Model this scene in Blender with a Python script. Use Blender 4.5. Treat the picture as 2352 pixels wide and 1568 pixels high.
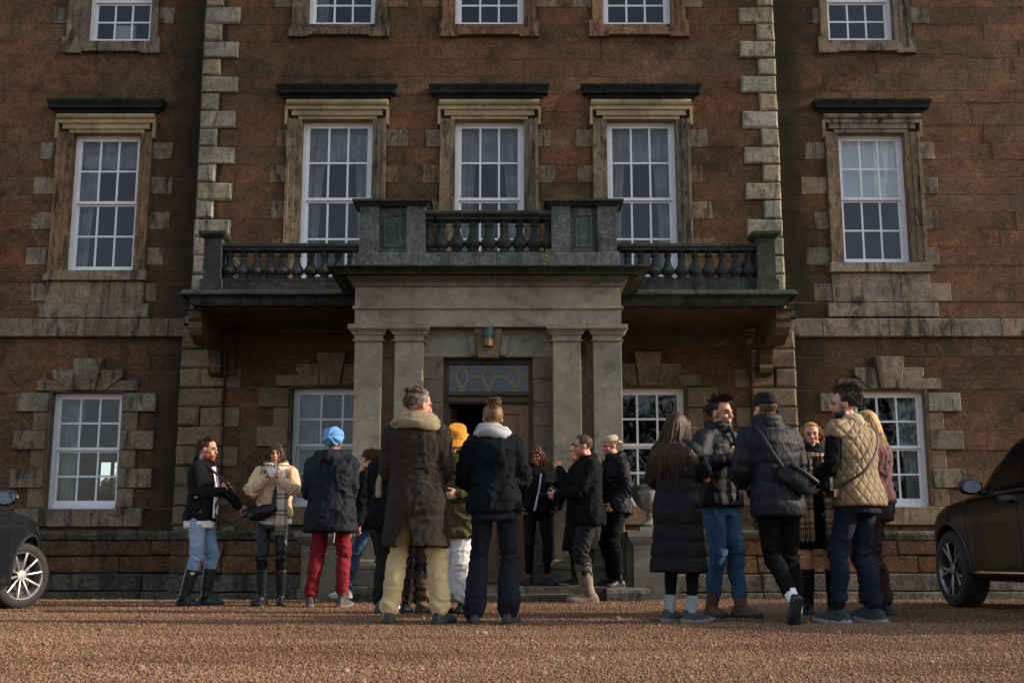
import bpy, bmesh, math, random
import numpy as np
from mathutils import Vector, Matrix, Quaternion
R = math.radians
PI = math.pi
random.seed(7)
for o in list(bpy.data.objects): bpy.data.objects.remove(o)
S = bpy.context.scene
COL = S.collection

# ------------------------------------------------------------------ camera
CAM_H, PITCH, FPX = 0.56, R(10.31), 2628.0
cam = bpy.data.cameras.new('camera'); camo = bpy.data.objects.new('camera', cam); COL.objects.link(camo)
camo.location = (0, 0, CAM_H); camo.rotation_euler = (PI/2 + PITCH, 0, 0)
cam.sensor_width = 36; cam.lens = FPX/2352*36; cam.clip_start = .1; cam.clip_end = 3000
S.camera = camo
# ------------------------------------------------------------------ light
SUN_EL, SUN_AZ = R(24), R(2.5)        # azimuth measured from +X towards the camera side
W_ = bpy.data.worlds.new('World'); S.world = W_; W_.use_nodes = True
nt = W_.node_tree; nt.nodes.clear()
sky = nt.nodes.new('ShaderNodeTexSky'); sky.sky_type = 'NISHITA'; sky.sun_disc = False
sky.sun_elevation = SUN_EL; sky.sun_rotation = PI/2 + SUN_AZ
sky.air_density = 1.0; sky.dust_density = 1.5; sky.ozone_density = 1.0
bg = nt.nodes.new('ShaderNodeBackground'); bg.inputs[1].default_value = 0.15
wo = nt.nodes.new('ShaderNodeOutputWorld')
hs = nt.nodes.new('ShaderNodeHueSaturation'); hs.inputs['Saturation'].default_value = .6   # thin bright cloud over the blue
nt.links.new(sky.outputs[0], hs.inputs['Color']); nt.links.new(hs.outputs[0], bg.inputs[0]); nt.links.new(bg.outputs[0], wo.inputs[0])
sl = bpy.data.lights.new('sun', 'SUN'); sl.energy = 3.1; sl.angle = R(.6); sl.color = (1.0, .83, .66)
so = bpy.data.objects.new('sun', sl); COL.objects.link(so)
sd = Vector((math.cos(SUN_EL)*math.cos(SUN_AZ), -math.cos(SUN_EL)*math.sin(SUN_AZ), math.sin(SUN_EL)))
so.rotation_euler = sd.to_track_quat('Z', 'Y').to_euler(); so.location = sd*40
S.view_settings.view_transform = 'Standard'; S.view_settings.look = 'None'
S.view_settings.exposure = 0.86; S.view_settings.gamma = 1.0

# ------------------------------------------------------------------ pixel -> place helpers (pixels of a 2352 x 1568 picture)
SA, CA = math.sin(PITCH), math.cos(PITCH)
def rx(x, y, Y):
    v = (784-y)/FPX; return Y*((x-1176)/FPX)/(CA-v*SA)
def rz(y, Y):
    v = (784-y)/FPX; return Y*(SA+v*CA)/(CA-v*SA)+CAM_H

# ------------------------------------------------------------------ mesh helpers
def tag(o, label=None, cat=None, group=None, kind=None):
    if label: o['label'] = label
    if cat: o['category'] = cat
    if group: o['group'] = group
    if kind: o['kind'] = kind
    return o
def empty(name, loc=(0, 0, 0), parent=None):
    o = bpy.data.objects.new(name, None); COL.objects.link(o); o.empty_display_size = .1
    o.location = loc
    if parent: o.parent = parent
    return o
class MB:
    def __init__(s): s.v = []; s.f = []; s.mi = []; s.cur = 0
    def _add(s, vs, fs):
        b = len(s.v); s.v += [tuple(p) for p in vs]
        for f in fs: s.f.append([i+b for i in f]); s.mi.append(s.cur)
        return s
    def box(s, x0, x1, y0, y1, z0, z1):
        return s._add([(x0,y0,z0),(x1,y0,z0),(x1,y1,z0),(x0,y1,z0),(x0,y0,z1),(x1,y0,z1),(x1,y1,z1),(x0,y1,z1)],
                      [(0,3,2,1),(4,5,6,7),(0,1,5,4),(1,2,6,5),(2,3,7,6),(3,0,4,7)])
    def cbox(s, x0, x1, y0, y1, z0, z1, c, jit=0):
        """block whose front (y0 side) edges are chamfered by c"""
        j = lambda: random.uniform(-jit, jit)
        A = [(x0,y1,z0),(x1,y1,z0),(x1,y1,z1),(x0,y1,z1)]
        B = [(x0+j(),y0+c,z0+j()),(x1+j(),y0+c,z0+j()),(x1+j(),y0+c,z1+j()),(x0+j(),y0+c,z1+j())]
        C = [(x0+c+j(),y0,z0+c+j()),(x1-c+j(),y0,z0+c+j()),(x1-c+j(),y0,z1-c+j()),(x0+c+j(),y0,z1-c+j())]
        fs = [(8,9,10,11)]
        for i in range(4):
            k = (i+1) % 4
            fs += [(i, k, 4+k, 4+i), (4+i, 4+k, 8+k, 8+i)]
        fs.append((3,2,1,0))
        return s._add(A+B+C, fs)
    def prism(s, poly, y0, y1, c=0):
        """polygon in (x,z), counter-clockwise seen from the front, from y0 (front) to y1"""
        n = len(poly); cx = sum(p[0] for p in poly)/n; cz = sum(p[1] for p in poly)/n
        vs = [(x, y1, z) for x, z in poly]
        if c:
            vs += [(x, y0+c, z) for x, z in poly]
            fr = []
            for x, z in poly:
                d = math.hypot(x-cx, z-cz); fr.append((x-(x-cx)/d*c*1.3, y0, z-(z-cz)/d*c*1.3))
            vs += fr
            fs = [tuple(range(2*n, 3*n))]
            for i in range(n):
                k = (i+1) % n; fs += [(i, k, n+k, n+i), (n+i, n+k, 2*n+k, 2*n+i)]
        else:
            vs += [(x, y0, z) for x, z in poly]; fs = [tuple(range(n, 2*n))]
            for i in range(n):
                k = (i+1) % n; fs.append((i, k, n+k, n+i))
        fs.append(tuple(reversed(range(n))))
        return s._add(vs, fs)
    def prismx(s, poly, x0, x1):
        """polygon in (y,z) swept along x"""
        n = len(poly)
        vs = [(x0, y, z) for y, z in poly]+[(x1, y, z) for y, z in poly]
        fs = [tuple(range(n)), tuple(reversed(range(n, 2*n)))]
        for i in range(n):
            k = (i+1) % n; fs.append((i, n+i, n+k, k))
        return s._add(vs, fs)
    def cornice(s, x0, x1, yf, yb, prof):
        """prof: (projection, z) from bottom to top; returns at both ends"""
        vs = []; n = len(prof)
        for p, z in prof: vs += [(x0-p, yb, z), (x0-p, yf-p, z), (x1+p, yf-p, z), (x1+p, yb, z)]
        fs = []
        for i in range(n-1):
            a = 4*i; b = a+4
            for k in range(3): fs.append((a+k, a+k+1, b+k+1, b+k))
            fs.append((a+3, a, b, b+3))
        fs.append((3,2,1,0)); t = 4*(n-1); fs.append((t, t+1, t+2, t+3))
        return s._add(vs, fs)
    def lathe(s, cx, cy, prof, n=16, sq=None):
        vs = []; m = len(prof)
        for r, z in prof:
            for k in range(n):
                a = 2*PI*k/n; vs.append((cx+r*math.cos(a), cy+r*math.sin(a), z))
        fs = []
        for i in range(m-1):
            for k in range(n):
                k2 = (k+1) % n; fs.append((i*n+k, i*n+k2, (i+1)*n+k2, (i+1)*n+k))
        fs.append(tuple(reversed(range(n)))); fs.append(tuple(range((m-1)*n, m*n)))
        return s._add(vs, fs)
    def loft(s, rings, caps=True):
        """rings: equal length lists of points"""
        n = len(rings[0]); vs = []; fs = []
        for r in rings: vs += [tuple(p) for p in r]
        for i in range(len(rings)-1):
            for k in range(n):
                k2 = (k+1) % n; fs.append((i*n+k, i*n+k2, (i+1)*n+k2, (i+1)*n+k))
        if caps: fs.append(tuple(reversed(range(n)))); fs.append(tuple(range((len(rings)-1)*n, len(rings)*n)))
        return s._add(vs, fs)
    def tube(s, pts, rad, n=10, ref=None, cap=True):
        """round or elliptical tube; rad entries r or (r_side, r_ref); ref = direction of the second radius"""
        pts = [Vector(p) for p in pts]; m = len(pts)
        rad = [(r, r) if not isinstance(r, (tuple, list)) else r for r in rad]
        tn = []
        for i in range(m):
            t = pts[min(i+1, m-1)]-pts[max(i-1, 0)]
            tn.append(t.normalized() if t.length > 1e-9 else Vector((0, 0, 1)))
        if ref is None:
            ref = Vector((0, 1, 0)) if abs(tn[0].y) < .9 else Vector((1, 0, 0))
        ref = Vector(ref); rings = []
        P = list(zip(pts, rad, tn))
        if cap:
            a, ra, ta = P[0]; b, rb, tb = P[-1]
            ha = min(ra); hb = min(rb)
            pre = [(a-ta*ha*.98, (ra[0]*.15, ra[1]*.15), ta), (a-ta*ha*.7, (ra[0]*.7, ra[1]*.7), ta)]
            post = [(b+tb*hb*.7, (rb[0]*.7, rb[1]*.7), tb), (b+tb*hb*.98, (rb[0]*.15, rb[1]*.15), tb)]
            P = pre+P+post
        for p, r, t in P:
            e2 = ref-t*ref.dot(t)
            if e2.length < 1e-4: e2 = Vector((1, 0, 0))-t*t.x
            e2.normalize(); e1 = e2.cross(t)
            ref = e2
            rings.append([p+e1*(r[0]*math.cos(2*PI*k/n))+e2*(r[1]*math.sin(2*PI*k/n)) for k in range(n)])
        return s.loft(rings)
    def ell(s, c, r, n=14, M=None):
        c = Vector(c); rings = []; m = n//2+1
        for i in range(m):
            th = PI*(i+.02)/(m-1+.04)
            ring = []
            for k in range(n):
                a = 2*PI*k/n
                p = Vector((r[0]*math.sin(th)*math.cos(a), r[1]*math.sin(th)*math.sin(a), -r[2]*math.cos(th)))
                if M is not None: p = M @ p
                ring.append(c+p)
            rings.append(ring)
        return s.loft(rings)
    def xform(s, M):
        s.v = [tuple(M @ Vector(p)) for p in s.v]; return s
    def mesh(s, name):
        me = bpy.data.meshes.new(name); me.from_pydata(s.v, [], s.f)
        if any(s.mi): me.polygons.foreach_set('material_index', s.mi)
        return me
    def build(s, name, mat, parent=None, smooth=False, sharp=None):
        me = s.mesh(name)
        for m in (mat if isinstance(mat, (list, tuple)) else [mat]): me.materials.append(m)
        if smooth or sharp:
            me.polygons.foreach_set('use_smooth', [True]*len(me.polygons))
            if sharp:
                b = bmesh.new(); b.from_mesh(me)
                bmesh.ops.recalc_face_normals(b, faces=b.faces[:])
                for e in b.edges:
                    if len(e.link_faces) == 2 and e.calc_face_angle(0) > R(sharp): e.smooth = False
                b.to_mesh(me); b.free()
        me.update()
        o = bpy.data.objects.new(name, me); COL.objects.link(o)
        if parent:
            o.parent = parent
            if parent.type == 'EMPTY' or True:
                o.matrix_parent_inverse = PINV.get(parent.name, Matrix.Identity(4))
        return o
PINV = {}
def root(name, loc):
    """an Empty at a thing's base whose parts are modelled in world coordinates"""
    o = empty(name, loc); PINV[o.name] = Matrix.Translation(-Vector(loc)); return o

# ------------------------------------------------------------------ materials
def lin(c):
    if isinstance(c, str):
        c = [int(c[i:i+2], 16)/255 for i in (0, 2, 4)]
        c = [x/12.92 if x <= .04045 else ((x+.055)/1.055)**2.4 for x in c]
    return (c[0], c[1], c[2], 1.0)
class NT:
    def __init__(s, name):
        s.m = bpy.data.materials.new(name); s.m.use_nodes = True; s.t = s.m.node_tree; s.t.nodes.clear()
        s.out = s.n('ShaderNodeOutputMaterial')
    def n(s, typ, **kw):
        nd = s.t.nodes.new(typ)
        for k, v in kw.items(): setattr(nd, k, v)
        return nd
    def l(s, a, b): s.t.links.new(a, b)
    def pos(s, scale=(1, 1, 1), obj=False):
        if obj: src = s.n('ShaderNodeTexCoord').outputs['Object']
        else: src = s.n('ShaderNodeNewGeometry').outputs['Position']
        mp = s.n('ShaderNodeMapping'); mp.inputs['Scale'].default_value = scale
        s.l(src, mp.inputs['Vector']); return mp.outputs[0]
    def noise(s, scale, detail=6, rough=.6, vec=None, dist=0):
        nd = s.n('ShaderNodeTexNoise'); nd.inputs['Scale'].default_value = scale
        nd.inputs['Detail'].default_value = detail; nd.inputs['Roughness'].default_value = rough
        nd.inputs['Distortion'].default_value = dist
        if vec: s.l(vec, nd.inputs['Vector'])
        return nd.outputs['Fac']
    def voro(s, scale, vec=None, feat='F1', out='Distance', rnd=1.0):
        nd = s.n('ShaderNodeTexVoronoi'); nd.feature = feat; nd.inputs['Scale'].default_value = scale
        nd.inputs['Randomness'].default_value = rnd
        if vec: s.l(vec, nd.inputs['Vector'])
        return nd.outputs[out]
    def ramp(s, fac, stops, interp='LINEAR'):
        nd = s.n('ShaderNodeValToRGB'); cr = nd.color_ramp; cr.interpolation = interp
        while len(cr.elements) > 1: cr.elements.remove(cr.elements[-1])
        for i, (p, c) in enumerate(stops):
            c = (c, c, c, 1) if isinstance(c, (int, float)) else lin(c)
            if i == 0: cr.elements[0].position = p; cr.elements[0].color = c
            else: e = cr.elements.new(p); e.color = c
        s.l(fac, nd.inputs[0]); return nd.outputs[0]
    def mix(s, a, b, fac, mode='MIX'):
        nd = s.n('ShaderNodeMix', data_type='RGBA', blend_type=mode)
        for inp, x in ((nd.inputs[6], a), (nd.inputs[7], b), (nd.inputs[0], fac)):
            if isinstance(x, bpy.types.NodeSocket): s.l(x, inp)
            elif isinstance(x, (int, float)): inp.default_value = x
            else: inp.default_value = lin(x)
        return nd.outputs[2]
    def math(s, op, a, b=0.0, c=None):
        nd = s.n('ShaderNodeMath', operation=op)
        for i, x in enumerate((a, b) if c is None else (a, b, c)):
            if isinstance(x, bpy.types.NodeSocket): s.l(x, nd.inputs[i])
            else: nd.inputs[i].default_value = x
        return nd.outputs[0]
    def bump(s, h, strength=.3, dist=.01, nrm=None):
        nd = s.n('ShaderNodeBump'); nd.inputs['Strength'].default_value = strength; nd.inputs['Distance'].default_value = dist
        s.l(h, nd.inputs['Height'])
        if nrm: s.l(nrm, nd.inputs['Normal'])
        return nd.outputs[0]
    def bsdf(s, color, rough=.8, nrm=None, **kw):
        b = s.n('ShaderNodeBsdfPrincipled')
        if isinstance(color, bpy.types.NodeSocket): s.l(color, b.inputs['Base Color'])
        else: b.inputs['Base Color'].default_value = lin(color)
        if isinstance(rough, bpy.types.NodeSocket): s.l(rough, b.inputs['Roughness'])
        else: b.inputs['Roughness'].default_value = rough
        if nrm: s.l(nrm, b.inputs['Normal'])
        for k, v in kw.items():
            k = k.replace('_', ' ')
            if isinstance(v, bpy.types.NodeSocket): s.l(v, b.inputs[k])
            else: b.inputs[k].default_value = v
        s.l(b.outputs[0], s.out.inputs[0]); return b

def stone_mat(name, cols, stain=None, soot=.3, soot_col=(.012, .014, .012), streak=1.0, bump=.5, moss=0., fine=1., lich=.12, rough_face=0.):
    t = NT(name); p = t.pos(); p2 = t.pos((.9, .9, 1.35)); p3 = t.pos((2.2, 2.2, .45))
    rnd = t.n('ShaderNodeObjectInfo').outputs['Random']
    n = len(cols)
    base = t.ramp(rnd, [(i/max(1, n-1), c) for i, c in enumerate(cols)])
    bed = t.noise(2.3, 9, .74, p2, 1.2)
    base = t.mix(base, t.mix(base, (1.8, 1.65, 1.45), 1, 'MULTIPLY'), t.ramp(bed, [(.5, 0), (.75, .62)]))
    base = t.mix(base, t.mix(base, (.32, .34, .33), 1, 'MULTIPLY'), t.ramp(bed, [(.24, .9), (.47, 0)]))
    big = t.noise(.8, 6, .62, p, .5)
    mot = t.noise(4.5, 7, .7, p, .8)
    base = t.mix(base, t.mix(base, (.42, .42, .40), 1, 'MULTIPLY'), t.ramp(mot, [(.36, .6*fine), (.52, 0)]))
    base = t.mix(base, t.mix(base, (1.45, 1.4, 1.3), 1, 'MULTIPLY'), t.ramp(mot, [(.52, 0), (.7, .7*fine)]))
    base = t.mix(base, t.mix(base, (.5, .52, .48), 1, 'MULTIPLY'), t.ramp(big, [(.35, .85), (.6, 0)]))
    fn = t.noise(26, 8, .78, p)
    base = t.mix(base, t.mix(base, (.45, .45, .45), 1, 'MULTIPLY'), t.ramp(fn, [(.36, .9*fine), (.5, 0)]))
    base = t.mix(base, t.mix(base, (1.7, 1.6, 1.5), 1, 'MULTIPLY'), t.ramp(fn, [(.51, 0), (.63, .9*fine)]))
    if lich:
        lv = t.noise(11, 5, .7, p, 1.5)
        base = t.mix(base, (.30, .27, .2), t.ramp(lv, [(.68, 0), (.74, lich*3)]))
    if soot:
        sv = t.noise(2.1*streak, 9, .72, p3, .8)
        sm = t.ramp(sv, [(.62-soot*.35, 0), (.74-soot*.35, .93)])
        br = t.noise(60, 5, .7, p)
        sm = t.math('MULTIPLY', sm, t.ramp(br, [(.25, .35), (.5, 1)]))
        base = t.mix(base, soot_col, sm)
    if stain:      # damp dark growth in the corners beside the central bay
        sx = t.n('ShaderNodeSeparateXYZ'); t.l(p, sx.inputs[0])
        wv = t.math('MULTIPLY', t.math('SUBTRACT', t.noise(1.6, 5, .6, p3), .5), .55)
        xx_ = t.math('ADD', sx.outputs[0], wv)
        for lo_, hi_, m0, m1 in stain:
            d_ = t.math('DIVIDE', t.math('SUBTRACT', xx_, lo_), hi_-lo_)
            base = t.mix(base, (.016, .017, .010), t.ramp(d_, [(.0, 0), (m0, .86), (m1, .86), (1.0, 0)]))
    if moss:
        mv = t.noise(1.7, 7, .7, p, .4)
        base = t.mix(base, (.028, .034, .012), t.ramp(mv, [(.62-moss*.3, 0), (.8-moss*.3, .85)]))
    md = t.noise(10, 8, .72, p)
    h = t.math('ADD', t.math('MULTIPLY', fn, .8), t.math('MULTIPLY', md, .55+rough_face))
    if rough_face:
        h = t.math('ADD', h, t.math('MULTIPLY', t.noise(16, 6, .65, p), 1.6*rough_face))
    nr = t.bump(h, bump, .03)
    t.bsdf(base, .9, nr, Specular_IOR_Level=.25)
    return t.m
def plain(name, col, rough=.5, metal=0., bump=0., bscale=80, var=.0, spec=.5, coat=0.):
    t = NT(name)
    c = col
    nr = None
    if var:
        nz = t.noise(bscale*.2, 5, .6, t.pos(obj=True))
        c = t.mix(col, tuple(x*(1-var) for x in lin(col)[:3]), t.ramp(nz, [(.35, 1), (.65, 0)]))
    if bump: nr = t.bump(t.noise(bscale, 5, .6, t.pos(obj=True)), bump, .004)
    t.bsdf(c, rough, nr, Metallic=metal, Specular_IOR_Level=spec, Coat_Weight=coat)
    return t.m
M = {}
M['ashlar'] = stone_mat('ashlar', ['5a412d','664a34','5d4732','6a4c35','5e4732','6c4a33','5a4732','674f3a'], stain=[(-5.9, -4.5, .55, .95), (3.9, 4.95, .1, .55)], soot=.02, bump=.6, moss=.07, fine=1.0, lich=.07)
M['mortar'] = plain('mortar', '54402b', .95, bump=.4, bscale=40)
M['pale'] = stone_mat('pale_stone', ['80786a','837462','887660','787064'], soot=.36, bump=.35, fine=.7, lich=.04)
M['cream'] = stone_mat('cream_stone', ['a08d6c','958363','a59272'], soot=.04, bump=.12, fine=.3, lich=0)
M['margin'] = stone_mat('margin_stone', ['7d6f5c','7c6a56','826f5a','766958','84694f','80604a'], soot=.36, streak=2.4, bump=.45, fine=.7, lich=.02)
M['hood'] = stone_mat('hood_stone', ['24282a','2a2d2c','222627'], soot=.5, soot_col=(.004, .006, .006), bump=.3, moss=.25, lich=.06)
M['quoin'] = stone_mat('quoin_stone', ['8a8678','908468','877f70','8e8674','8d8b82','938468'], soot=.27, streak=1.6, bump=.4, fine=.8, lich=.03)
M['quoin_low'] = stone_mat('quoin_low_stone', ['7a6652','826d58','7a6a58','706050','887259'], soot=.14, bump=.3, fine=.6, lich=.02)
M['portico'] = stone_mat('portico_stone', ['858072','8a8270','807c70','887e6a'], soot=.12, soot_col=(.06, .06, .05), bump=.22, fine=.3, lich=.05)
M['parapet'] = stone_mat('parapet_stone', ['555b5c','5c605e','4f5657'], soot=.24, soot_col=(.014, .018, .017), bump=.45, moss=.1, lich=.14)
M['balu'] = stone_mat('baluster_stone', ['34383a','3b3f3d','3f423c'], soot=.3, soot_col=(.010, .013, .012), bump=.4, moss=.28, lich=.1)
M['plinth'] = stone_mat('plinth_stone', ['745238','7d593d','6e553f','825d40'], soot=.14, bump=1.0, fine=1., lich=.06, rough_face=1.2)
M['base'] = stone_mat('base_stone', ['6e6a60','625c50','77736a'], soot=.3, bump=.9, moss=.3, fine=1., lich=.1, rough_face=.8)
M['jamb'] = stone_mat('jamb_stone', ['67625a','6d6356','6b6154','605a53'], soot=.06, bump=.25, fine=.5, lich=.03)
M['soffit'] = stone_mat('soffit_stone', ['5c4a38','55452f','614f3a'], soot=.24, bump=.3, fine=.5, lich=.02)
M['white'] = plain('white_paint', (.74, .75, .78), .45, bump=.1, bscale=60, var=.12)
M['wood'] = None
def wood(name, c1, c2, rough=.6):
    t = NT(name); p = t.pos((14, 14, 1.1))
    nz = t.noise(3, 6, .65, p, 1.0)
    t.bsdf(t.ramp(nz, [(.3, c1), (.7, c2)]), rough, t.bump(nz, .2, .004)); return t.m
M['wood'] = wood('door_wood', '5a3d28', '7d5b3e')
M['wood_d'] = wood('transom_wood', '2b1c12', '443020')
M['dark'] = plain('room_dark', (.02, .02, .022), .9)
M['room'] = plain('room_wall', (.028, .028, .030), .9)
def glass_mat(name, tint=(.86, .89, .91), refl=.015):
    t = NT(name)
    tr = t.n('ShaderNodeBsdfTransparent'); tr.inputs[0].default_value = lin(tint)
    gl = t.n('ShaderNodeBsdfGlossy'); gl.inputs['Roughness'].default_value = .015
    nr = t.bump(t.noise(2.2, 2, .4, t.pos()), .05, .05); t.l(nr, gl.inputs['Normal'])
    fr = t.n('ShaderNodeFresnel'); fr.inputs[0].default_value = 1.45
    fac = t.math('ADD', t.math('MULTIPLY', fr.outputs[0], .5), refl)
    mx = t.n('ShaderNodeMixShader'); t.l(fac, mx.inputs[0]); t.l(tr.outputs[0], mx.inputs[1]); t.l(gl.outputs[0], mx.inputs[2])
    t.l(mx.outputs[0], t.out.inputs[0]); return t.m
M['glass'] = glass_mat('window_glass')
def curtain_mat():
    t = NT('curtain_fabric'); c = t.noise(5, 4, .5, t.pos())
    t.bsdf(t.mix('a3a19a', '85847f', t.ramp(c, [(.4, 0), (.6, 1)])), .9); return t.m
M['curtain'] = curtain_mat()
M['blind'] = plain('blind_fabric', (.85, .86, .86), .9)
M['leadmetal'] = plain('dark_metal', (.015, .017, .018), .45, .6, bump=.1)
# ================================================================== THE HOUSE
M['urn'] = stone_mat('urn_stone', ['8d8a82', '94908a'], soot=.12, soot_col=(.05, .05, .045), bump=.3, fine=.7, lich=.05)
WG, PV = 17.57, 17.0                  # wall planes: side wings and central projecting bay
CH = .2912                            # height of one course of masonry
def gridz(k): return 6.726+CH*k       # top of course k
house = root('mansion', (-.35, PV, 0))
tag(house, 'brown sandstone country house with sash windows, balcony and columned porch', 'house')
XL, XR = -4.87, 4.155                 # edges of the central bay
holes = {'L': [], 'C': [], 'R': []}   # openings in the wall sheets
keep = {'L': [], 'C': [], 'R': []}    # places where no plain wall stone goes
def sec_of(x): return 'L' if x < XL else ('R' if x > XR else 'C')

def sash(X0, X1, Z0, Z1, Y, rows, label, upper, curtain=None, glassmat=None, fr=.07, thin=.03, room=True, back_window=False):
    """white sash window: frame mesh with one pane object per light"""
    mb = MB(); Yf = Y
    mb.box(X0, X0+fr, Yf, Yf+.12, Z0, Z1); mb.box(X1-fr, X1, Yf, Yf+.12, Z0, Z1)
    mb.box(X0+fr, X1-fr, Yf, Yf+.12, Z1-fr*.7, Z1); mb.box(X0+fr, X1-fr, Yf-.03, Yf+.12, Z0, Z0+fr*.8)
    x0, x1 = X0+fr, X1-fr; z0, z1 = Z0+fr*.8, Z1-fr*.7
    H = z1-z0; zm = z0+H*(rows-upper)/rows
    panes = []
    for (a, b, n, yo, bot) in ((zm, z1, upper, .02, .028), (z0, zm, rows-upper, .062, .07)):
        if n == 0: continue
        st = .038; ya, yb = Yf+yo, Yf+yo+.038
        mb.box(x0, x0+st, ya, yb, a, b); mb.box(x1-st, x1, ya, yb, a, b)
        top = .045 if yo < .05 else .03
        lo = .045 if yo < .05 else bot
        mb.box(x0+st, x1-st, ya-.002, yb, b-top, b); mb.box(x0+st, x1-st, ya-.004, yb, a, a+lo)
        gx0, gx1, gz0, gz1 = x0+st, x1-st, a+lo, b-top
        for k in (1, 2):
            c = gx0+(gx1-gx0)*k/3; mb.box(c-thin/2, c+thin/2, ya+.004, yb-.004, gz0, gz1)
        for k in range(1, n):
            c = gz0+(gz1-gz0)*k/n; mb.box(gx0, gx1, ya+.007, yb-.007, c-thin/2, c+thin/2)
        for i in range(3):
            for j in range(n):
                panes.append((gx0+(gx1-gx0)*i/3, gx0+(gx1-gx0)*(i+1)/3, ya+.018, gz0+(gz1-gz0)*j/n, gz0+(gz1-gz0)*(j+1)/n))
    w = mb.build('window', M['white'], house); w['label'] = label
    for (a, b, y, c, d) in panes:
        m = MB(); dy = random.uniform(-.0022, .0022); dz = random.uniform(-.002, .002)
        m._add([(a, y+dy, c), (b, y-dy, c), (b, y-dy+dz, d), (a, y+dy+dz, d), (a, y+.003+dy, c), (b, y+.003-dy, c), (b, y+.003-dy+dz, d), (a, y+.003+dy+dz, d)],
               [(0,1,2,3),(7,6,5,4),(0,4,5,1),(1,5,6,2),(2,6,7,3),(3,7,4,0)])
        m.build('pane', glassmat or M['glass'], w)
    # the room behind
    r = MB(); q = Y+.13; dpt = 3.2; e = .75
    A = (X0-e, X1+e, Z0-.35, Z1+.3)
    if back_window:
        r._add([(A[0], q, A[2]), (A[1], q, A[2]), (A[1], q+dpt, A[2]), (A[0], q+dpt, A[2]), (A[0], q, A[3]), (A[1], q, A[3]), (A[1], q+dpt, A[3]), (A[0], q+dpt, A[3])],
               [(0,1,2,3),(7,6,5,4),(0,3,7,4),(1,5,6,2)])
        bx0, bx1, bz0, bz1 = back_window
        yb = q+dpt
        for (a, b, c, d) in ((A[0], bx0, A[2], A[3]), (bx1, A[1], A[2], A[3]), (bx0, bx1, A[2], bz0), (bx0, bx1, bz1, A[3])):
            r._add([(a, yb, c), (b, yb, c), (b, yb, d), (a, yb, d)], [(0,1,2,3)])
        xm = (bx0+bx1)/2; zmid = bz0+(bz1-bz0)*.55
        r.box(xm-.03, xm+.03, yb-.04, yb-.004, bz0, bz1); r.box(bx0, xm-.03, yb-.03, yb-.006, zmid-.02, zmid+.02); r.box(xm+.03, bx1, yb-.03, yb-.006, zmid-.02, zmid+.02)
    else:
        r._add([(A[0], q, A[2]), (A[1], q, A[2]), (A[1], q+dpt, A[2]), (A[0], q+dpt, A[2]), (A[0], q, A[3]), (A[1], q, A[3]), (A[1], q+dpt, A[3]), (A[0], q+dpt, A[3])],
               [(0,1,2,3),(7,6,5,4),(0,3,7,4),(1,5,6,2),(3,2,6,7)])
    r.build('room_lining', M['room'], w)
    return w
def curtain_obj(x0, x1, z0, z1, Y, label, swell=0., mat=None, n=46, side=0, amp=.035, group=None):
    """pleated hanging cloth; side -1/+1 gathers it towards that side near the bottom"""
    rows = 10; vs = []; fs = []
    ph = random.random()*6
    for j in range(rows+1):
        t = j/rows; z = z1+(z0-z1)*t
        g = swell*math.sin(min(1, t*1.1)*PI*.5)
        for i in range(n+1):
            s = i/n
            if side < 0: x = x0+(x1-x0)*(1-g)*s
            elif side > 0: x = x1-(x1-x0)*(1-g)*(1-s)
            else: x = x0+(x1-x0)*s
            y = Y+amp*math.sin(s*n*.85+ph+.5*math.sin(t*2+i*.3))*(.4+.6*t)+.012*math.sin(s*37+t*3)
            vs.append((x, y, z))
    for j in range(rows):
        for i in range(n):
            a = j*(n+1)+i; fs.append((a, a+n+1, a+n+2, a+1))
    mb = MB(); mb._add(vs, fs)
    o = mb.build('curtain', mat or M['curtain'], None, smooth=True)
    m = o.modifiers.new('s', 'SOLIDIFY'); m.thickness = .006
    tag(o, label, 'curtain', group); return o
def blocks(rects, mat, proud, Y, par, name='margin_stone', c=.008):
    for (x0, x1, z0, z1) in rects:
        MB().cbox(x0+.003, x1-.003, Y-proud, Y+.05, z0+.003, z1-.003, c, .002).build(name, mat, par)
HOODP = [(0,0),(.06,.0),(.075,.03),(.09,.06),(.12,.065),(.125,.075),(.2,.08),(.2,.15),(.21,.16),(.225,.19),(.25,.22),(.255,.23),(.26,.27)]
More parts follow.
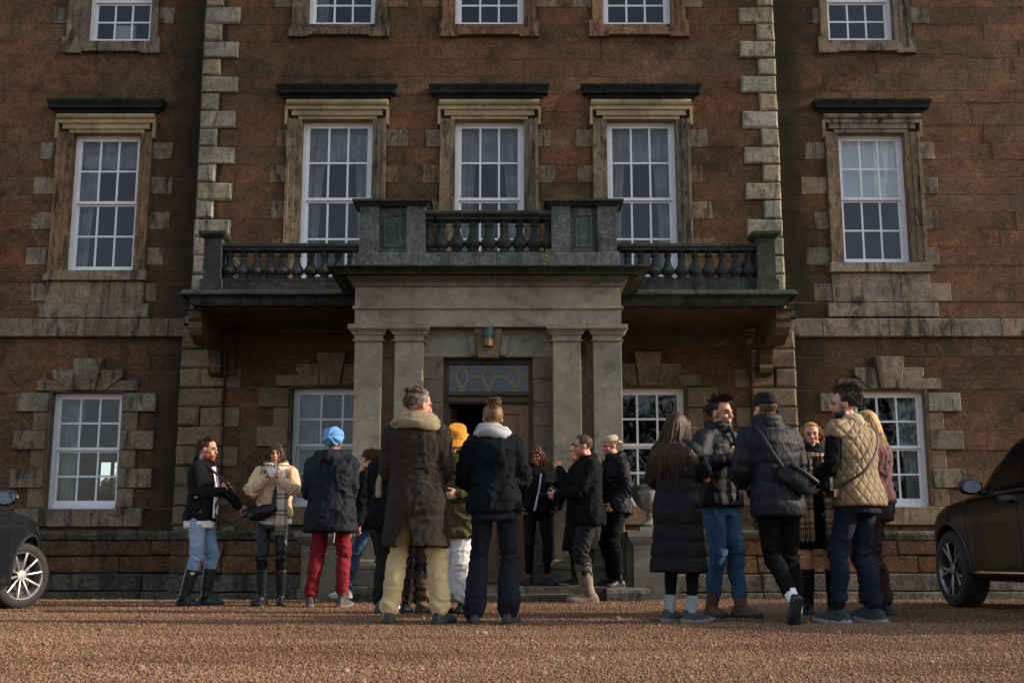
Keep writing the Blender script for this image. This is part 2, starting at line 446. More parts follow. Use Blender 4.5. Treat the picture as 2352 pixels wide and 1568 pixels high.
def surround(sec, Y, ox0, ox1, ix0, ix1, zt_open, z_bot, z_head_top, z_tor_top, z_hood, hoodx, headmat, label):
    """architrave of a main-floor window: legs, lintel with fascias, swelled frieze, hood"""
    legs = MB()
    for a, b, pr in ((0, .22, .085), (.22, .62, .06), (.62, 1, .035)):
        legs.box(ox0+(ix0-ox0)*a, ox0+(ix0-ox0)*b, Y-pr, Y+.2, z_bot, zt_open)
        legs.box(ox1-(ox1-ix1)*b, ox1-(ox1-ix1)*a, Y-pr, Y+.2, z_bot, zt_open)
    s = legs.build('window_surround', M['margin'], house); s['label'] = label
    hd = MB(); h = z_head_top-zt_open
    for a, b, pr in ((0, .28, .038), (.28, .72, .062), (.72, 1, .088)):
        hd.box(ox0+(ix0-ox0)*(1-b), ox1-(ox1-ix1)*(1-b), Y-pr, Y+.2, zt_open+h*a+.001, zt_open+h*b)
    for sx in (-1, 1):   # lugs
        e = ox0 if sx < 0 else ox1
        hd.box(min(e, e+sx*.04), max(e, e+sx*.04), Y-.085, Y+.05, zt_open-.1, z_head_top)
    # swelled frieze
    n = 8; poly = [(Y+.02, z_head_top+.002)]
    for i in range(n+1):
        a = PI*i/n; poly.append((Y-.05-.07*math.sin(a), z_head_top+.002+(z_tor_top-z_head_top-.02)*(1-math.cos(a))/2))
    poly.append((Y+.02, z_tor_top-.018))
    hd.prismx(poly, ox0-.02, ox1+.02)
    hd.build('lintel', headmat, s, sharp=35)
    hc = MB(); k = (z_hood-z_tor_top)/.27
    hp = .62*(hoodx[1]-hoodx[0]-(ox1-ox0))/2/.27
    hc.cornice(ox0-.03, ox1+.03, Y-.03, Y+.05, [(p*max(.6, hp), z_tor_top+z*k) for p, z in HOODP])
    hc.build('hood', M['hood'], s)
    keep[sec].append((ox0-.03, ox1+.03, z_bot, z_hood+.01))
    return s

rnd = random.Random(3)
# ---------------------------------------------------------------- main-floor windows of the central bay
for i, (fx0, fx1, sx0, sx1, hx0, hx1) in enumerate(((695, 857, 662, 888, 637, 915), (1045.4, 1203.6, 1012, 1236, 986.5, 1262), (1393, 1551, 1360.5, 1583.5, 1334.6, 1609.4))):
    Y = PV
    ix0, ix1 = rx(fx0, 280, Y), rx(fx1, 280, Y); ox0, ox1 = rx(sx0, 280, Y), rx(sx1, 280, Y)
    zo = rz(276, Y); zb = 4.0
    where = ('beside the left balustrade', 'above the porch', 'beside the right balustrade')[i]
    s = surround('C', Y, ox0, ox1, ix0, ix1, zo, zb, rz(248, Y), rz(229, Y), rz(188, Y-.25), (rx(hx0, 200, Y-.25), rx(hx1, 200, Y-.25)), M['cream'],
                 'cream and soot-stained stone surround with dark hood')
    holes['C'].append((ix0, ix1, zb, zo))
    w = sash(ix0-.01, ix1+.01, zb+.02, zo+.01, Y+.13, 5, 'tall white sash window opening on to the balcony', 2)
    # side blocks, every second course
    rr = []
    for k in range(-7, 2):
        if k % 2: continue
        zt = gridz(k+1)
        if zt > zo-.05: continue
        rr.append((ox0-rnd.uniform(.17, .3), ox0+.01, zt-CH, zt)); rr.append((ox1-.01, ox1+rnd.uniform(.17, .38), zt-CH, zt))
    for q in rr: keep['C'].append(q)
    blocks(rr, M['margin'], .012, Y, s)
    nm = ('left of the middle balcony window', 'behind the porch parapet', 'right of the middle balcony window')[i]
    wn = ('balcony window on the estate car side', 'balcony window above the front door', 'balcony window on the off-road car side')[i]
    cl = 'pale curtain in the '+wn
    curtain_obj(ix0-.05, ix0+.36, zb, zo+.05, Y+.36, cl+', half nearer the estate car', .35, side=-1, n=26, group='curtains in the balcony windows')
    curtain_obj(ix1-.36, ix1+.05, zb, zo+.05, Y+.36, cl+', half nearer the off-road car', .35, side=1, n=26, group='curtains in the balcony windows')
    tag(curtain_obj(ix0-.1, ix1+.1, zo-.62, zo+.1, Y+.3, 'gathered pelmet across the head of the '+wn, group='pelmets in the balcony windows', n=60), cat='pelmet').name = 'curtain_pelmet'
# ---------------------------------------------------------------- main-floor windows of the wings
for sec, (fx0, fx1, fy, sx0, sx1, hx0, hx1, ytop, ybot, ysill, yapr, yb0, yb1, hm) in (
        ('L', (170, 324.5, 312, 137, 354, 116, 383, 307, 625, 647, 699, 700, 732, 'cream')),
        ('R', (1923, 2076, 312, 1893, 2109, 1864, 2137, 306, 607, 628, 695, 697.5, 729.5, 'pale'))):
    Y = WG
    ix0, ix1 = rx(fx0, fy, Y), rx(fx1, fy, Y); ox0, ox1 = rx(sx0, 300, Y), rx(sx1, 300, Y)
    zo = rz(ytop, Y); zb = rz(ybot, Y)
    s = surround(sec, Y, ox0, ox1, ix0, ix1, zo, zb+.002, rz(279, Y), rz(262, Y), rz(223, Y-.25), (rx(hx0, 230, Y-.25), rx(hx1, 230, Y-.25)), M[hm],
                 'weathered stone window surround with dark projecting hood')
    holes[sec].append((ix0, ix1, zb, zo))
    w = sash(ix0-.012, ix1+.012, zb+.01, zo+.01, Y+.13, 4, 'tall white sash window of the side wing', 2)
    sill = MB(); zs = rz(ysill, Y); sill.box(ox0-.04, ox1+.04, Y-.14, Y+.2, zs, zb); 
    sill.build('sill', M['pale'], s)
    za = rz(yapr, Y)
    xs = [ox0-.01, ox0+(ox1-ox0)*.3, ox0+(ox1-ox0)*.7, ox1+.01]
    for a, b in zip(xs, xs[1:]): MB().cbox(a+.002, b-.002, Y-.06, Y+.05, za, zs-.002, .006).build('apron_stone', M['pale'], s)
    z1, z0 = rz(yb0, Y), rz(yb1, Y)
    MB().cbox(ox0-.1, ox1+.1, Y-.09, Y+.05, z0+.002, z1, .008).build('apron_base', M['pale'], s)
    keep[sec] += [(ox0-.04, ox1+.04, zs, zb), (ox0-.02, ox1+.02, za, zs), (ox0-.1, ox1+.1, z0, z1)]
    rr = []
    for k in range(-9, 2):
        if k % 2: continue
        zt = gridz(k+1)
        if zt > zo-.05 or zt < za+.05: continue
        wl, wr = rnd.uniform(.2, .42), rnd.uniform(.18, .36)
        rr.append((ox0-wl, ox0+.0, zt-CH, zt)); rr.append((ox1-.0, ox1+wr, zt-CH, zt))
    keep[sec] += rr
    blocks(rr, M['pale'], .012, Y, s)
    if sec == 'L':
        curtain_obj(ix0-.05, ix0+.42, zb, zo+.05, Y+.36, 'pale curtain in the tall wing window without a blind', .45, side=-1, n=26)
        tag(curtain_obj(ix0-.1, ix1+.1, zo-.5, zo+.1, Y+.3, 'pelmet in the tall wing window without a blind', n=50), cat='pelmet').name = 'curtain_pelmet'
    else:
        b = curtain_obj(ix0-.02, ix1+.02, zb+.5*(zo-zb), zo+.05, Y+.275, 'white roman blind half lowered in tall wing window', amp=.004, n=14, mat=M['blind'])
        b['category'] = 'blind'; b.name = 'window_blind'
# ---------------------------------------------------------------- top-floor windows (only their lower halves are in view)
for sec, Y, f0, f1, yb, s0, s1, ysb in (('L', WG, 198, 345, 96, 151, 367, 121.6), ('C', PV, 707, 861.5, 57.8, 668.6, 891.8, 84),
                                        ('C', PV, 1044.7, 1202.6, 57.8, 1012.7, 1234.5, 84), ('C', PV, 1385.7, 1542, 57.8, 1356, 1577.5, 84), ('R', WG, 1902, 2055.6, 94.5, 1880, 2096, 121)):
    y = yb
    ix0, ix1 = rx(f0, y, Y), rx(f1, y, Y); ox0, ox1 = rx(s0, y, Y)+.03, rx(s1, y, Y)-.03
    zb = rz(yb, Y); zt = zb+1.5; z_ = rz(ysb, Y)
    sb = MB()
    for a, b, pr in ((0, .25, .085), (.25, .65, .06), (.65, 1, .035)):
        A = lambda q: (ox0+(ix0-ox0)*q, ox1-(ox1-ix1)*q, z_+(zb-z_)*q)
        p, q = A(a), A(b)
        zz = zt+(.2*(1-a))
        sb.box(p[0], q[0], Y-pr, Y+.2, p[2], zt); sb.box(q[1], p[1], Y-pr, Y+.2, p[2], zt)
        sb.box(q[0], q[1], Y-pr, Y+.2, p[2], q[2])
        sb.box(p[0], p[1], Y-pr+.001, Y+.2, zt+.2*(1-b), zt+.2*(1-a))
    for e, sg in ((ox0, -1), (ox1, 1)):
        sb.box(min(e, e+sg*.05), max(e, e+sg*.05), Y-.084, Y+.04, z_-.03, z_+.24)
        sb.box(min(e, e-sg*.26), max(e, e-sg*.26), Y-.083, Y+.04, z_-.03, z_)
    s = sb.build('window_surround', M['margin'] if sec == 'C' else M['pale'], house); s['label'] = 'stained stone frame of a top floor window'
    holes[sec].append((ix0, ix1, zb, zt))
    keep[sec].append((ox0-.05, ox1+.05, z_-.03, zt+.2))
    sash(ix0-.012, ix1+.012, zb+.005, zt, Y+.13, 4, 'white sash window of the top floor', 2)
    rr = []
    for k in range(6, 14):
        ztk = gridz(k)
        par = (k % 2 == (1 if sec == 'C' else 1))
        if not par or ztk-CH < z_: continue
        rr.append((ox0-rnd.uniform(.18, .36), ox0, ztk-CH, ztk)); rr.append((ox1, ox1+rnd.uniform(.18, .36), ztk-CH, ztk))
    keep[sec] += rr; blocks(rr, M['pale'] if sec != 'C' else M['margin'], .012, Y, s)
    if sec == 'C' and f0 < 800: curtain_obj(ix0-.05, ix0+.3, zb, zt, Y+.36, 'pale curtain in a top floor window beside bay corner', .1, side=-1, n=20)
# ---------------------------------------------------------------- ground-floor windows with keystones
for sec, Y, i0, i1, ztp, zbt, key, lab in (
        ('L', WG, rx(121, 905, WG), rx(283, 905, WG), 901, 1168, (172, 242, 180, 222, 825.5), 'white sash window under a stepped keystone'),
        ('C', PV, rx(672, 890, PV), rx(849, 890, PV), 890, 1163, (726, 793, 737, 781, 811.5), 'white sash window partly hidden by the porch'),
        ('C', PV, rx(1404, 890, PV), rx(1572, 890, PV), 890, 1161, (1458, 1521, 1468, 1511, 810), 'white sash window partly hidden by the porch'),
        ('R', WG, rx(1960, 900, WG), rx(2123, 900, WG), 897, 1163, (2003.5, 2072, 2015, 2062, 821), 'white sash window under a stepped keystone')):
    zo, zb = rz(ztp, Y), rz(zbt, Y)
    holes[sec].append((i0, i1, zb, zo)); keep[sec].append((i0-.03, i1+.03, zb, zo+.02))
    dark = (sec == 'R' or i0 > 0)
    t = sash(i0-.012, i1+.012, zb+.005, zo+.005, Y+.13, 4, lab, 2, back_window=(rx(212, 1060, Y+3), rx(268, 1060, Y+3), rz(1131, Y+3), rz(1057, Y+3)) if sec == 'L' else False)
    s = MB(); s.box(i0-.03, i0, Y-.03, Y+.2, zb, zo); s.box(i1, i1+.03, Y-.03, Y+.2, zb, zo); s.box(i0-.03, i1+.03, Y-.03, Y+.2, zo, zo+.02)
    s = s.build('window_surround', M['quoin_low'], house); s['label'] = 'blocked stone window surround with stepped keystone'
    cx = (i0+i1)/2
    mt = M['pale'] if sec in 'LR' else M['quoin_low']
    # keystone, voussoirs, flat lintel stones
    zk = rz(key[4], Y); z0 = zo+.021
    kt, kb = (rx(key[1], 830, Y)-rx(key[0], 830, Y))/2, (rx(key[3], 895, Y)-rx(key[2], 895, Y))/2
    MB().prism([(cx-kb, z0), (cx+kb, z0), (cx+kt, zk), (cx-kt, zk)], Y-.13, Y+.05, .012).build('keystone', mt, s)
    zv = z0+(zk-z0)*.66; tv = lambda z: kb+(kt-kb)*(z-z0)/(zk-z0)
    for sg in (-1, 1):
        pl = [(cx+sg*(kb+.005), z0), (cx+sg*(kb+.15), z0), (cx+sg*(kt+.30), zv-.12), (cx+sg*(kt+.30), zv), (cx+sg*(tv(zv)+.005), zv)]
        if sg < 0: pl = pl[::-1]
        MB().prism(pl, Y-.09, Y+.05, .01).build('voussoir', mt, s)
        zl = z0+(zk-z0)*.33; xe = (i0-.24) if sg < 0 else (i1+.24)
        pl = [(cx+sg*(kb+.155), z0), (xe, z0), (xe, zl), (cx+sg*(kt+.16), zl)]
        if sg < 0: pl = pl[::-1]
        MB().prism(pl, Y-.06, Y+.05, .01).build('lintel_stone', mt, s)
        keep[sec].append((min(cx, xe), max(cx, xe), zo, zl))
    keep[sec].append((cx-kt-.3, cx+kt+.3, zo, zv)); keep[sec].append((cx-kt, cx+kt, zo, zk))
    # jamb blocks: long and short in turn
    k = -13
    while gridz(k) > zb+.02:
        zt = min(gridz(k), zo); z_ = max(gridz(k)-CH, zb)
        long = (k % 2 == 1)
        wd = (.5 if sec in 'LR' else .46) if long else .23
        for x0, x1 in ((i0-.03-wd, i0-.03), (i1+.03, i1+.03+wd)):
            MB().cbox(x0, x1-.003, Y-(.075 if long else .045), Y+.05, z_+.003, zt-.003, .01, .002).build('jamb_stone', mt if long else M['quoin_low'], s)
            keep[sec].append((x0, x1, z_, zt))
        k -= 1
    zs = rz(1209 if sec == 'L' else 1205, Y)
    MB().cbox(i0-.42, i1+.42, Y-.1, Y+.2, zs, zb-.002, .01).build('sill', M['pale'] if sec in 'LR' else M['quoin_low'], s)
    keep[sec].append((i0-.42, i1+.42, zs, zb))
    if sec == 'L' or i0 < 0:
        curtain_obj(i0-.05, i0+.42, zb, zo+.05, Y+.36, 'grey curtain in the ground floor window %s' % ('beside the parked estate car' if sec == 'L' else 'behind the blue turban'), .25, side=-1, n=28)
    if sec == 'L': curtain_obj(i1-.2, i1+.05, zb, zo+.05, Y+.36, 'narrow grey curtain in the ground floor window beside the parked estate car', .2, side=1, n=14)
    if sec == 'R': curtain_obj(i1-.5, i1+.05, zb, zo+.05, Y+.34, 'grey curtain in the ground floor window behind the blonde bob', .45, side=1, n=28)
    if sec == 'C' and i0 > 0: curtain_obj(i1-.28, i1+.05, zb, zo+.05, Y+.36, 'olive curtain in the ground floor window beside the long-haired woman', .3, side=1, n=18, mat=plain('olive_curtain', (.09, .085, .05), .9))

# ---------------------------------------------------------------- quoins
def quoin(x0, x1, zt, Y, mat, ch=.028, ht=CH, back=.2):
    g = .006
    MB().cbox(x0, x1, Y, Y+back, zt-ht+g, zt-g, ch, .010).build('quoin_stone', mat, house)
ZB = 3.95                              # balcony floor
for k in range(-9, 11):
    zt = gridz(k)
    if zt-CH < ZB: continue
    lw = .55 if k % 2 == 0 else .275
    quoin(XL, XL+lw, zt, PV-.06, M['quoin'], back=.64); quoin(XR-lw, XR, zt, PV-.06, M['quoin'], back=.64)
    for a, b in ((XL, XL+lw), (XR-lw, XR)): keep['C'].append((a, b, zt-CH, zt))
QL, QR = rx(418, 760, PV-.1), rx(1826, 800, PV-.1)
k = -10; i = 0
while gridz(k) > .75:
    zt = gridz(k)
    for sg in (-1, 1):
        e = QL if sg < 0 else QR
        q = [(0, .66)] if i % 2 == 1 else [(0, .31), (.325, .66)]
        if i == 0: q = [(0, .3)]
        for a, b in q:
            x0, x1 = (e+a, e+b) if sg < 0 else (e-b, e-a)
            quoin(x0, x1, zt, PV-.1, M['quoin_low'], .03, CH, .7)
        if i % 2 == 0 and i > 1:
            x0, x1 = (e+.672, e+.9) if sg < 0 else (e-.9, e-.672)
            MB().cbox(x0, x1, PV-.02, PV+.05, zt-CH+.003, zt-.003, .008).build('quoin_stone', M['quoin_low'], house); keep['C'].append((x0, x1, zt-CH, zt))
        keep['C'].append((e, e+.66, zt-CH, zt) if sg < 0 else (e-.66, e, zt-CH, zt))
    k -= 1; i += 1
# ---------------------------------------------------------------- band course of the wings
zb1, zb0 = rz(731, WG-.1), rz(772.5, WG-.1)
for sec, a, b, cuts in (('L', -10.5, QL+.05, (0, 220, 580, 1150)), ('R', QR-.05, 10.5, (1889, 2042, 2184, 2300))):
    xs = [a]+[rx(c*(.336 if sec == 'L' else 1), 750, WG-.1) for c in cuts]+[b]
    xs = sorted(x for x in xs if a <= x <= b)
    for p, q in zip(xs, xs[1:]):
        if q-p < .05: continue
        MB().cbox(p+.002, q-.002, WG-.1, WG+.06, zb0, zb1, .012, .002).build('band_stone', M['pale'], house)
    keep[sec].append((a, b, zb0, zb1))
# ---------------------------------------------------------------- plinth
GZ = -.17
YP = WG-.13
zc1, zc0 = rz(1219, YP-.05), rz(1237, YP-.05)
for sec, a, b in (('L', -10.5, QL+.02), ('C', QL+.02, QR-.02), ('R', QR-.02, 10.5)):
    yp = YP if sec != 'C' else PV-.16
    cp = MB(); x = a
    while x < b:
        w = rnd.uniform(.9, 1.6); e = min(b, x+w)
        MB().prismx([(yp+.14, zc1+.01), (yp-.04, zc1), (yp-.06, zc1-.02), (yp-.06, zc1-.055), (yp-.03, zc0-.01), (yp+.14, zc0-.01)], x+.002, e-.002).build('plinth_cap', M['base'], house)
        x = e
    tops = [zc0-.012, rz(1276, YP), rz(1316, YP)]
    for z1, z0 in zip(tops, tops[1:]):
        x = a-rnd.uniform(0, .5)
        while x < b:
            w = rnd.uniform(.75, 1.35); e = min(b, x+w)
            if e-max(x, a) > .06: MB().cbox(max(x, a)+.006, e-.006, yp+rnd.uniform(-.012, .008), yp+.12, z0+.008, z1-.008, .02, .012).build('plinth_stone', M['plinth'], house)
            x = e
    z1, z0 = tops[-1], rz(1357, YP)
    x = a-.3
    while x < b:
        w = rnd.uniform(.8, 1.9); e = min(b, x+w)
        MB().cbox(max(x, a)+.004, e-.004, yp-.06+rnd.uniform(-.01, .01), yp+.12, z0+.004, z1-.006, .02, .01).build('base_stone', M['base'], house)
        MB().cbox(max(x, a)+.003, e-.004, yp-.13+rnd.uniform(-.01, .01), yp+.12, GZ-.25, z0-.004, .02, .01).build('base_stone', M['base'], house)
        x = e
# ---------------------------------------------------------------- walls: mortar sheets and single stones
def inside(x, z, L): return any(a < x < b and c < z < d for a, b, c, d in L)
ZTOP = 10.6
for sec, Y, a, b in (('L', WG, -10.5, XL+.1), ('C', PV, XL+.01, XR-.01), ('R', WG, XR-.1, 10.5)):
    H = holes[sec]
    xs = sorted(set([a, b]+[q for h in H for q in h[:2]])); zs = sorted(set([-.4, ZTOP]+[q for h in H for q in h[2:]]))
    mb = MB(); yb = Y+.012
    for x0, x1 in zip(xs, xs[1:]):
        for z0, z1 in zip(zs, zs[1:]):
            if not inside((x0+x1)/2, (z0+z1)/2, H): mb._add([(x0, yb, z0), (x1, yb, z0), (x1, yb, z1), (x0, yb, z1)], [(0,1,2,3)])
    if sec == 'C':
        mb._add([(XL+.01, yb, -.4), (XL+.01, WG+.3, -.4), (XL+.01, WG+.3, ZTOP), (XL+.01, yb, ZTOP)], [(0,1,2,3)])
        mb._add([(XR-.01, yb, -.4), (XR-.01, WG+.3, -.4), (XR-.01, WG+.3, ZTOP), (XR-.01, yb, ZTOP)], [(3,2,1,0)])
    wall = mb.build('wall', M['mortar'], house)
    K = keep[sec]; lo, hi = max(a, -8.9), min(b, 8.9)
    k = -21
    while gridz(k) <= ZTOP-.2:
        zt = gridz(k); z0 = zt-CH; k += 1
        if zt < zc1-.02 or zt > 9.75: continue
        if sec == 'C' and zt < ZB+.0 and zt > 3.81: continue
        # vertical slices where things cut into the course
        cz = sorted(set([z0, zt]+[q for h in K for q in h[2:] if z0+.02 < q < zt-.02]))
        full = len(cz) == 2
        spans = []
        for c0, c1 in zip(cz, cz[1:]):
            if c1-c0 < .03: continue
            m = (c0+c1)/2
            act = sorted((h[0], h[1]) for h in K if h[2]-.005 < m < h[3]+.005)
            x = lo
            for p, q in act:
                if p > x: spans.append((x, min(p, hi), c0, c1))
                x = max(x, q)
                if x >= hi: break
            if x < hi: spans.append((x, hi, c0, c1))
        for p, q, c0, c1 in spans:
            x = p
            while q-x > .03:
                w = rnd.uniform(.7, 1.9)
                e = x+w if q-(x+w) > .45 else q
                if e-x > 1.95: e = x+(e-x)*.5
                vis = True
                if sec == 'C' and c1 < 3.3 and -1.95 < (x+e)/2 < 1.35: vis = False     # behind the porch
                if vis:
                    MB().cbox(x+.002, e-.002, Y+rnd.uniform(-.003, .003), Y+.04, c0+.001, c1-.001, .0024, .0012).build('stone', M['ashlar'], wall)
                x = e
# roof slab and back so that the house is closed
MB().box(-10.5, 10.5, WG+.02, WG+9, ZTOP, ZTOP+.3).box(XL-.3, XR+.3, PV-.4, WG+.01, ZTOP-.02, ZTOP+.32).build('eaves', M['pale'], house)

# ================================================================== balcony, porch
YB = PV*.9022                          # front edge of the balcony soffit
zsof = rz(701, YB)
bx0, bx1 = rx(440, 690, YB), rx(1806, 690, YB)
ztopb = rz(673, YB-.12)
bal = MB()
bal.cornice(bx0, bx1, YB, PV-.02, [(0, zsof), (.02, zsof+.03), (.03, zsof+.10), (.08, zsof+.13), (.1, zsof+.2), (.14, ztopb-.02), (.14, ztopb)])
bal = bal.build('balcony', M['balu'], house); bal['label'] = 'dark weathered stone balcony slab'
xs = [bx0+.05, bx0+1.0, bx0+2.1]
sf = MB(); sf.box(bx0+.12, bx1-.12, YB+.16, PV-.03, zsof-.015, zsof+.02); sf.box(bx0+.3, bx1-.3, PV-.16, PV-.02, zsof-.09, zsof-.016)
sf.build('soffit', M['soffit'], bal)
# brackets
def bracket(xa, xb):
    y1 = PV-.1; zt = zsof-.02; yf = YB+.2
    zbm = rz(862, PV-.25)
    po = [(y1, zt), (yf, zt), (yf-.02, zt-.12), (yf+.04, zt-.16), (yf+.02, zt-.24), (yf+.10, zt-.34), (yf+.22, zt-.36), (yf+.34, zt-.42)]
    # curve back to the wall
    p0 = Vector((yf+.34, zt-.42)); p3 = Vector((y1-.18, zbm+.16)); p1 = p0+Vector((.42, -.03)); p2 = p3+Vector((-.12, .42))
    for i in range(1, 11):
        t = i/10; q = p0*(1-t)**3+p1*3*t*(1-t)**2+p2*3*t*t*(1-t)+p3*t**3; po.append((q.x, q.y))
    po += [(y1-.24, zbm+.10), (y1-.22, zbm+.03), (y1-.14, zbm), (y1, zbm)]
    m = MB(); m.prismx(po, xa, xb)
    m.prismx([(y+.03 if y < y1 else y, z-(.0)) for y, z in po], xa-.03, xa-.001) if False else None
    w = (xb-xa)
    m.box(xa-.05, xb+.05, yf-.06, y1, zt-.001, zt+.02)
    return m.build('bracket', M['soffit'], bal, sharp=40)
bracket(rx(470, 760, 16.4), rx(498, 760, 16.4)); bracket(rx(1752, 760, 16.4), rx(1782, 760, 16.4))
for xa in (rx(535, 800, PV-.06), rx(1722, 800, PV-.06)):
    MB().box(xa-.05, xa+.05, PV-.08, PV+.02, rz(862, PV), zsof-.1).build('pilaster_strip', M['soffit'], bal)

PYF = 14.12                            # porch front wall plane (pilaster faces stand proud of it)
def balprof(h, r):
    pr = [(.62,0),(.62,.05),(.72,.07),(.55,.1),(.5,.13),(.78,.17),(1.0,.24),(1.02,.30),(.85,.37),(.6,.46),(.46,.56),(.40,.66),(.42,.74),(.58,.77),(.58,.80),(.45,.83),(.5,.88),(.72,.92),(.72,.94)]
    return [(r*a, h*b) for a, b in pr]
balmesh = {}
def baluster(x, y, z, h, r, par):
    key = (round(h, 3), round(r, 3))
    if key not in balmesh:
        m = MB(); m.lathe(0, 0, [(a, b+h*.06) for a, b in balprof(h*.94, r)], 14)
        m.box(-r*.95, r*.95, -r*.95, r*.95, 0, h*.065); m.box(-r*.95, r*.95, -r*.95, r*.95, h*.935, h)
        o = m.build('baluster', M['balu'], par, sharp=38); balmesh[key] = o
    else:
        s = balmesh[key]; o = s.copy(); COL.objects.link(o); o.parent = par; o.matrix_parent_inverse = Matrix.Identity(4)
    o.location = (x, y, z); return o
# side balustrades
YR = YB+.12
zr1, zr0 = rz(557, YR-.1), rz(569, YR-.1)
zbs1, zbs0 = rz(647, YR), ztopb
for sg in (-1, 1):
    px0, px1 = (rx(472, 600, YR-.03), rx(512, 600, YR-.03)) if sg < 0 else (rx(1736, 600, YR-.03), rx(1777, 600, YR-.03))
    xin = -2.05 if sg < 0 else 1.42
    xo = px1 if sg < 0 else px0
    a, b = (xo, xin) if sg < 0 else (xin, xo)
    side = MB()
    side.box(min(a, b), max(a, b), YR-.09, YR+.09, zbs0+.001, zbs1)
    br = side.build('balustrade', M['balu'], bal); br['label'] = 'stone balustrade of the balcony'
    rail = MB(); rail.prismx([(YR-.08, zr0), (YR-.11, zr0+.02), (YR-.11, zr1-.015), (YR-.07, zr1), (YR+.07, zr1), (YR+.11, zr1-.015), (YR+.11, zr0+.02), (YR+.08, zr0)], a, b)
    rail.build('rail', M['balu'], bal)
    post = MB(); zpt = rz(549, YR-.1)
    post.box(px0, px1, YR-.14, YR+.14, zbs1, zpt); post.box(px0-.03, px1+.03, YR-.17, YR+.17, zbs0+.001, zbs1)
    post.cornice(px0, px1, YR-.14, YR+.14, [(0, zpt), (.04, zpt+.02), (.07, zpt+.05), (.07, zpt+.09)])
    post.build('balustrade_post', M['balu'], bal)
    n = 9; pitch = 31/FPX*YR/.97
    x = (px1+.09) if sg < 0 else (px0-.09)
    h = zr0-zbs1
    while (x < xin-.05) if sg < 0 else (x > xin+.05):
        baluster(x, YR, zbs1, h, .098, bal); x += pitch*(1 if sg < 0 else -1)
    # return along the side, back to the wall
    ret = MB(); xc = (px0+px1)/2
    ret.box(xc-.09, xc+.09, YR+.14, PV-.03, zbs0+.001, zbs1); ret.box(xc-.11, xc+.11, YR+.14, PV-.03, zr0, zr1-.002)
    ret.build('balustrade_return', M['balu'], bal)
    y = YR+.26
    while y < PV-.12: baluster(xc, y, zbs1, h, .098, bal); y += pitch
# porch body
por = MB()
px0, px1 = rx(815, 720, PYF), rx(1427, 720, PYF)
ze1, ze0 = rz(660, PYF), rz(750, PYF)
por.box(px0, px1, PYF, YB+.2, ze0, ze1+.25)
por = por.build('porch', M['portico'], house); por['label'] = 'grey stone porch with paired pilasters and entablature'
zt1, zt0 = rz(703.5, PYF), rz(709.5, PYF)
MB().box(px0-.025, px1+.025, PYF-.03, YB+.2, zt0, zt1).build('taenia', M['portico'], por)
MB().cornice(px0, px1, PYF, YB+.1, [(0, ze1+.0), (.02, ze1+.01), (.03, ze1+.06), (.09, ze1+.10), (.1, ze1+.13)]).build('bed_mould', M['jamb'], por)
zk0, zk1 = ze1+.13, rz(608, PYF-.33)
hk = zk1-zk0
MB().cornice(px0, px1, PYF, YB+.1, [(.1, zk0+.001), (.20, zk0+.001), (.205, zk0+hk*.32), (.23, zk0+hk*.36), (.25, zk0+hk*.55), (.31, zk0+hk*.78), (.33, zk0+hk*.82), (.33, zk1)]).build('cornice', M['balu'], por)
# parapet
YQ = PYF-.02
pz0 = zk1; pz1 = rz(581, YQ-.05); ptop = rz(474, YQ-.05); pcap = rz(457, YQ-.12)
def parapet(xa, xb, base=True):
    m = MB(); w = xb-xa
    m.box(xa, xa+w*.29, YQ-.05, YQ+.35, pz1, ptop); m.box(xb-w*.29, xb, YQ-.05, YQ+.35, pz1, ptop)
    m.box(xa+w*.29, xb-w*.29, YQ, YQ+.3, pz1, ptop)
    o = m.build('parapet_pedestal', M['parapet'], por)
    f = MB(); c0, c1 = xa+w*.37, xb-w*.37; d0, d1 = pz1+.09, ptop-.09
    for q in ((c0, c0+.025, d0, d1), (c1-.025, c1, d0, d1), (c0+.025, c1-.025, d0, d0+.025), (c0+.025, c1-.025, d1-.025, d1)):
        f.box(q[0], q[1], YQ-.018, YQ+.01, q[2], q[3])
    f.build('parapet_panel', M['parapet'], por)
    MB().cornice(xa, xb, YQ-.05, YQ+.35, [(0, ptop), (.03, ptop+.015), (.05, (ptop+pcap)/2), (.09, pcap-.03), (.09, pcap)]).build('parapet_cap', M['balu'], por)
A0, A1 = rx(826, 520, YQ-.05), rx(977, 520, YQ-.05); B0, B1 = rx(1266.5, 520, YQ-.05), rx(1416, 520, YQ-.05)
parapet(A0, A1); parapet(B0, B1)
xs = [A0-.015, A0+.75, A1+.3, (A1+B0)/2+.1, B0-.05, B1+.015]
for a, b in zip(xs, xs[1:]):
    MB().cbox(a+.001, b-.001, YQ-.075, YQ+.36, pz0+.001, pz1, .008).build('parapet_base', M['parapet'], por)
rz1_, rz0_ = rz(481, YQ-.05), rz(495.5, YQ-.05)
MB().prismx([(YQ-.02, rz0_), (YQ-.06, rz0_+.03), (YQ-.06, rz1_-.02), (YQ-.02, rz1_), (YQ+.2, rz1_), (YQ+.24, rz1_-.02), (YQ+.24, rz0_+.03), (YQ+.2, rz0_)], A1, B0).build('rail', M['balu'], por)
hb = rz0_-pz1
for cx in (605, 695, 800, 907, 1015, 1122, 1228, 1330, 1425):
    x = rx(780.9+cx*.336, 540, YQ+.09)
    x = min(max(x, A1+.02), B0-.02)
    baluster(x, YQ+.09, pz1, hb, .105, por)
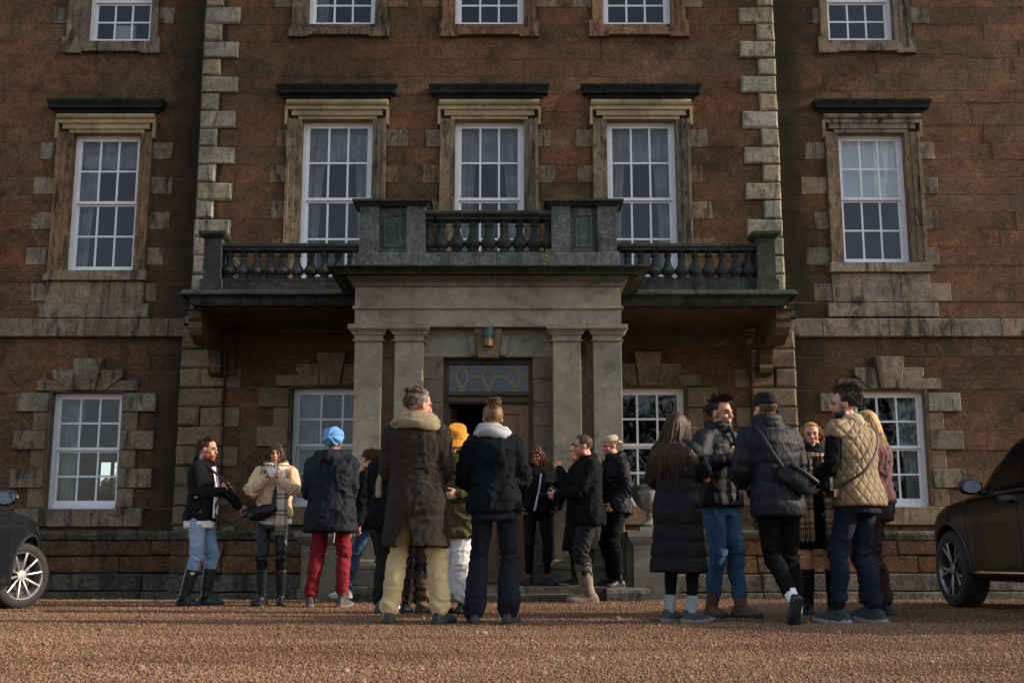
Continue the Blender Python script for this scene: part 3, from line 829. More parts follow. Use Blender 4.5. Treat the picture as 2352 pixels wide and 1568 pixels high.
# capitals and pilasters
LAND = .15
zc1_, zc0_ = ze0, rz(784, PYF-.1)
for c0, c1, s0, s1 in ((805, 889, 815, 878), (898, 983, 907, 971), (1259, 1344, 1270, 1334), (1353, 1436, 1362, 1427)):
    a, b = rx(s0, 820, PYF-.06), rx(s1, 820, PYF-.06)
    h = zc1_-zc0_
    MB().cornice(a, b, PYF-.1, PYF+.3, [(0, zc0_), (.025, zc0_+.005), (.025, zc0_+h*.1), (.005, zc0_+h*.12), (.005, zc0_+h*.38), (.03, zc0_+h*.42), (.03, zc0_+h*.5), (.05, zc0_+h*.62), (.075, zc0_+h*.72), (.08, zc0_+h*.74), (.08, zc1_-.001)]).build('capital', M['portico'], por)
    zbase = LAND+.30
    rows = [zc0_-.001]+[zc0_-(zc0_-zbase)*t for t in (1.0,)]
    MB().cbox(a, b, PYF-.1, PYF+.3, zbase, zc0_-.001, .006).build('pilaster', M['portico'], por)
    MB().cornice(a, b, PYF-.1, PYF+.3, [(.07, LAND), (.07, LAND+.16), (.05, LAND+.165), (.065, LAND+.19), (.065, LAND+.22), (.04, LAND+.245), (.02, LAND+.25), (.02, LAND+.27), (0, LAND+.30)]).build('pilaster_base', M['portico'], por)
# wall between the pilasters, porch side walls
DY = PYF+.16
dx0, dx1 = rx(1018, 850, DY), rx(1224.5, 850, DY)
zdt = rz(819, DY)
in0, in1 = rx(971, 820, DY)-.1, rx(1270, 820, DY)+.1
for a_, b_ in ((px0+.03, in0), (in1, px1-.03)): MB().box(a_, b_, PYF+.06, PYF+.4, LAND-.02, ze0).build('porch_wall', M['quoin_low'], por)
for a_, b_ in ((px0+.035, px0+.38), (px1-.38, px1-.035)): MB().box(a_, b_, PYF+.41, PV-.02, -.2, ze0-.001).build('porch_side_wall', M['portico'], por)
MB().box(in0+.001, in1-.001, DY, DY+.3, zdt, ze0-.001).build('door_lintel', M['portico'], por)
zj = [rz(y, DY) for y in (819, 870.5, 924, 977, 1030, 1085, 1140, 1195, 1250, 1300)]+[LAND]
for z1, z0 in zip(zj, zj[1:]):
    for a, b in ((in0+.001, dx0), (dx1, in1-.001)):
        MB().cbox(a, b, DY+rnd.uniform(-.006, .004), DY+.3, z0+.002, z1-.002, .006, .002).build('door_jamb_stone', M['jamb'], por)
cx = (dx0+dx1)/2
ky0, ky1 = rz(822, DY-.06), ze0-.002
MB().prism([(cx-.13, ky0), (cx+.13, ky0), (cx+.175, ky1), (cx-.175, ky1)], DY-.1, DY+.02, .008).build('keystone', M['quoin_low'], por)
for sg in (-1, 1):
    pl = [(cx+sg*.142, zdt+.01), (cx+sg*.22, zdt+.01), (cx+sg*.265, ky1-.09), (cx+sg*.172, ky1-.09)]
    MB().prism(pl if sg > 0 else pl[::-1], DY-.04, DY+.02, .006).build('voussoir', M['portico'], por)
# fanlight
FY = DY+.14
fz1, fz0 = zdt-.002, rz(899, FY)
fr = MB(); t_ = .06
fr.box(dx0, dx0+t_, FY, FY+.1, LAND, fz1); fr.box(dx1-t_, dx1, FY, FY+.1, LAND, fz1)
fr.box(dx0+t_, dx1-t_, FY, FY+.1, fz1-.07, fz1)
zb_ = rz(927, FY)
fr.cornice(dx0+t_, dx1-t_, FY-.0, FY+.1, [(-.0, zb_), (-.0, zb_+.02), (-.0, fz0)])
fr.box(dx0+t_, dx1-t_, FY-.035, FY-.001, zb_+.02, zb_+.07); fr.box(dx0+t_, dx1-t_, FY-.05, FY-.001, fz0-.05, fz0-.01)
door_frame = fr.build('door_frame', M['wood_d'], por)
lx0, lx1, lz0, lz1 = dx0+t_, dx1-t_, fz0, fz1-.07
lat = MB(); zm = (lz0+lz1)/2; w = lx1-lx0; hh = lz1-lz0
def barxz(mb, p, q, y, r=.019):
    d = Vector((q[0]-p[0], 0, q[1]-p[1])); n = Vector((-d.z, 0, d.x)).normalized()*r
    P = [(p[0]+n.x, y, p[1]+n.z), (p[0]-n.x, y, p[1]-n.z), (q[0]-n.x, y, q[1]-n.z), (q[0]+n.x, y, q[1]+n.z)]
    mb._add(P+[(a, y+.03, c) for a, b, c in P], [(0,1,2,3),(7,6,5,4),(0,4,5,1),(1,5,6,2),(2,6,7,3),(3,7,4,0)])
X_ = lambda t: lx0+w*t
segs = []
for c in (.17, .5, .83):
    hw = .085; s = 1 if c != .5 else 1
    segs += [((c, 1), (c-hw, .55)), ((c, 1), (c+hw, .55)), ((c-hw, .55), (c, .08)), ((c+hw, .55), (c, .08)), ((c, .08), (c, 0)), ((c, 1), (c, .9))]
segs += [((0, .55), (.085, .55)), ((.255, .55), (.415, .55)), ((.585, .55), (.745, .55)), ((.915, .55), (1, .55))]
for i, (p, q) in enumerate(segs): barxz(lat, (X_(p[0]), lz0+hh*p[1]), (X_(q[0]), lz0+hh*q[1]), FY+.03+i*.0004)
lat.build('fanlight_bars', wood('lattice_wood', '6b5d4a', '7d6d56'), por)
for i in range(4):
    MB().box(lx0+w*i/4, lx0+w*(i+1)/4, FY+.05, FY+.054, lz0, lz1).build('fanlight_pane', M['glass'], por)
# door: closed right leaf with panels, open left leaf swung in
dm = (lx0+lx1)/2
def leaf(x0, x1, y):
    m = MB(); z0, z1 = LAND+.01, zb_-.003; st = .11
    m.box(x0, x0+st, y, y+.05, z0, z1); m.box(x1-st, x1, y, y+.05, z0, z1)
    zs = [z0, z0+.9, z0+1.06, z0+1.36, z0+1.48, z1]
    rails = [(z0, z0+.2), (z0+.88, z0+1.02), (z0+1.32, z0+1.44), (z1-.12, z1)]
    for a, b in rails: m.box(x0+st, x1-st, y+.001, y+.05, a, b)
    for (a, b), (c, d) in zip(rails, rails[1:]):
        m.box(x0+st, x1-st, y+.028, y+.045, b, c)
        m.cbox(x0+st+.035, x1-st-.035, y+.012, y+.04, b+.035, c-.035, .014)
    return m
dr = leaf(dm, lx1, FY+.03).build('door', M['wood'], por)
MB().lathe(0, 0, [(.018, 0), (.018, .03), (.03, .04), (.03, .06), (.012, .07)], 14).xform(Matrix.Translation((dm+.06, FY+.03, 1.2)) @ Matrix.Rotation(PI/2, 4, 'X')).build('door_knob', plain('brass', (.35, .22, .08), .35, 1.), dr)
m = leaf(0, lx1-dm, 0); m.xform(Matrix.Translation((lx0, FY+.06, 0)) @ Matrix.Rotation(R(80), 4, 'Z')); m.build('door', M['wood'], por)
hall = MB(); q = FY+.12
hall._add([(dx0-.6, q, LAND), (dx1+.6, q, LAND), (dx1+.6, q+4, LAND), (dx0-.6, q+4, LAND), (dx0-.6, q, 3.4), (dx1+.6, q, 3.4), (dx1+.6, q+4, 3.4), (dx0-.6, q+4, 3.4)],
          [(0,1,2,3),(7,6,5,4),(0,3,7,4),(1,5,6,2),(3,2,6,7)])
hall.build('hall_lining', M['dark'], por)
# landing, step and flanking pedestals
SY = 13.1
stp = MB(); stp.box(rx(800, 1345, SY), rx(1395, 1345, SY), SY+.0, PYF+.1, -.25, LAND)
stp = stp.build('doorstep', M['base'], house); stp['label'] = 'low stone landing in front of the door'
tr = MB(); tr.prismx([(SY-.28, -.2), (SY-.28, .055), (SY-.265, .075), (SY-.001, .078), (SY-.001, -.2)], rx(862, 1350, SY-.28), rx(1330, 1350, SY-.28)); tr.build('tread', M['base'], stp)
for a, b in ((798, 860), (1394, 1493)):
    MB().prismx([(SY-.22, -.2), (SY-.22, .09), (SY-.2, .125), (SY-.16, .135), (SY+.9, .135), (SY+.9, -.2)], rx(a, 1345, SY-.2), rx(b, 1345, SY-.2)).build('side_slab', M['base'], stp)
PEDY = 13.45
for c in (749, 1496):
    w = .24
    x = rx(c, 1220, PEDY+.25)
    zt = rz(1220, PEDY+.2)
    pm = MB(); pm.box(x-w, x+w, PEDY, PYF+.35, -.3, zt-.16)
    pm.cornice(x-w, x+w, PEDY, PYF+.35, [(.0, zt-.16), (.03, zt-.13), (.05, zt-.1), (.07, zt-.06), (.07, zt-.0)])
    pm.box(x-w-.03, x+w+.03, PEDY-.03, PYF+.3, -.3, .12)
    p_ = pm.build('porch_pedestal', M['portico'], house)
    xe0, xe1 = (x+w, px0+.04) if c < 1000 else (px1-.04, x-w)
    if xe1 > xe0: MB().box(xe0, xe1, PEDY+.12, PYF+.3, -.3, zt-.17).box(xe0, xe1, PEDY+.08, PYF+.3, zt-.168, zt-.01).build('pedestal_wing', M['portico'], p_)
    # urn
    u = root('stone_urn', (x, PEDY+.25, zt))
    k = 1.02
    prof = [(.14, 0), (.14, .05), (.125, .06), (.13, .085), (.1, .1), (.06, .13), (.05, .17), (.065, .185), (.05, .2), (.055, .225), (.10, .25), (.16, .30), (.2, .37), (.215, .44), (.2, .47), (.225, .50), (.24, .515), (.235, .53), (.2, .525), (.18, .46), (.02, .44)]
    # square plinth, lathed body with gadroons
    b = MB(); b.box(x-.15, x+.15, PEDY+.10, PEDY+.40, zt, zt+.055); b.build('urn_plinth', M['portico'], u)
    b = MB(); n = 40; rings = []
    for r, z in prof[2:]:
        ring = []
        for j in range(n):
            a = 2*PI*j/n; g = 1+(.06*math.sin(a*10) if .24 < z < .47 else 0)
            ring.append((x+r*g*k*math.cos(a), PEDY+.25+r*g*k*math.sin(a), zt+z*1.02))
        rings.append(ring)
    b.loft(rings); b.build('urn_body', M['urn'], u, sharp=45)
    tag(u, 'carved stone urn on the porch pedestal %s' % ('behind the blue-turbaned man' if c < 1000 else 'beside the long black puffer coat'), 'urn', 'urns flanking the porch')
    # plant
    pl = MB(); rr = random.Random(c)
    for q in range(16):
        a = rr.uniform(0, 2*PI); L = rr.uniform(.08, .15); ti = rr.uniform(.3, 1.1)
        p = Vector((x+.06*math.cos(a), PEDY+.25+.06*math.sin(a), zt+.47))
        d = Vector((math.cos(a)*math.sin(ti), math.sin(a)*math.sin(ti), math.cos(ti))); sd_ = d.cross(Vector((0, 0, 1))).normalized()
        vs = []
        for i in range(5):
            t = i/4; wd = .018*math.sin(PI*(t*.9+.06)); c_ = p+d*L*t+Vector((0, 0, -.05*t*t)); vs += [c_-sd_*wd+Vector((0,0,wd*.5)), c_, c_+sd_*wd+Vector((0,0,wd*.5))]
        pl._add(vs, [f for i in range(4) for f in ((i*3, i*3+1, i*3+4, i*3+3), (i*3+1, i*3+2, i*3+5, i*3+4))])
    tag(pl.build('urn_plant', plain('plant_leaf', (.07, .13, .03), .5, spec=.4), None, smooth=True), 'small green plant in the urn %s' % ('behind the blue-turbaned man' if c < 1000 else 'beside the long black puffer coat'), 'plant')
# ---------------------------------------------------------------- fittings
lmp = root('porch_lamp', (cx, DY-.16, rz(793, DY-.2)))
l0, l1 = rx(1107, 790, DY-.2), rx(1133.5, 790, DY-.2); za, zb2 = rz(825-0, DY-.2), rz(752, DY-.2)
za = rz(793, DY-.2)
mb = MB(); n = 12; rings = []
for z, s in ((za+.1, 1), (zb2, 1), (zb2+.012, .9)):
    rings.append([(cx+(l1-l0)/2*s*math.cos(PI*(1+i/n)), DY-.101+.13*s*math.sin(PI*(1+i/n)), z) for i in range(n+1)])
mb.loft(rings); mb.build('lamp_hood', plain('verdigris_copper', (.05, .09, .09), .6, .4, bump=.5, bscale=30, var=.6), lmp)
mb = MB(); rings = []
for z, s in ((za, .9), (za+.098, .97)):
    rings.append([(cx+(l1-l0)/2*s*math.cos(PI*(1+i/n)), DY-.101+.13*s*math.sin(PI*(1+i/n)), z) for i in range(n+1)])
mb.loft(rings); mb.build('lamp_glass', plain('amber_glass', (.16, .07, .02), .25, bump=.2), lmp)
tag(lmp, 'half-round verdigris lamp with amber glass on the porch keystone', 'lamp')
for sg, xx, yy in ((1, 1812, 722), (-1, 440, 736)):
    fy = PV-.5 if sg > 0 else PV-.45
    x, z = rx(xx, yy, fy), rz(yy, fy)
    f = root('floodlight', (x, fy, z))
    Mx = Matrix.Translation((x, fy, z)) @ Matrix.Rotation(sg*R(-18), 4, 'Z') @ Matrix.Rotation(R(-14), 4, 'X')
    m = MB(); m.box(-.1, .1, -.02, .035, -.07, .07); m.box(-.07, .07, .035, .07, -.05, .05)
    for i in range(5): m.box(-.09, .09, .07, .085, -.045+i*.02, -.04+i*.02)
    for a, b, c, d in ((-.1, .1, .06, .07), (-.1, .1, -.07, -.06), (-.1, -.09, -.06, .06), (.09, .1, -.06, .06)): m.box(a, b, -.035, -.021, c, d)
    m.xform(Mx); m.build('lamp_housing', M['leadmetal'], f)
    m = MB(); m.box(-.088, .088, -.024, -.0205, -.058, .058); m.xform(Mx); m.build('lamp_lens', plain('lens', (.10, .09, .06), .15, spec=.8), f)
    m = MB(); m.tube([(x, fy+.05, z-.02), (x-sg*.06, fy+.2, z-.03), (x-sg*.1, PV-.09, z-.03)], [.014]*3, 8); m.box(x-sg*.1-.04, x-sg*.1+.04, PV-.13, PV-.08, z-.08, z+.03); m.build('lamp_bracket', M['leadmetal'], f)
    tag(f, 'small black floodlight on the bay corner under the balcony %s' % ('with its lens lit by daylight' if sg > 0 else 'in deep shade'), 'floodlight')
x, z = rx(521, 1214, YP-.0), zc1
bb = MB(); bb.cbox(x-.055, x+.055, YP-.05, YP+.06, z-.005, z+.115, .01); 
tag(bb.build('junction_box', M['leadmetal'], None), 'small black box standing on the plinth ledge', 'box')
# shoots growing out of the porch parapet
iv = MB(); rr = random.Random(5); x0 = rx(1248, 600, YQ-.1); zi = zk1
for s in range(4):
    p = Vector((x0+rr.uniform(-.02, .02), YQ-.09, zi)); pts = [p.copy()]; d = Vector((rr.uniform(-.3, .3), -.05, 1)).normalized()
    for i in range(5): d = (d+Vector((rr.uniform(-.4, .4), 0, .1))).normalized(); p = p+d*rr.uniform(.03, .07); pts.append(p.copy())
    iv.tube(pts, [.003]*len(pts), 5)
    for q in pts[1:]:
        for _ in range(3):
            a = rr.uniform(0, 2*PI); e = Vector((math.cos(a), -.4, math.sin(a)))*.022; n_ = Vector((-math.sin(a), 0, math.cos(a)))*.011
            iv._add([q, q+e*.5+n_, q+e, q+e*.5-n_], [(0,1,2,3)])
tag(iv.build('weed', plain('weed_leaf', (.10, .12, .03), .6), None), 'thin weed sprouting from the porch parapet', 'plant')

chx, chy, chz = rx(287, 70, WG+.7), WG+.7, rz(60, WG+.7)-.55
ch = root('chair', (chx, chy, chz-.6)); fr_ = MB()
for sg in (-1, 1): fr_.box(chx+sg*.2-.018, chx+sg*.2+.018, chy, chy+.035, chz-.6, chz+.60)
for sg in (-1, 1): fr_.box(chx+sg*.2-.018, chx+sg*.2+.018, chy-.45, chy-.415, chz-.6, chz-.12)
fr_.build('chair_frame', M['wood_d'], ch); sb_ = MB(); sb_.cbox(chx-.178, chx+.178, chy-.03, chy+.03, chz+.02, chz+.55, .02); sb_.build('back_cushion', M['tee_like'] if 'tee_like' in M else M['blind'], ch)
st_ = MB(); st_.cbox(chx-.22, chx+.22, chy-.46, chy-.035, chz-.12, chz-.03, .02); st_.build('seat', M['blind'], ch)
tag(ch, 'white-backed chair standing inside a top floor window of the side wing', 'chair')
# ================================================================== THE GROUND
def gz(x, y):
    t = min(1, max(0, (y-12.9)/(16.9-12.9)))
    base = -.17*t*t*(3-2*t)
    return base+.012*math.sin(x*.7+y*.5)*min(1, max(0, (15-y)/4))*.5
def gravel_mat(name, k):
    t = NT(name); p = t.pos()
    rnd = t.n('ShaderNodeObjectInfo').outputs['Random']
    v = t.voro(75, p, out='Color')
    sep = t.n('ShaderNodeSeparateColor'); t.l(v, sep.inputs[0])
    cols = [(0, '6f523f'), (.25, '84654d'), (.5, '8f7056'), (.7, '7c604b'), (.85, '987b62'), (1, '6f5442')]
    c = t.ramp(rnd if k else sep.outputs[0], cols)
    big = t.noise(1.0, 6, .62, t.pos((.35, 1.3, 1)), .5)
    c = t.mix(c, t.mix(c, (.62, .57, .54), 1, 'MULTIPLY'), t.ramp(big, [(.36, 1), (.6, 0)]))
    if k:
        nr = t.bump(t.noise(90, 4, .6, p), .4, .004)
    else:
        d = t.voro(75, p); d2 = t.voro(150, p)
        c = t.mix(c, t.mix(c, (.35, .33, .32), 1, 'MULTIPLY'), t.ramp(d, [(.4, 0), (.8, .65)]))
        h = t.math('ADD', t.math('MULTIPLY', d, -1.0), t.math('MULTIPLY', d2, -.4))
        nr = t.bump(h, 1.0, .02)
    t.bsdf(c, .9, nr, Specular_IOR_Level=.2); return t.m
xs = [-600, -200, -60, -25, -12]+[-10+i*.5 for i in range(41)]+[12, 25, 60, 200, 600]
ys = [-600, -200, -60, -20, -5, 0]+[2+i*.4 for i in range(40)]+[19, 25, 60, 200, 600]
mb = MB(); nx = len(xs)
mb._add([(x, y, gz(x, y)) for y in ys for x in xs], [(j*nx+i, j*nx+i+1, (j+1)*nx+i+1, (j+1)*nx+i) for j in range(len(ys)-1) for i in range(nx-1)])
g = mb.build('ground', gravel_mat('gravel_ground', 0), None, smooth=True); tag(g, 'reddish gravel forecourt in front of the house', None, kind='structure')
# loose gravel: tens of thousands of small stones
rg = np.random.default_rng(11)
N = 250000
u = rg.random(N)
yy = 4.5*(17.2/4.5)**u**1.0
hw = yy*.46+1.6
xx = (rg.random(N)*2-1)*hw
ok = ~((xx > rx(795, 1345, SY)) & (xx < rx(1500, 1345, SY)) & (yy > SY-.3)) & (yy < 17.1) & (np.abs(xx) < 8.6)
xx, yy = xx[ok], yy[ok]; N = len(xx)
zz = np.array([gz(a, b) for a, b in zip(xx, yy)])
sc = (.0027+.005*rg.random(N)**2.2)*(1+.04*(yy-5))
sc = np.where(rg.random(N) < .008, sc*rg.uniform(1.6, 2.6, N), sc)
me = bpy.data.meshes.new('gravel'); me.vertices.add(N)
me.vertices.foreach_set('co', np.stack([xx, yy, zz+sc*.25], 1).ravel().astype(np.float32))
a = me.attributes.new('scl', 'FLOAT_VECTOR', 'POINT'); a.data.foreach_set('vector', (sc[:, None]*(.7+.6*rg.random((N, 3)))*np.array([1.15, 1.15, .85])).ravel().astype(np.float32))
a = me.attributes.new('rot', 'FLOAT_VECTOR', 'POINT'); a.data.foreach_set('vector', ((rg.random((N, 3))-.5)*np.array([.9, .9, 6.28])).ravel().astype(np.float32))
gv = bpy.data.objects.new('gravel', me); COL.objects.link(gv)
gm = gravel_mat('gravel_stone', 1)
ng = bpy.data.node_groups.new('gravel_nodes', 'GeometryNodeTree')
ng.interface.new_socket('Geometry', in_out='INPUT', socket_type='NodeSocketGeometry'); ng.interface.new_socket('Geometry', in_out='OUTPUT', socket_type='NodeSocketGeometry')
gi = ng.nodes.new('NodeGroupInput'); go = ng.nodes.new('NodeGroupOutput')
ico = ng.nodes.new('GeometryNodeMeshIcoSphere'); ico.inputs['Radius'].default_value = 1; ico.inputs['Subdivisions'].default_value = 2
sp = ng.nodes.new('GeometryNodeSetPosition'); nz = ng.nodes.new('ShaderNodeTexNoise'); nz.inputs['Scale'].default_value = 1.1
vm = ng.nodes.new('ShaderNodeVectorMath'); vm.operation = 'SUBTRACT'; vm.inputs[1].default_value = (.5, .5, .5)
vs_ = ng.nodes.new('ShaderNodeVectorMath'); vs_.operation = 'SCALE'; vs_.inputs['Scale'].default_value = 1.3
sm_ = ng.nodes.new('GeometryNodeSetMaterial'); sm_.inputs['Material'].default_value = gm
ip = ng.nodes.new('GeometryNodeInstanceOnPoints'); m2p = ng.nodes.new('GeometryNodeMeshToPoints')
na = ng.nodes.new('GeometryNodeInputNamedAttribute'); na.data_type = 'FLOAT_VECTOR'; na.inputs['Name'].default_value = 'scl'
nb = ng.nodes.new('GeometryNodeInputNamedAttribute'); nb.data_type = 'FLOAT_VECTOR'; nb.inputs['Name'].default_value = 'rot'
e2r = ng.nodes.new('FunctionNodeEulerToRotation')
L_ = ng.links.new
L_(ico.outputs['Mesh'], sp.inputs['Geometry']); L_(nz.outputs['Color'], vm.inputs[0]); L_(vm.outputs[0], vs_.inputs[0]); L_(vs_.outputs[0], sp.inputs['Offset'])
L_(sp.outputs[0], sm_.inputs['Geometry']); L_(sm_.outputs[0], ip.inputs['Instance']); L_(gi.outputs[0], m2p.inputs['Mesh']); L_(m2p.outputs[0], ip.inputs['Points'])
L_(na.outputs['Attribute'], ip.inputs['Scale']); L_(nb.outputs['Attribute'], e2r.inputs[0]); L_(e2r.outputs[0], ip.inputs['Rotation']); L_(ip.outputs[0], go.inputs[0])
gv.modifiers.new('g', 'NODES').node_group = ng
me.materials.append(gm)
tag(gv, 'loose reddish gravel stones spread over the forecourt', 'gravel', kind='stuff')

# ---------------------------------------------------------------- trees across the drive, seen only as reflections in the panes
leafm = plain('tree_leaf', (.035, .05, .015), .7, var=.5, bscale=30)
def far_tree(x, y, h, w, seed, label):
    r_ = random.Random(seed); o = root('tree', (x, y, 0)); tk = MB(); tk.tube([(x, y, -.1), (x+.1, y, h*.3), (x-.1, y+.2, h*.6)], [h*.03, h*.022, h*.01], 10)
    for i in range(9):
        a = r_.uniform(0, 6.28); z = h*r_.uniform(.25, .55); L = w*r_.uniform(.5, .9); tk.tube([(x, y, z), (x+L*.5*math.cos(a), y+L*.5*math.sin(a), z+L*.4), (x+L*math.cos(a), y+L*math.sin(a), z+L*.7)], [h*.01, h*.007, h*.003], 6)
    tk.build('trunk', M['wood_d'], o); cr = MB()
    cl = [(r_.gauss(0, .45), r_.gauss(0, .45), r_.uniform(.3, .95), r_.uniform(.18, .4)) for _ in range(26)]
    for i in range(3200):
        cx_, cy_, cz_, cr_ = r_.choice(cl); d = Vector((r_.gauss(0, 1), r_.gauss(0, 1), r_.gauss(0, 1))).normalized()*cr_*r_.random()**.4
        c_ = Vector((x+(cx_+d.x)*w, y+(cy_+d.y)*w, (cz_+d.z*.6)*h)); e = Vector((r_.gauss(0, 1), r_.gauss(0, 1), r_.gauss(0, 1))).normalized(); f_ = e.orthogonal().normalized(); s_ = r_.uniform(.12, .26)
        cr._add([c_-e*s_, c_+f_*s_*.5, c_+e*s_, c_-f_*s_*.5], [(0,1,2,3)])
    cr.build('crown', leafm, o); tag(o, label, 'tree', 'trees across the drive')
for i, (x, y, h, w) in enumerate(((5, -38, 9, 4), (11, -42, 12, 5), (17, -40, 10, 4.5), (24, -44, 13, 5.5), (31, -42, 12, 5), (39, -46, 14, 6), (-6, -60, 7, 3.5), (-30, -70, 8, 4))):
    far_tree(x, y, h, w, i, 'leafy green tree across the drive, mirrored in the ground floor windows')

far_tree(rx(243, 1110, 30), 30, 2.3, 1.7, 21, 'green shrub behind the house, seen through two windows of the ground floor')
# ================================================================== PEOPLE: the builder
def _h(ix, iy, iz, seed):
    n = (ix*73856093) ^ (iy*19349663) ^ (iz*83492791) ^ (seed*2654435761 & 0x7fffffff)
    n = (n ^ (n >> 13))*1274126177 & 0x7fffffff
    n = (n ^ (n >> 16)) & 0xffff
    return n/32767.5-1.0
def vnoise(p, seed=0):
    p = np.asarray(p, float); i = np.floor(p).astype(np.int64); f = p-i; f = f*f*(3-2*f)
    r = 0
    for a in (0, 1):
        for b in (0, 1):
            for c in (0, 1):
                w = (f[:, 0] if a else 1-f[:, 0])*(f[:, 1] if b else 1-f[:, 1])*(f[:, 2] if c else 1-f[:, 2])
                r = r+w*_h(i[:, 0]+a, i[:, 1]+b, i[:, 2]+c, seed)
    return r
def remesh(mb, voxel, smooth=4, fac=.5):
    """union of all shells in mb as one continuous surface; returns (verts, normals, mesh)"""
    me = mb.mesh('tmp'); o = bpy.data.objects.new('tmp', me); COL.objects.link(o)
    m = o.modifiers.new('r', 'REMESH'); m.mode = 'VOXEL'; m.voxel_size = voxel; m.use_smooth_shade = True
    if smooth:
        k = o.modifiers.new('s', 'SMOOTH'); k.factor = fac; k.iterations = smooth
    dg = bpy.context.evaluated_depsgraph_get(); dg.update()
    ev = o.evaluated_get(dg); out = bpy.data.meshes.new_from_object(ev, depsgraph=dg)
    bpy.data.objects.remove(o); bpy.data.meshes.remove(me)
    n = len(out.vertices); v = np.empty(n*3); out.vertices.foreach_get('co', v); nn = np.empty(n*3)
    out.vertex_normals.foreach_get('vector', nn)
    return v.reshape(-1, 3), nn.reshape(-1, 3), out
def put(me, v, name, mat, parent, col=None):
    me.vertices.foreach_set('co', v.ravel()); me.name = name
    me.materials.clear()
    for m in (mat if isinstance(mat, (list, tuple)) else [mat]): me.materials.append(m)
    me.polygons.foreach_set('use_smooth', [True]*len(me.polygons))
    if col is not None:
        a = me.color_attributes.new('Col', 'FLOAT_COLOR', 'POINT')
        a.data.foreach_set('color', np.concatenate([col, np.ones((len(col), 1))], 1).ravel())
    me.update()
    o = bpy.data.objects.new(name, me); COL.objects.link(o); o.parent = parent
    o.matrix_parent_inverse = PINV.get(parent.name, Matrix.Identity(4)); return o
def bonecoord(v, bones):
    """nearest bone index, length along it, distance"""
    best = np.full(len(v), 1e9); idx = np.zeros(len(v), int); al = np.zeros(len(v)); tt = np.zeros(len(v))
    for i, (a, b) in enumerate(bones):
        a = np.array(a); b = np.array(b); d = b-a; L = np.linalg.norm(d); d = d/L
        t = np.clip((v-a) @ d, 0, L); dist = np.linalg.norm(v-a-t[:, None]*d, axis=1)
        k = dist < best; best[k] = dist[k]; idx[k] = i; al[k] = t[k]; tt[k] = t[k]/L
    return idx, al, tt, best
def fabric(name, col, rough=.85, scale=300, bump=.25, var=.25, sheen=0., pat=None, col2=None, spec=.3, fold=0):
    t = NT(name); p = t.pos()
    c = lin(col)[:3]
    nz = t.noise(7, 5, .6, p)
    base = t.mix(c, tuple(x*(1-var) for x in c), t.ramp(nz, [(.35, 1), (.65, 0)]))
    if pat == 'tweed':
        sp = t.n('ShaderNodeSeparateXYZ'); t.l(p, sp.inputs[0])
        zig = t.math('PINGPONG', sp.outputs[0], .018)
        w = t.math('SINE', t.math('MULTIPLY', t.math('ADD', sp.outputs[2], t.math('MULTIPLY', zig, 1.6)), 420))
        base = t.mix(base, col2, t.ramp(w, [(.35, 0), (.6, .9)]))
    if pat == 'denim':
        f = t.noise(2.6, 6, .65, p)
        base = t.mix(base, col2, t.ramp(f, [(.45, 0), (.72, .8)]))
    if pat == 'plaid':
        sp = t.n('ShaderNodeSeparateXYZ'); t.l(p, sp.inputs[0])
        for ax, per in ((0, .07), (2, .085)):
            m_ = t.math('PINGPONG', sp.outputs[ax], per)
            base = t.mix(base, col2, t.ramp(t.math('DIVIDE', m_, per), [(.62, 0), (.66, .75), (.86, .75), (.9, 0)]))
            base = t.mix(base, (.55, .5, .42), t.ramp(t.math('DIVIDE', m_, per), [(.30, 0), (.32, .7), (.38, .7), (.4, 0)]))
    if pat == 'camo':
        v = t.voro(16, p, out='Color'); sx = t.n('ShaderNodeSeparateColor'); t.l(v, sx.inputs[0])
        base = t.mix(base, col2, t.ramp(sx.outputs[0], [(.4, 0), (.45, 1)]))
        base = t.mix(base, (.16, .10, .06), t.ramp(sx.outputs[1], [(.66, 0), (.7, 1)]))
    if pat == 'quilt':
        at = t.n('ShaderNodeAttribute'); at.attribute_name = 'Col'; sx = t.n('ShaderNodeSeparateColor'); t.l(at.outputs['Color'], sx.inputs[0])
        q1, q2 = (t.math('ABSOLUTE', t.math('SINE', t.math('MULTIPLY', sx.outputs[i], PI))) for i in (0, 1))
        qm = t.math('MINIMUM', q1, q2)
        base = t.mix(base, tuple(x*.5 for x in c), t.ramp(qm, [(.03, .8), (.11, 0)]))
        qb = t.bump(t.math('POWER', qm, .5), .55, .02)
    h = t.noise(scale, 3, .6, p)
    if pat == 'quilt': nr = t.bump(h, bump*.4, .002, qb)
    elif fold:
        h = t.math('ADD', t.math('MULTIPLY', h, .25), t.noise(fold, 4, .55, t.pos((1, 1, .5)), 1.2))
        nr = t.bump(h, bump, .02)
    else: nr = t.bump(h, bump, .002)
    t.bsdf(base, rough, nr, Specular_IOR_Level=spec, Sheen_Weight=sheen, Sheen_Roughness=.4); return t.m
def skin_mat():
    t = NT('skin'); a = t.n('ShaderNodeAttribute'); a.attribute_name = 'Col'
    nz = t.noise(60, 5, .6, t.pos())
    c = t.mix(a.outputs['Color'], t.mix(a.outputs['Color'], (.8, .7, .68), 1, 'MULTIPLY'), t.ramp(nz, [(.4, 0), (.7, .7)]))
    t.bsdf(c, .5, t.bump(t.noise(260, 3, .6, t.pos()), .15, .002), Specular_IOR_Level=.4, Subsurface_Weight=.08, Subsurface_Radius=(.01, .004, .002)); return t.m
M['skin'] = skin_mat()
def hair_mat(name, c1, c2, rough=.55):
    t = NT(name); p = t.pos((60, 60, 8)); nz = t.noise(1.0, 4, .6, p)
    b = t.bsdf(t.ramp(nz, [(.3, c1), (.7, c2)]), rough, t.bump(nz, .5, .004), Specular_IOR_Level=.3); return t.m
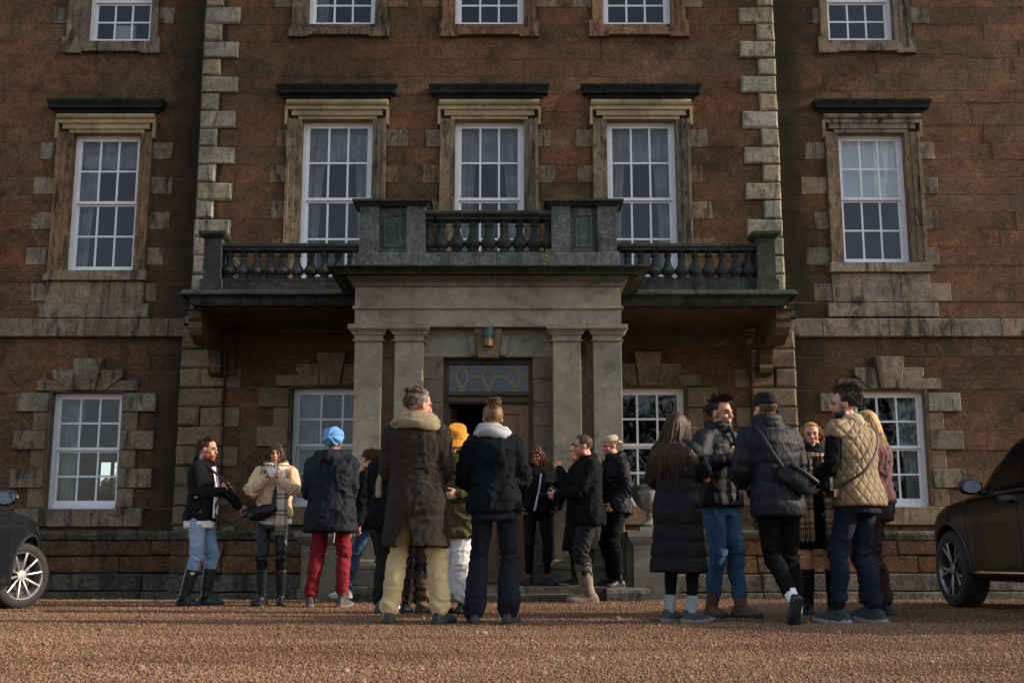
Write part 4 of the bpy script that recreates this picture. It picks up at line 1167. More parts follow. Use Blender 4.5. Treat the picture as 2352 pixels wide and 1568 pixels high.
M['eyew'] = plain('eye_white', (.32, .28, .25), .3); M['eyed'] = plain('eye_dark', (.012, .01, .009), .25)

def ik(a, t, l1, l2, pole):
    a, t = Vector(a), Vector(t); d = t-a; L = min(d.length, (l1+l2)*.999); L = max(L, abs(l1-l2)*1.05)
    u = d.normalized(); end = a+u*L
    c = (l1*l1+L*L-l2*l2)/(2*l1*L); s = math.sqrt(max(0, 1-c*c))
    p = Vector(pole); p = p-u*p.dot(u)
    if p.length < 1e-5: p = Vector((0, 1, 0))
    p.normalize()
    return a+u*(l1*c)+p*(l1*s), end
TORSO = [(.40,.19,.17,0),(.80,.165,.13,-.01),(.90,.172,.13,-.015),(.97,.165,.12,-.01),(1.07,.148,.105,0),(1.16,.148,.108,.008),(1.28,.168,.118,.01),(1.36,.172,.112,.0),(1.42,.15,.09,-.012),(1.46,.10,.07,-.016),(1.50,.06,.058,-.016)]
def tsec(z):
    for (a, b) in zip(TORSO, TORSO[1:]):
        if a[0] <= z <= b[0]:
            t = (z-a[0])/(b[0]-a[0]); return tuple(a[i]+(b[i]-a[i])*t for i in (1, 2, 3))
    e = TORSO[0] if z < TORSO[0][0] else TORSO[-1]
    return e[1:]
class Person:
    def __init__(s, label, X, Y, H, face, female=False, wide=1.0, feet=((-.11, 0, 0, 8, 0), (.11, 0, 0, -8, 0)), hands=None, lean=(0, 0), hip=(0, 0), head=(0, 0, 0),
                 skin='c9977a', lips=None, beard=None, brow='3a2a20', bareleg=False, z0=0., hcurl=(.5, .5), shoul=0., hdir=None, hn=None, gap=0.):
        s.k = H/1.75; s.X, s.Y, s.z0 = X, Y, z0; ph = R(face)
        s.Fv = Vector((math.sin(ph), math.cos(ph), 0)); s.Rv = Vector((math.cos(ph), -math.sin(ph), 0))
        s.o = root('person', (X, Y, z0)); tag(s.o, label, 'person')
        s.seed = int(abs(X*1000+Y*77)) % 9973; s.rn = random.Random(s.seed)
        s.lean = lean; s.hip = hip; s.wide = wide; s.female = female
        sw = .16 if female else .18; s.sw = sw*wide
        # joints
        s.sh = [s.T(-1*s.sw, 0, 1.415+shoul), s.T(s.sw, 0, 1.415+shoul)]
        hands = hands or {}
        s.el = [0, 0]; s.wr = [0, 0]; s.hd = [0, 0]
        for i, sg in enumerate((-1, 1)):
            w, pole = hands.get('LR'[i], ((sg*.27, .06, .84), (sg*.4, -1, -.1)))
            e, q = ik(s.sh[i], s.W(*w), .285*s.k, .255*s.k, s.V(*pole)); s.el[i], s.wr[i] = e, q
            d = (q-e).normalized()
            if hdir and hdir.get('LR'[i]): d = s.V(*hdir['LR'[i]]).normalized()
            s.hd[i] = d
        s.hipj = [s.W(-.088*(1.0)+hip[0], hip[1], .92), s.W(.088+hip[0], hip[1], .92)]
        s.kn = [0, 0]; s.an = [0, 0]; s.fy = [0, 0]; s.fp = [0, 0]
        for i in (0, 1):
            r, f, lift, yaw, pit = feet[i]
            tgt = s.W(r, f, .085+lift)
            fwd = Matrix.Rotation(R(yaw), 3, 'Z') @ s.Fv
            kpole = s.Fv*.9+fwd*.4+s.Rv*(-.06 if i == 0 else .06)
            k_, a_ = ik(s.hipj[i], tgt, .425*s.k, .425*s.k, kpole); s.kn[i], s.an[i] = k_, a_; s.fy[i] = fwd; s.fp[i] = R(pit)
        # head frame
        yaw, pitch, roll = (R(a) for a in head)
        hf = Matrix.Rotation(-yaw, 3, 'Z') @ s.Fv; hr = Matrix.Rotation(-yaw, 3, 'Z') @ s.Rv
        hf2 = hf*math.cos(pitch)+Vector((0, 0, 1))*math.sin(pitch); hu = hr.cross(hf2).normalized()
        q = Matrix.Rotation(roll, 3, hf2); hr, hu = q @ hr, q @ hu
        s.hR, s.hF, s.hU = hr, hf2, hu
        s.neck = s.T(0, -.012, 1.47); s.hs = s.k*(1.0 if not female else .95)
        s.hC = s.T(0, .012, 1.505)+hu*(.125*s.hs)+hf*(.012)
        s.col = np.array(lin(skin)[:3]); s.lips = np.array(lin(lips)[:3]) if lips else s.col*np.array([.86, .62, .6])
        s.beard = beard; s.browc = np.array(lin(brow)[:3])
        s.body(hn or {}, hcurl, bareleg)
    def V(s, r, f, u): return s.Rv*r+s.Fv*f+Vector((0, 0, u))
    def W(s, r, f, u): return Vector((s.X, s.Y, s.z0))+s.V(r, f, u)*s.k
    def T(s, r, f, u):
        t = max(0, min(1.3, (u-.95)/.5)); return s.W(r+s.lean[0]*t+s.hip[0]*(1-t*.6), f+s.lean[1]*t+s.hip[1]*(1-t*.6), u)
    def HP(s, r, f, u): return s.hC+(s.hR*r+s.hF*f+s.hU*u)*s.hs
    def ring(s, z, a, b, of, n=22, p=2.3, front=0.):
        out = []
        for k in range(n):
            t = 2*PI*k/n; c, q = math.cos(t), math.sin(t)
            x = a*math.copysign(abs(c)**(2/p), c); y = b*math.copysign(abs(q)**(2/p), q)
            out.append(s.T(x*s.wide, y+of+(front if q > 0 else 0), z))
        return out
    def body(s, hn, curl, bareleg):
        mb = MB(); k = s.k; h = s.hs
        # head
        MM = Matrix((s.hR, s.hF, s.hU)).transposed()
        E = lambda c, r, n=14: mb.ell(s.HP(*c), [x*h for x in r], n, MM)
        E((0, -.012, .035), (.0765, .097, .088), 20); E((0, .022, -.03), (.059, .068, .083), 18)
        E((0, .066, -.098), (.024, .022, .018)); E((0, .083, .026), (.047, .014, .012))
        for sg in (-1, 1):
            E((sg*.035, .062, -.022), (.027, .024, .026)); E((sg*.078, -.008, -.008), (.010, .021, .033), 10)
            E((sg*.052, .012, -.075), (.018, .034, .022))
        mb.tube([s.HP(0, .086, .022), s.HP(0, .099, -.006), s.HP(0, .107, -.026)], [.0085*h, .0105*h, .0135*h], 10)
        E((0, .089, -.062), (.024, .009, .0085)); E((0, .087, -.071), (.020, .009, .007))
        mb.tube([s.T(0, -.02, 1.40), s.neck, s.HP(0, -.012, -.07)], [.062*k, .054*k, .055*k], 14)
        # trunk core, arms, legs
        mb.loft([s.ring(z, a*.8, b*.8, o) for z, a, b, o in TORSO[2:]])
        for i, sg in enumerate((-1, 1)):
            mb.tube([s.T(sg*.09, -.01, 1.40), s.sh[i], s.el[i], s.wr[i]], [.045*k, .045*k, .034*k, .025*k], 10)
            rt, rk, ra = (.07, .048, .034) if bareleg else (.056, .036, .025)
            cal = s.kn[i].lerp(s.an[i], .3)-s.fy[i]*.02*k
            mb.tube([s.hipj[i]+Vector((0, 0, .06)), s.hipj[i].lerp(s.kn[i], .35), s.kn[i], cal, s.an[i]], [.075*k, rt*k, rk*k, (.054 if bareleg else .034)*k, ra*k], 12)
            # hand
            d = s.hd[i]; n = s.V(*hn['LR'[i]]).normalized() if 'LR'[i] in hn else -s.Rv*sg
            n = (n-d*n.dot(d)).normalized(); w = d.cross(n)*(1 if True else -1)
            th = (-w if sg > 0 else w)   # side of the thumb
            if w.dot(s.Fv+Vector((0, 0, 1))) > 0: th = w
            else: th = -w
            q = s.wr[i]; c = curl[i]
            mb.tube([q-d*.02*k, q+d*.03*k, q+d*.085*k], [(.022*k, .018*k), (.034*k, .017*k), (.040*k, .014*k)], 12, ref=n)
            for j, (of, L) in enumerate(((.031, .078), (.0105, .086), (-.0105, .08), (-.031, .064))):
                p = q+d*(.085-.004*abs(j-1))*k+th*of*k; dd = d.copy(); pts = [p-d*.02*k, p]
                for sgm in (.42, .33, .25):
                    ax = d.cross(n).normalized(); dd = Matrix.Rotation(c*(1.0+.12*j), 3, ax) @ dd
                    p = p+dd*L*sgm*k; pts.append(p)
                mb.tube(pts, [.0095*k, .0092*k, .0088*k, .0082*k, .007*k], 8)
            p = q+d*.02*k+th*.026*k; dd = (d*.75+th*.6+n*.25).normalized(); pts = [q+d*.005*k+th*.01*k, p]
            for sgm in (.035, .03, .025):
                p = p+dd*sgm*k; pts.append(p); dd = (dd+d*.35+n*.25*c).normalized()
            mb.tube(pts, [.014*k, .0135*k, .0115*k, .010*k, .008*k], 8)
            mb.tube([s.an[i], s.an[i]+s.fy[i]*.06*k+Vector((0, 0, -.04*k))], [.026*k, .018*k], 10)
        v, n, me = remesh(mb, .0072, 3, .5)
        # face: eye sockets, colours
        B = np.array(Matrix((s.hR, s.hF, s.hU))); loc = ((v-np.array(s.hC)) @ B.T)/h
        for sg in (-1, 1):
            d2 = ((loc-np.array([sg*.032, .083, .006]))/np.array([.016, .03, .011]))**2
            v -= np.array(s.hF)[None]*(np.exp(-d2.sum(1))*.010*h)[:, None]
        d2 = ((loc-np.array([0, .1, -.0665]))/np.array([.022, .03, .0022]))**2
        v -= np.array(s.hF)[None]*(np.exp(-d2.sum(1))*.004*h)[:, None]
        col = np.tile(s.col, (len(v), 1))
        face = (loc[:, 1] > .03) & (np.abs(loc[:, 0]) < .07) & (loc[:, 2] > -.12) & (loc[:, 2] < .06)
        def blend(w, c): 
            nonlocal col
            col = col*(1-w[:, None])+np.array(c)[None]*w[:, None]
        g = lambda c, r: np.exp(-(((loc-np.array(c))/np.array(r))**2).sum(1))
        for sg in (-1, 1):
            blend(.35*g((sg*.042, .07, -.03), (.022, .04, .02)), s.col*np.array([1.05, .72, .66]))
            blend(.55*g((sg*.032, .08, .004), (.019, .03, .010)), s.col*.45)
            blend(.4*g((sg*.079, -.008, -.008), (.012, .03, .04)), s.col*np.array([1.1, .7, .62]))
        blend(.3*g((0, .105, -.025), (.02, .02, .02)), s.col*np.array([1.05, .75, .7]))
        blend(np.clip(1.25*g((0, .093, -.0665), (.021, .02, .0085)), 0, .9), s.lips)
        if s.beard:
            bc, amt = np.array(lin(s.beard[0])[:3]), s.beard[1]
            w = np.clip((-.035-loc[:, 2])/.02, 0, 1)*np.clip((loc[:, 1]+.02)/.03, 0, 1)
            w = np.maximum(w, np.clip((.02-loc[:, 2])/.04, 0, 1)*np.clip((np.abs(loc[:, 0])-.05)/.01, 0, 1)*np.clip((loc[:, 1]-.0)/.02, 0, 1)*np.clip((.06-loc[:, 1])/.02, 0, 1))
            w = w*np.clip(1-g((0, .09, -.0665), (.018, .03, .008))*1.3, 0, 1)*(loc[:, 2] > -.135)
            m_ = g((0, .095, -.05), (.03, .03, .007)); w = np.maximum(w, m_)
            blend(np.clip(w*amt, 0, 1), bc)
            v = v+n*((w*amt*(s.beard[2] if len(s.beard) > 2 else .006)*(1+.5*vnoise(loc*160, 3)))[:, None])
        put(me, v, 'body', M['skin'], s.o, np.clip(col, 0, 1))
        e = MB()
        for sg in (-1, 1):
            e.cur = 0; e.ell(s.HP(sg*.032, .0755, .006), [.0125*h, .010*h, .0066*h], 10, MM)
            e.cur = 1; e.ell(s.HP(sg*.0325, .083, .006), [.0062*h, .005*h, .0058*h], 8, MM)
            e.tube([s.HP(sg*.017, .085, .0105), s.HP(sg*.033, .0895, .0155), s.HP(sg*.049, .078, .0095)], [.0022*h]*3, 5)
            e.cur = 2; e.tube([s.HP(sg*.013, .0935, .026), s.HP(sg*.032, .093, .033), s.HP(sg*.054, .077, .027)], [.0036*h, .0044*h, .0025*h], 6)
        e.build('eyes', [M['eyew'], M['eyed'], hair_mat('brow', tuple(s.browc), tuple(s.browc*1.3))], s.o, smooth=True)
    # ------------------------------------------------------------- garments
    def top(s, name, mat, hem=.86, ease=.03, sleeve=1.0, arm=(.072, .06, .05), quilt=None, flare=0., fold=1., collar=None, voxel=.0115, neck=1.49, front=0., arms=True, hemr=None, upto=1.0, belly=0., diamond=None, shoulders=0., vent=None):
        mb = MB(); k = s.k; zs = [hem]+[z for z in (.55, .7, .8, .9, .97, 1.07, 1.16, 1.28, 1.36, 1.42, 1.46) if z > hem+.03]+[neck]
        rings = []
        for z in zs:
            a, b, o = tsec(z); fl = flare*max(0, (.95-z)/.5); e = ease*(1 if z < 1.4 else max(.35, 1-(z-1.4)*7))
            bl = belly*math.exp(-((z-1.05)/.14)**2)
            rings.append(s.ring(z, a*(.93 if s.female and .97 < z < 1.3 else 1)+e+fl+bl*.5, b+e+fl+bl, o, 26))
        mb.loft(rings)
        for i, sg in enumerate((-1, 1)):
            mb.tube([s.T(sg*.05, -.012, 1.445), s.T(sg*.12*s.wide, -.008, 1.425), s.sh[i]+Vector((0, 0, -.005))], [(ease+.045)*k, (ease*.8+.048)*k, (ease*.7+.05+shoulders)*k], 12)
            if arms:
                e = s.el[i]; w = s.wr[i]; w2 = e.lerp(w, sleeve)
                a1 = s.sh[i].lerp(e, .5)
                mb.tube([s.sh[i], s.sh[i].lerp(e, .3), a1, e.lerp(s.sh[i], .12), e.lerp(w2, .12), e.lerp(w2, .55), w2], [arm[0]*k, arm[0]*k*1.02, (arm[0]+arm[1])/2*k, arm[1]*k, arm[1]*k*.98, (arm[1]+arm[2])/2*k, arm[2]*k], 14)
        if collar:
            hgt, rad, th = collar
            for j in range(2):
                z = 1.475+hgt*(.25+.5*j); n = 20
                ringpts = [s.T(math.cos(2*PI*q/n)*rad, -.005+math.sin(2*PI*q/n)*rad*.95, z+(.012 if math.sin(2*PI*q/n) < 0 else -.012)) for q in range(n)]
                s._torus(mb, ringpts, th*k, hgt*.36*k)
        v, n, me = remesh(mb, voxel, 5, .55)
        bones = [(s.T(0, 0, hem), s.T(0, 0, 1.45))]
        if arms: bones += [(s.sh[0], s.el[0]), (s.el[0], s.wr[0]), (s.sh[1], s.el[1]), (s.el[1], s.wr[1])]
        v = s._folds(v, n, bones, fold, quilt, diamond)
        dc = None
        if diamond:
            rel = v-np.array(s.T(0, 0, 1.1)); ang = np.arctan2(rel @ np.array(s.Fv), rel @ np.array(s.Rv))*.2; ang = np.where(ang > .157, ang-2*PI*.2, ang)
            dc = np.stack([(ang+rel[:, 2]*.72)/diamond[0], (ang-rel[:, 2]*.72)/diamond[0], 0*ang], 1)
        o = put(me, v, name, mat, s.o, dc)
        if vent:       # open slit up the back: apex (r, z), hem (r0, r1)
            (ra, za), (h0, h1) = vent; b = bmesh.new(); b.from_mesh(me); kill = []
            for fc in b.faces:
                c = fc.calc_center_median()-Vector((s.X, s.Y, s.z0)); r_, f_, z_ = c.dot(s.Rv)/s.k, c.dot(s.Fv)/s.k, c.z/s.k
                if z_ < za and f_ < .02:
                    t = (za-z_)/(za-hem); a_, b_ = ra+(h0-ra)*t, ra+(h1-ra)*t
                    if a_ < r_ < b_ or (z_ < hem+.03 and a_-.0 < r_ < b_): kill.append(fc)
            bmesh.ops.delete(b, geom=kill, context='FACES'); b.to_mesh(me); b.free()
            md = o.modifiers.new('s', 'SOLIDIFY'); md.thickness = .006
        return o
    def _torus(s, mb, pts, r1, r2, n=8):
        m = len(pts); c = sum((Vector(p) for p in pts), Vector())/m; rings = []
        for p in pts:
            p = Vector(p); o = (p-c); o.z = 0; o.normalize(); rings.append([p+o*r1*math.cos(2*PI*q/n)+Vector((0, 0, 1))*r2*math.sin(2*PI*q/n) for q in range(n)])
        rings.append(rings[0]); mb.loft(rings, caps=False)
    def _folds(s, v, n, bones, amp, quilt, diamond=None):
        idx, al, tt, dist = bonecoord(v, bones); sd = s.seed % 1000
        disp = np.zeros(len(v)); w0 = idx == 0
        p = v*1.0
        # drape on the trunk, ring creases on the limbs
        f = vnoise(p*np.array([9, 9, 3.2])+2.5*vnoise(p*3, sd+1)[:, None], sd)
        g = vnoise(p*np.array([5, 5, 11])+1.5*vnoise(p*4, sd+2)[:, None], sd+5)
        disp += w0*amp*(.009*(1-2*np.abs(f))+.006*(1-2*np.abs(g)))
        u = np.stack([al*24+1.2*vnoise(p*9, sd+3), p[:, 0]*7+idx*3.1, (p[:, 1]+p[:, 2])*5], 1)
        cr = 1-2*np.abs(vnoise(u, sd+4))**.75
        joint = np.maximum(np.exp(-((tt-1)/.28)**2)*((idx % 2) == 1), np.exp(-(tt/.30)**2)*((idx % 2) == 0))
        disp += (~w0)*amp*(.004+.011*joint)*cr
        rd = (1-np.abs(vnoise(p*np.array([12, 12, 9])+1.8*vnoise(p*6, sd+21)[:, None], sd+22)))**3
        rd2 = (1-np.abs(vnoise(p*np.array([21, 21, 17])+1.5*vnoise(p*9, sd+23)[:, None], sd+24)))**3
        disp += amp*(.0075*(rd-.35)+.0045*(rd2-.35))
        disp += amp*.0018*vnoise(p*32, sd+9)
        if quilt:
            per, qa = quilt
            t = np.where(w0, v[:, 2], al+.02)/per*(1+.0*idx)
            t = t+.10*vnoise(p*3.5, sd+11)
            b = np.abs(np.sin(PI*t))**.55
            wr = vnoise(np.stack([p[:, 0]*26, p[:, 1]*26, p[:, 2]*6], 1), sd+13)*(1-b)
            disp += qa*(b-.6)+qa*.35*wr+qa*.4*vnoise(p*9, sd+14)*b
        if diamond:
            per, qa = diamond
            c = s.T(0, 0, 1.1); rel = v-np.array(c)
            ang = np.arctan2(rel @ np.array(s.Fv), rel @ np.array(s.Rv))*.2
            a = (ang+rel[:, 2]*.72)/per; b = (ang-rel[:, 2]*.72)/per
            q = np.minimum(np.abs(np.sin(PI*a)), np.abs(np.sin(PI*b)))**.6
            disp += qa*(q-.6)
        return v+n*disp[:, None]
    def trousers(s, mat, name='trousers', thigh=.092, knee=.07, ankle=.058, low=.06, waist=.935, fold=1., seat=.008, voxel=.0115, cut=None, hem2=None):
        mb = MB(); k = s.k
        rings = []
        for z in (.80, .84, .89, .94, waist, waist+.04):
            a, b, o = tsec(z); rings.append(s.ring(z, a+seat*.6, b+seat*.6, o-.006, 22))
        mb.loft(rings)
        for i in (0, 1):
            h, kn, a = s.hipj[i], s.kn[i], s.an[i]
            e = kn.lerp(a, 1-low/.425) if cut is None else kn.lerp(a, cut)
            calf = kn.lerp(a, .35)-s.fy[i]*.016*k
            kk = ankle if hem2 is None else hem2
            sg = -1 if i == 0 else 1
            mb.tube([h+Vector((0, 0, .05))*k, h.lerp(kn, .2)+s.Rv*sg*.008*k, h.lerp(kn, .55), kn+s.fy[i]*.008*k, calf if cut is None else kn.lerp(e, .35), kn.lerp(e, .8), e],
                    [(thigh+.005)*k, thigh*k, (thigh*.55+knee*.45)*k, knee*k, (knee*.55+kk*.45+.004)*k, kk*k, kk*k], 14)
        v, n, me = remesh(mb, voxel, 4, .5)
        bones = [(s.W(0, 0, .84), s.W(0, 0, 1.05)), (s.hipj[0], s.kn[0]), (s.kn[0], s.an[0]), (s.hipj[1], s.kn[1]), (s.kn[1], s.an[1])]
        idx, al, tt, dist = bonecoord(v, bones); sd = s.seed % 1000+50
        u = np.stack([al*22+1.3*vnoise(v*8, sd), v[:, 0]*6+idx*2, (v[:, 1])*6], 1)
        cr = 1-2*np.abs(vnoise(u, sd+1))**.75
        j = np.exp(-((tt-1)/.2)**2)*((idx == 1) | (idx == 3))+np.exp(-(tt/.15)**2)*((idx == 2) | (idx == 4))+1.1*np.exp(-((tt-.9)/.22)**2)*((idx == 2) | (idx == 4))+.6*np.exp(-(tt/.2)**2)*((idx == 1) | (idx == 3))
        vert = 1-2*np.abs(vnoise(v*np.array([16, 16, 3.]), sd+7))
        rd = (1-np.abs(vnoise(v*np.array([13, 13, 10])+1.8*vnoise(v*6, sd+21)[:, None], sd+22)))**3+.6*(1-np.abs(vnoise(v*np.array([24, 24, 20])+1.5*vnoise(v*9, sd+23)[:, None], sd+24)))**3-.55
        d = fold*((.003+.0095*np.clip(j, 0, 1.2))*cr+.003*vert+.0045*rd+.0015*vnoise(v*30, sd+3))
        return put(me, v+n*d[:, None], name, mat, s.o)
    def skirt(s, mat, name, top=1.0, hem=.6, flare=.05, ease=.02):
        mb = MB(); rings = []
        for z in np.linspace(hem, top, 7):
            a, b, o = tsec(max(.85, z)); f = flare*(top-z)/(top-hem); rings.append(s.ring(z, a+ease+f, b+ease+f, o, 24))
        mb.loft(rings); v, n, me = remesh(mb, .012, 4)
        v = s._folds(v, n, [(s.T(0, 0, hem), s.T(0, 0, top))], 1.2, None)
        return put(me, v, name, mat, s.o)
    def shoe(s, i, mat, sole=None, name='shoe', shaft=0., sr=(.05, .06), big=1.0, solemat=None, sock=None, laces=None):
        """foot i; shaft = height of the leg part above the ankle (m)"""
        k = s.k*big; a = s.an[i]; f = s.fy[i].copy(); up = Vector((0, 0, 1)); rt = f.cross(up).normalized()
        q = Matrix.Rotation(s.fp[i], 3, rt); ff, uu = q @ f, q @ up
        if abs(s.fp[i]) > .1: base = a-uu*.085*s.k
        else: base = Vector((a.x, a.y, a.z-.085*s.k))
        G = lambda r, fo, u: base+rt*r*k+ff*fo*k+uu*u*k
        sec = [(-.088, .022, .03), (-.078, .034, .062), (-.05, .040, .098), (-.01, .041, .105), (.035, .041, .094), (.08, .044, .08), (.12, .047, .066), (.155, .044, .056), (.18, .034, .045), (.193, .016, .03)]
        rings = []
        for fo, w, h in sec:
            ring = []
            for j in range(14):
                t = 2*PI*j/14; c, sn = math.cos(t), math.sin(t)
                ring.append(G(w*math.copysign(abs(c)**.8, c), fo, .018 + (h-.018)*(sn if sn > 0 else sn*.12)))
            rings.append(ring)
        mb = MB(); mb.loft(rings)
        if shaft:
            top = a.lerp(s.kn[i], min(.95, shaft/.425)); mid = a.lerp(top, .45)
            mb.tube([base+uu*.05*k, a+uu*.01, a.lerp(top, .25), mid, top-(top-mid).normalized()*.01, top], [.042*k, sr[0]*s.k, sr[0]*1.02*s.k, (sr[0]*.4+sr[1]*.6)*s.k, sr[1]*s.k, sr[1]*s.k*1.03], 16, cap=False)
            v, n, me = remesh(mb, .0075, 4)
            idx, al, tt, dist = bonecoord(v, [(a, top)])
            cr = 1-2*np.abs(vnoise(np.stack([al*30+vnoise(v*9, s.seed), v[:, 0]*8, v[:, 1]*8], 1), s.seed+i))
            o = put(me, v+n*(.003*cr*np.exp(-(tt/.5)**2))[:, None], name, mat, s.o)
        else:
            mb.tube([base+uu*.06*k, a+uu*.015], [.037*k, .040*k], 14, cap=False)
            v, n, me = remesh(mb, .0065, 3)
            o = put(me, v+n*(.0015*vnoise(v*60, s.seed))[:, None], name, mat, s.o)
        sm = MB(); rings = []
        outl = [(-.092, .016), (-.083, .032), (-.05, .0405), (0, .039), (.06, .041), (.12, .048), (.16, .0445), (.185, .032), (.197, .012)]
        loop = [(w, fo) for fo, w in outl]+[(-w, fo) for fo, w in reversed(outl)]
        for z, sc in ((-.004, .97), (.002, 1.0), (.024, 1.0), (.029, .95)):
            toe = [(.012*max(0, (fo-.12)/.08)) for w, fo in loop]
            rings.append([G(w*sc, fo*sc, z+t) for (w, fo), t in zip(loop, toe)])
        sm.loft(rings); sm.build('sole', solemat or M['rubber'], o, sharp=50)
        if laces:
            lm = MB()
            for j in range(5):
                fo = .028+.018*j; hh = .098-.009*j
                lm.tube([G(-.022, fo, hh-.006), G(0, fo+.006, hh+.002), G(.022, fo, hh-.006)], [.0032*k]*3, 6)
            lm.build('laces', laces, o)
        if sock:
            b2 = MB(); b2.tube([a, a.lerp(s.kn[i], sock[1])], [.047*s.k, .052*s.k], 14); v, n, me = remesh(b2, .008, 2)
            put(me, v+n*(.0025*np.sin(v[:, 2]*260))[:, None], 'sock', sock[0], s.o)
        return o
    # ------------------------------------------------------------- hair
    def hair(s, mat, length=.05, flow=(0, -1, .2), lift=.4, grav=.1, curl=.3, clumps=110, per=9, w=.0032, cap=1.06, front=.30, nape=-.5, step=8, sides=-.15, lenf=None, name='hair', cone=.012, sweep=None, capmask=None, top_boost=0.):
        rn = s.rn; c0 = Vector((0, -.012, .035)); rad = Vector((.0795, .1, .092))
        def mask(d, m=0.):
            if d.z < nape-m: return False
            if d.y > front+m and d.z < .62-m+ (d.y-front)*.25: return False
            if d.y > -.15 and d.z < sides-m: return False
            return True
        mb = MB(); n, m = 36, 22; vs = {}; fs = []
        for j in range(m+1):
            th = PI*j/m
            for i in range(n):
                a = 2*PI*i/n; d = Vector((math.sin(th)*math.cos(a), math.sin(th)*math.sin(a), math.cos(th)))
                kk = cap+.012*math.sin(a*9+th*5)+.01*math.sin(a*17-th*9)+top_boost*max(0, d.z)
                vs[(j, i)] = (s.HP(c0.x+rad.x*d.x*kk, c0.y+rad.y*d.y*kk, c0.z+rad.z*d.z*kk), d)
        idx = {}; vv = []
        for j in range(m):
            for i in range(n):
                q = [(j, i), (j+1, i), (j+1, (i+1) % n), (j, (i+1) % n)]
                cd = sum((vs[x][1] for x in q), Vector())/4
                if mask(cd):
                    f = []
                    for x in q:
                        if x not in idx: idx[x] = len(vv); vv.append(vs[x][0])
                        f.append(idx[x])
                    fs.append(f)
        mb._add(vv, fs)
        got = 0; tries = 0
        while got < clumps and tries < clumps*20:
            tries += 1
            d = Vector((rn.gauss(0, 1), rn.gauss(0, 1), rn.gauss(0, 1))).normalized()
            if not mask(d): continue
            got += 1
            fl = Vector(flow(d) if callable(flow) else flow)
            L0 = (lenf(d) if lenf else length)*rn.uniform(.75, 1.2)
            cn = Vector((rn.gauss(0, 1), rn.gauss(0, 1), rn.gauss(0, 1)))*curl
            ph = rn.uniform(0, 6.28)
            for q in range(per):
                dd = (d+Vector((rn.gauss(0, 1), rn.gauss(0, 1), rn.gauss(0, 1)))*.07).normalized()
                p = Vector((c0.x+rad.x*dd.x, c0.y+rad.y*dd.y, c0.z+rad.z*dd.z))*1.0
                L = L0*rn.uniform(.8, 1.1); st = L/step
                t = (dd*lift+fl.normalized()*(1-lift)+cn*.3).normalized(); pts = [p-dd*.004]
                for z in range(step):
                    u = (z+1)/step
                    wob = Vector((math.sin(ph+u*5), math.cos(ph*1.3+u*6), math.sin(ph*.7+u*4)))*curl*.5
                    t = (t+fl.normalized()*.18+cn*.12+wob*.5+Vector((rn.gauss(0, .03), rn.gauss(0, .03), rn.gauss(0, .03)))+s._loc(Vector((0, 0, -1)))*grav).normalized()
                    p = p+t*st
                    e = Vector(((p.x-c0.x)/(rad.x*1.03), (p.y-c0.y)/(rad.y*1.03), (p.z-c0.z)/(rad.z*1.03)))
                    if e.length < 1: e.normalize(); p = Vector((c0.x+e.x*rad.x*1.03, c0.y+e.y*rad.y*1.03, c0.z+e.z*rad.z*1.03))
                    if p.y > .0 and p.z < .055 and abs(p.x) < .07: p.x = math.copysign(.07, d.x if abs(d.x) > .02 else rn.uniform(-1, 1))
                    if p.z < -.06:   # keep outside neck and shoulders
                        wp = s.HP(*p)
                        p = s._out(wp)
                    pts.append(p.copy())
                s._strand(mb, pts, w*rn.uniform(.7, 1.3))
        return mb.build(name, mat, s.o, smooth=True)
    def _loc(s, v): return Vector((v.dot(s.hR), v.dot(s.hF), v.dot(s.hU)))
    def _out(s, wp):
        """push a world point out of the neck and the trunk, return head-local"""
        z = (wp.z-s.z0)/s.k
        a, b, o = tsec(min(1.5, z)); a = a+.055; b = b+.055
        if z > 1.47: a, b = .075, .075
        c = s.T(0, o, z); d = (wp-c); x = d.dot(s.Rv)/(a*s.k); y = d.dot(s.Fv)/(b*s.k); L = math.hypot(x, y)
        if L < 1 and L > 1e-4:
            wp = c+s.Rv*(x/L*a*s.k)+s.Fv*(y/L*b*s.k)
        r = (wp-s.hC)/s.hs; return s._loc(r)
    def _strand(s, mb, pts, w):
        m = len(pts); vs = []; fs = []
        P = [s.HP(*p) for p in pts]
        for i in range(m):
            t = (P[min(i+1, m-1)]-P[max(i-1, 0)]); t = t.normalized() if t.length > 1e-9 else Vector((0, 0, 1))
            a = t.cross(s.hR+Vector((.01, .02, .03))); a = a.normalized() if a.length > 1e-6 else Vector((1, 0, 0)); b = t.cross(a)
            r = w*(1-.8*(i/(m-1))**2)
            for q in range(3):
                g = 2*PI*q/3; vs.append(P[i]+a*r*math.cos(g)+b*r*math.sin(g))
        for i in range(m-1):
            for q in range(3):
                q2 = (q+1) % 3; fs.append((i*3+q, i*3+q2, i*3+3+q2, i*3+3+q))
        mb._add(vs, fs)
    def scarf(s, mat, rad=.1, thick=.04, hgt=.06, z=1.475, loops=2, ends=(), name='scarf', tilt=0.02, fold=1.6, fr=.02):
        mb = MB(); n = 24
        for j in range(loops):
            rr = rad*(1+.16*(loops-1-j)); zz = z+j*hgt*.75
            pts = [s.T(math.cos(2*PI*q/n)*rr*1.12, fr-.01+math.sin(2*PI*q/n)*rr, zz-tilt*math.sin(2*PI*q/n)+.01*math.sin(2*PI*q/n*2+j)) for q in range(n)]
            s._torus(mb, pts, thick*s.k, hgt*s.k, 10)
        v, n_, me = remesh(mb, .009, 4)
        f = vnoise(v*np.array([7, 7, 26])+1.5*vnoise(v*5, 2)[:, None], s.seed % 100); v = v+n_*(fold*.009*(1-2*np.abs(f)))[:, None]
        o = put(me, v, name, mat, s.o)
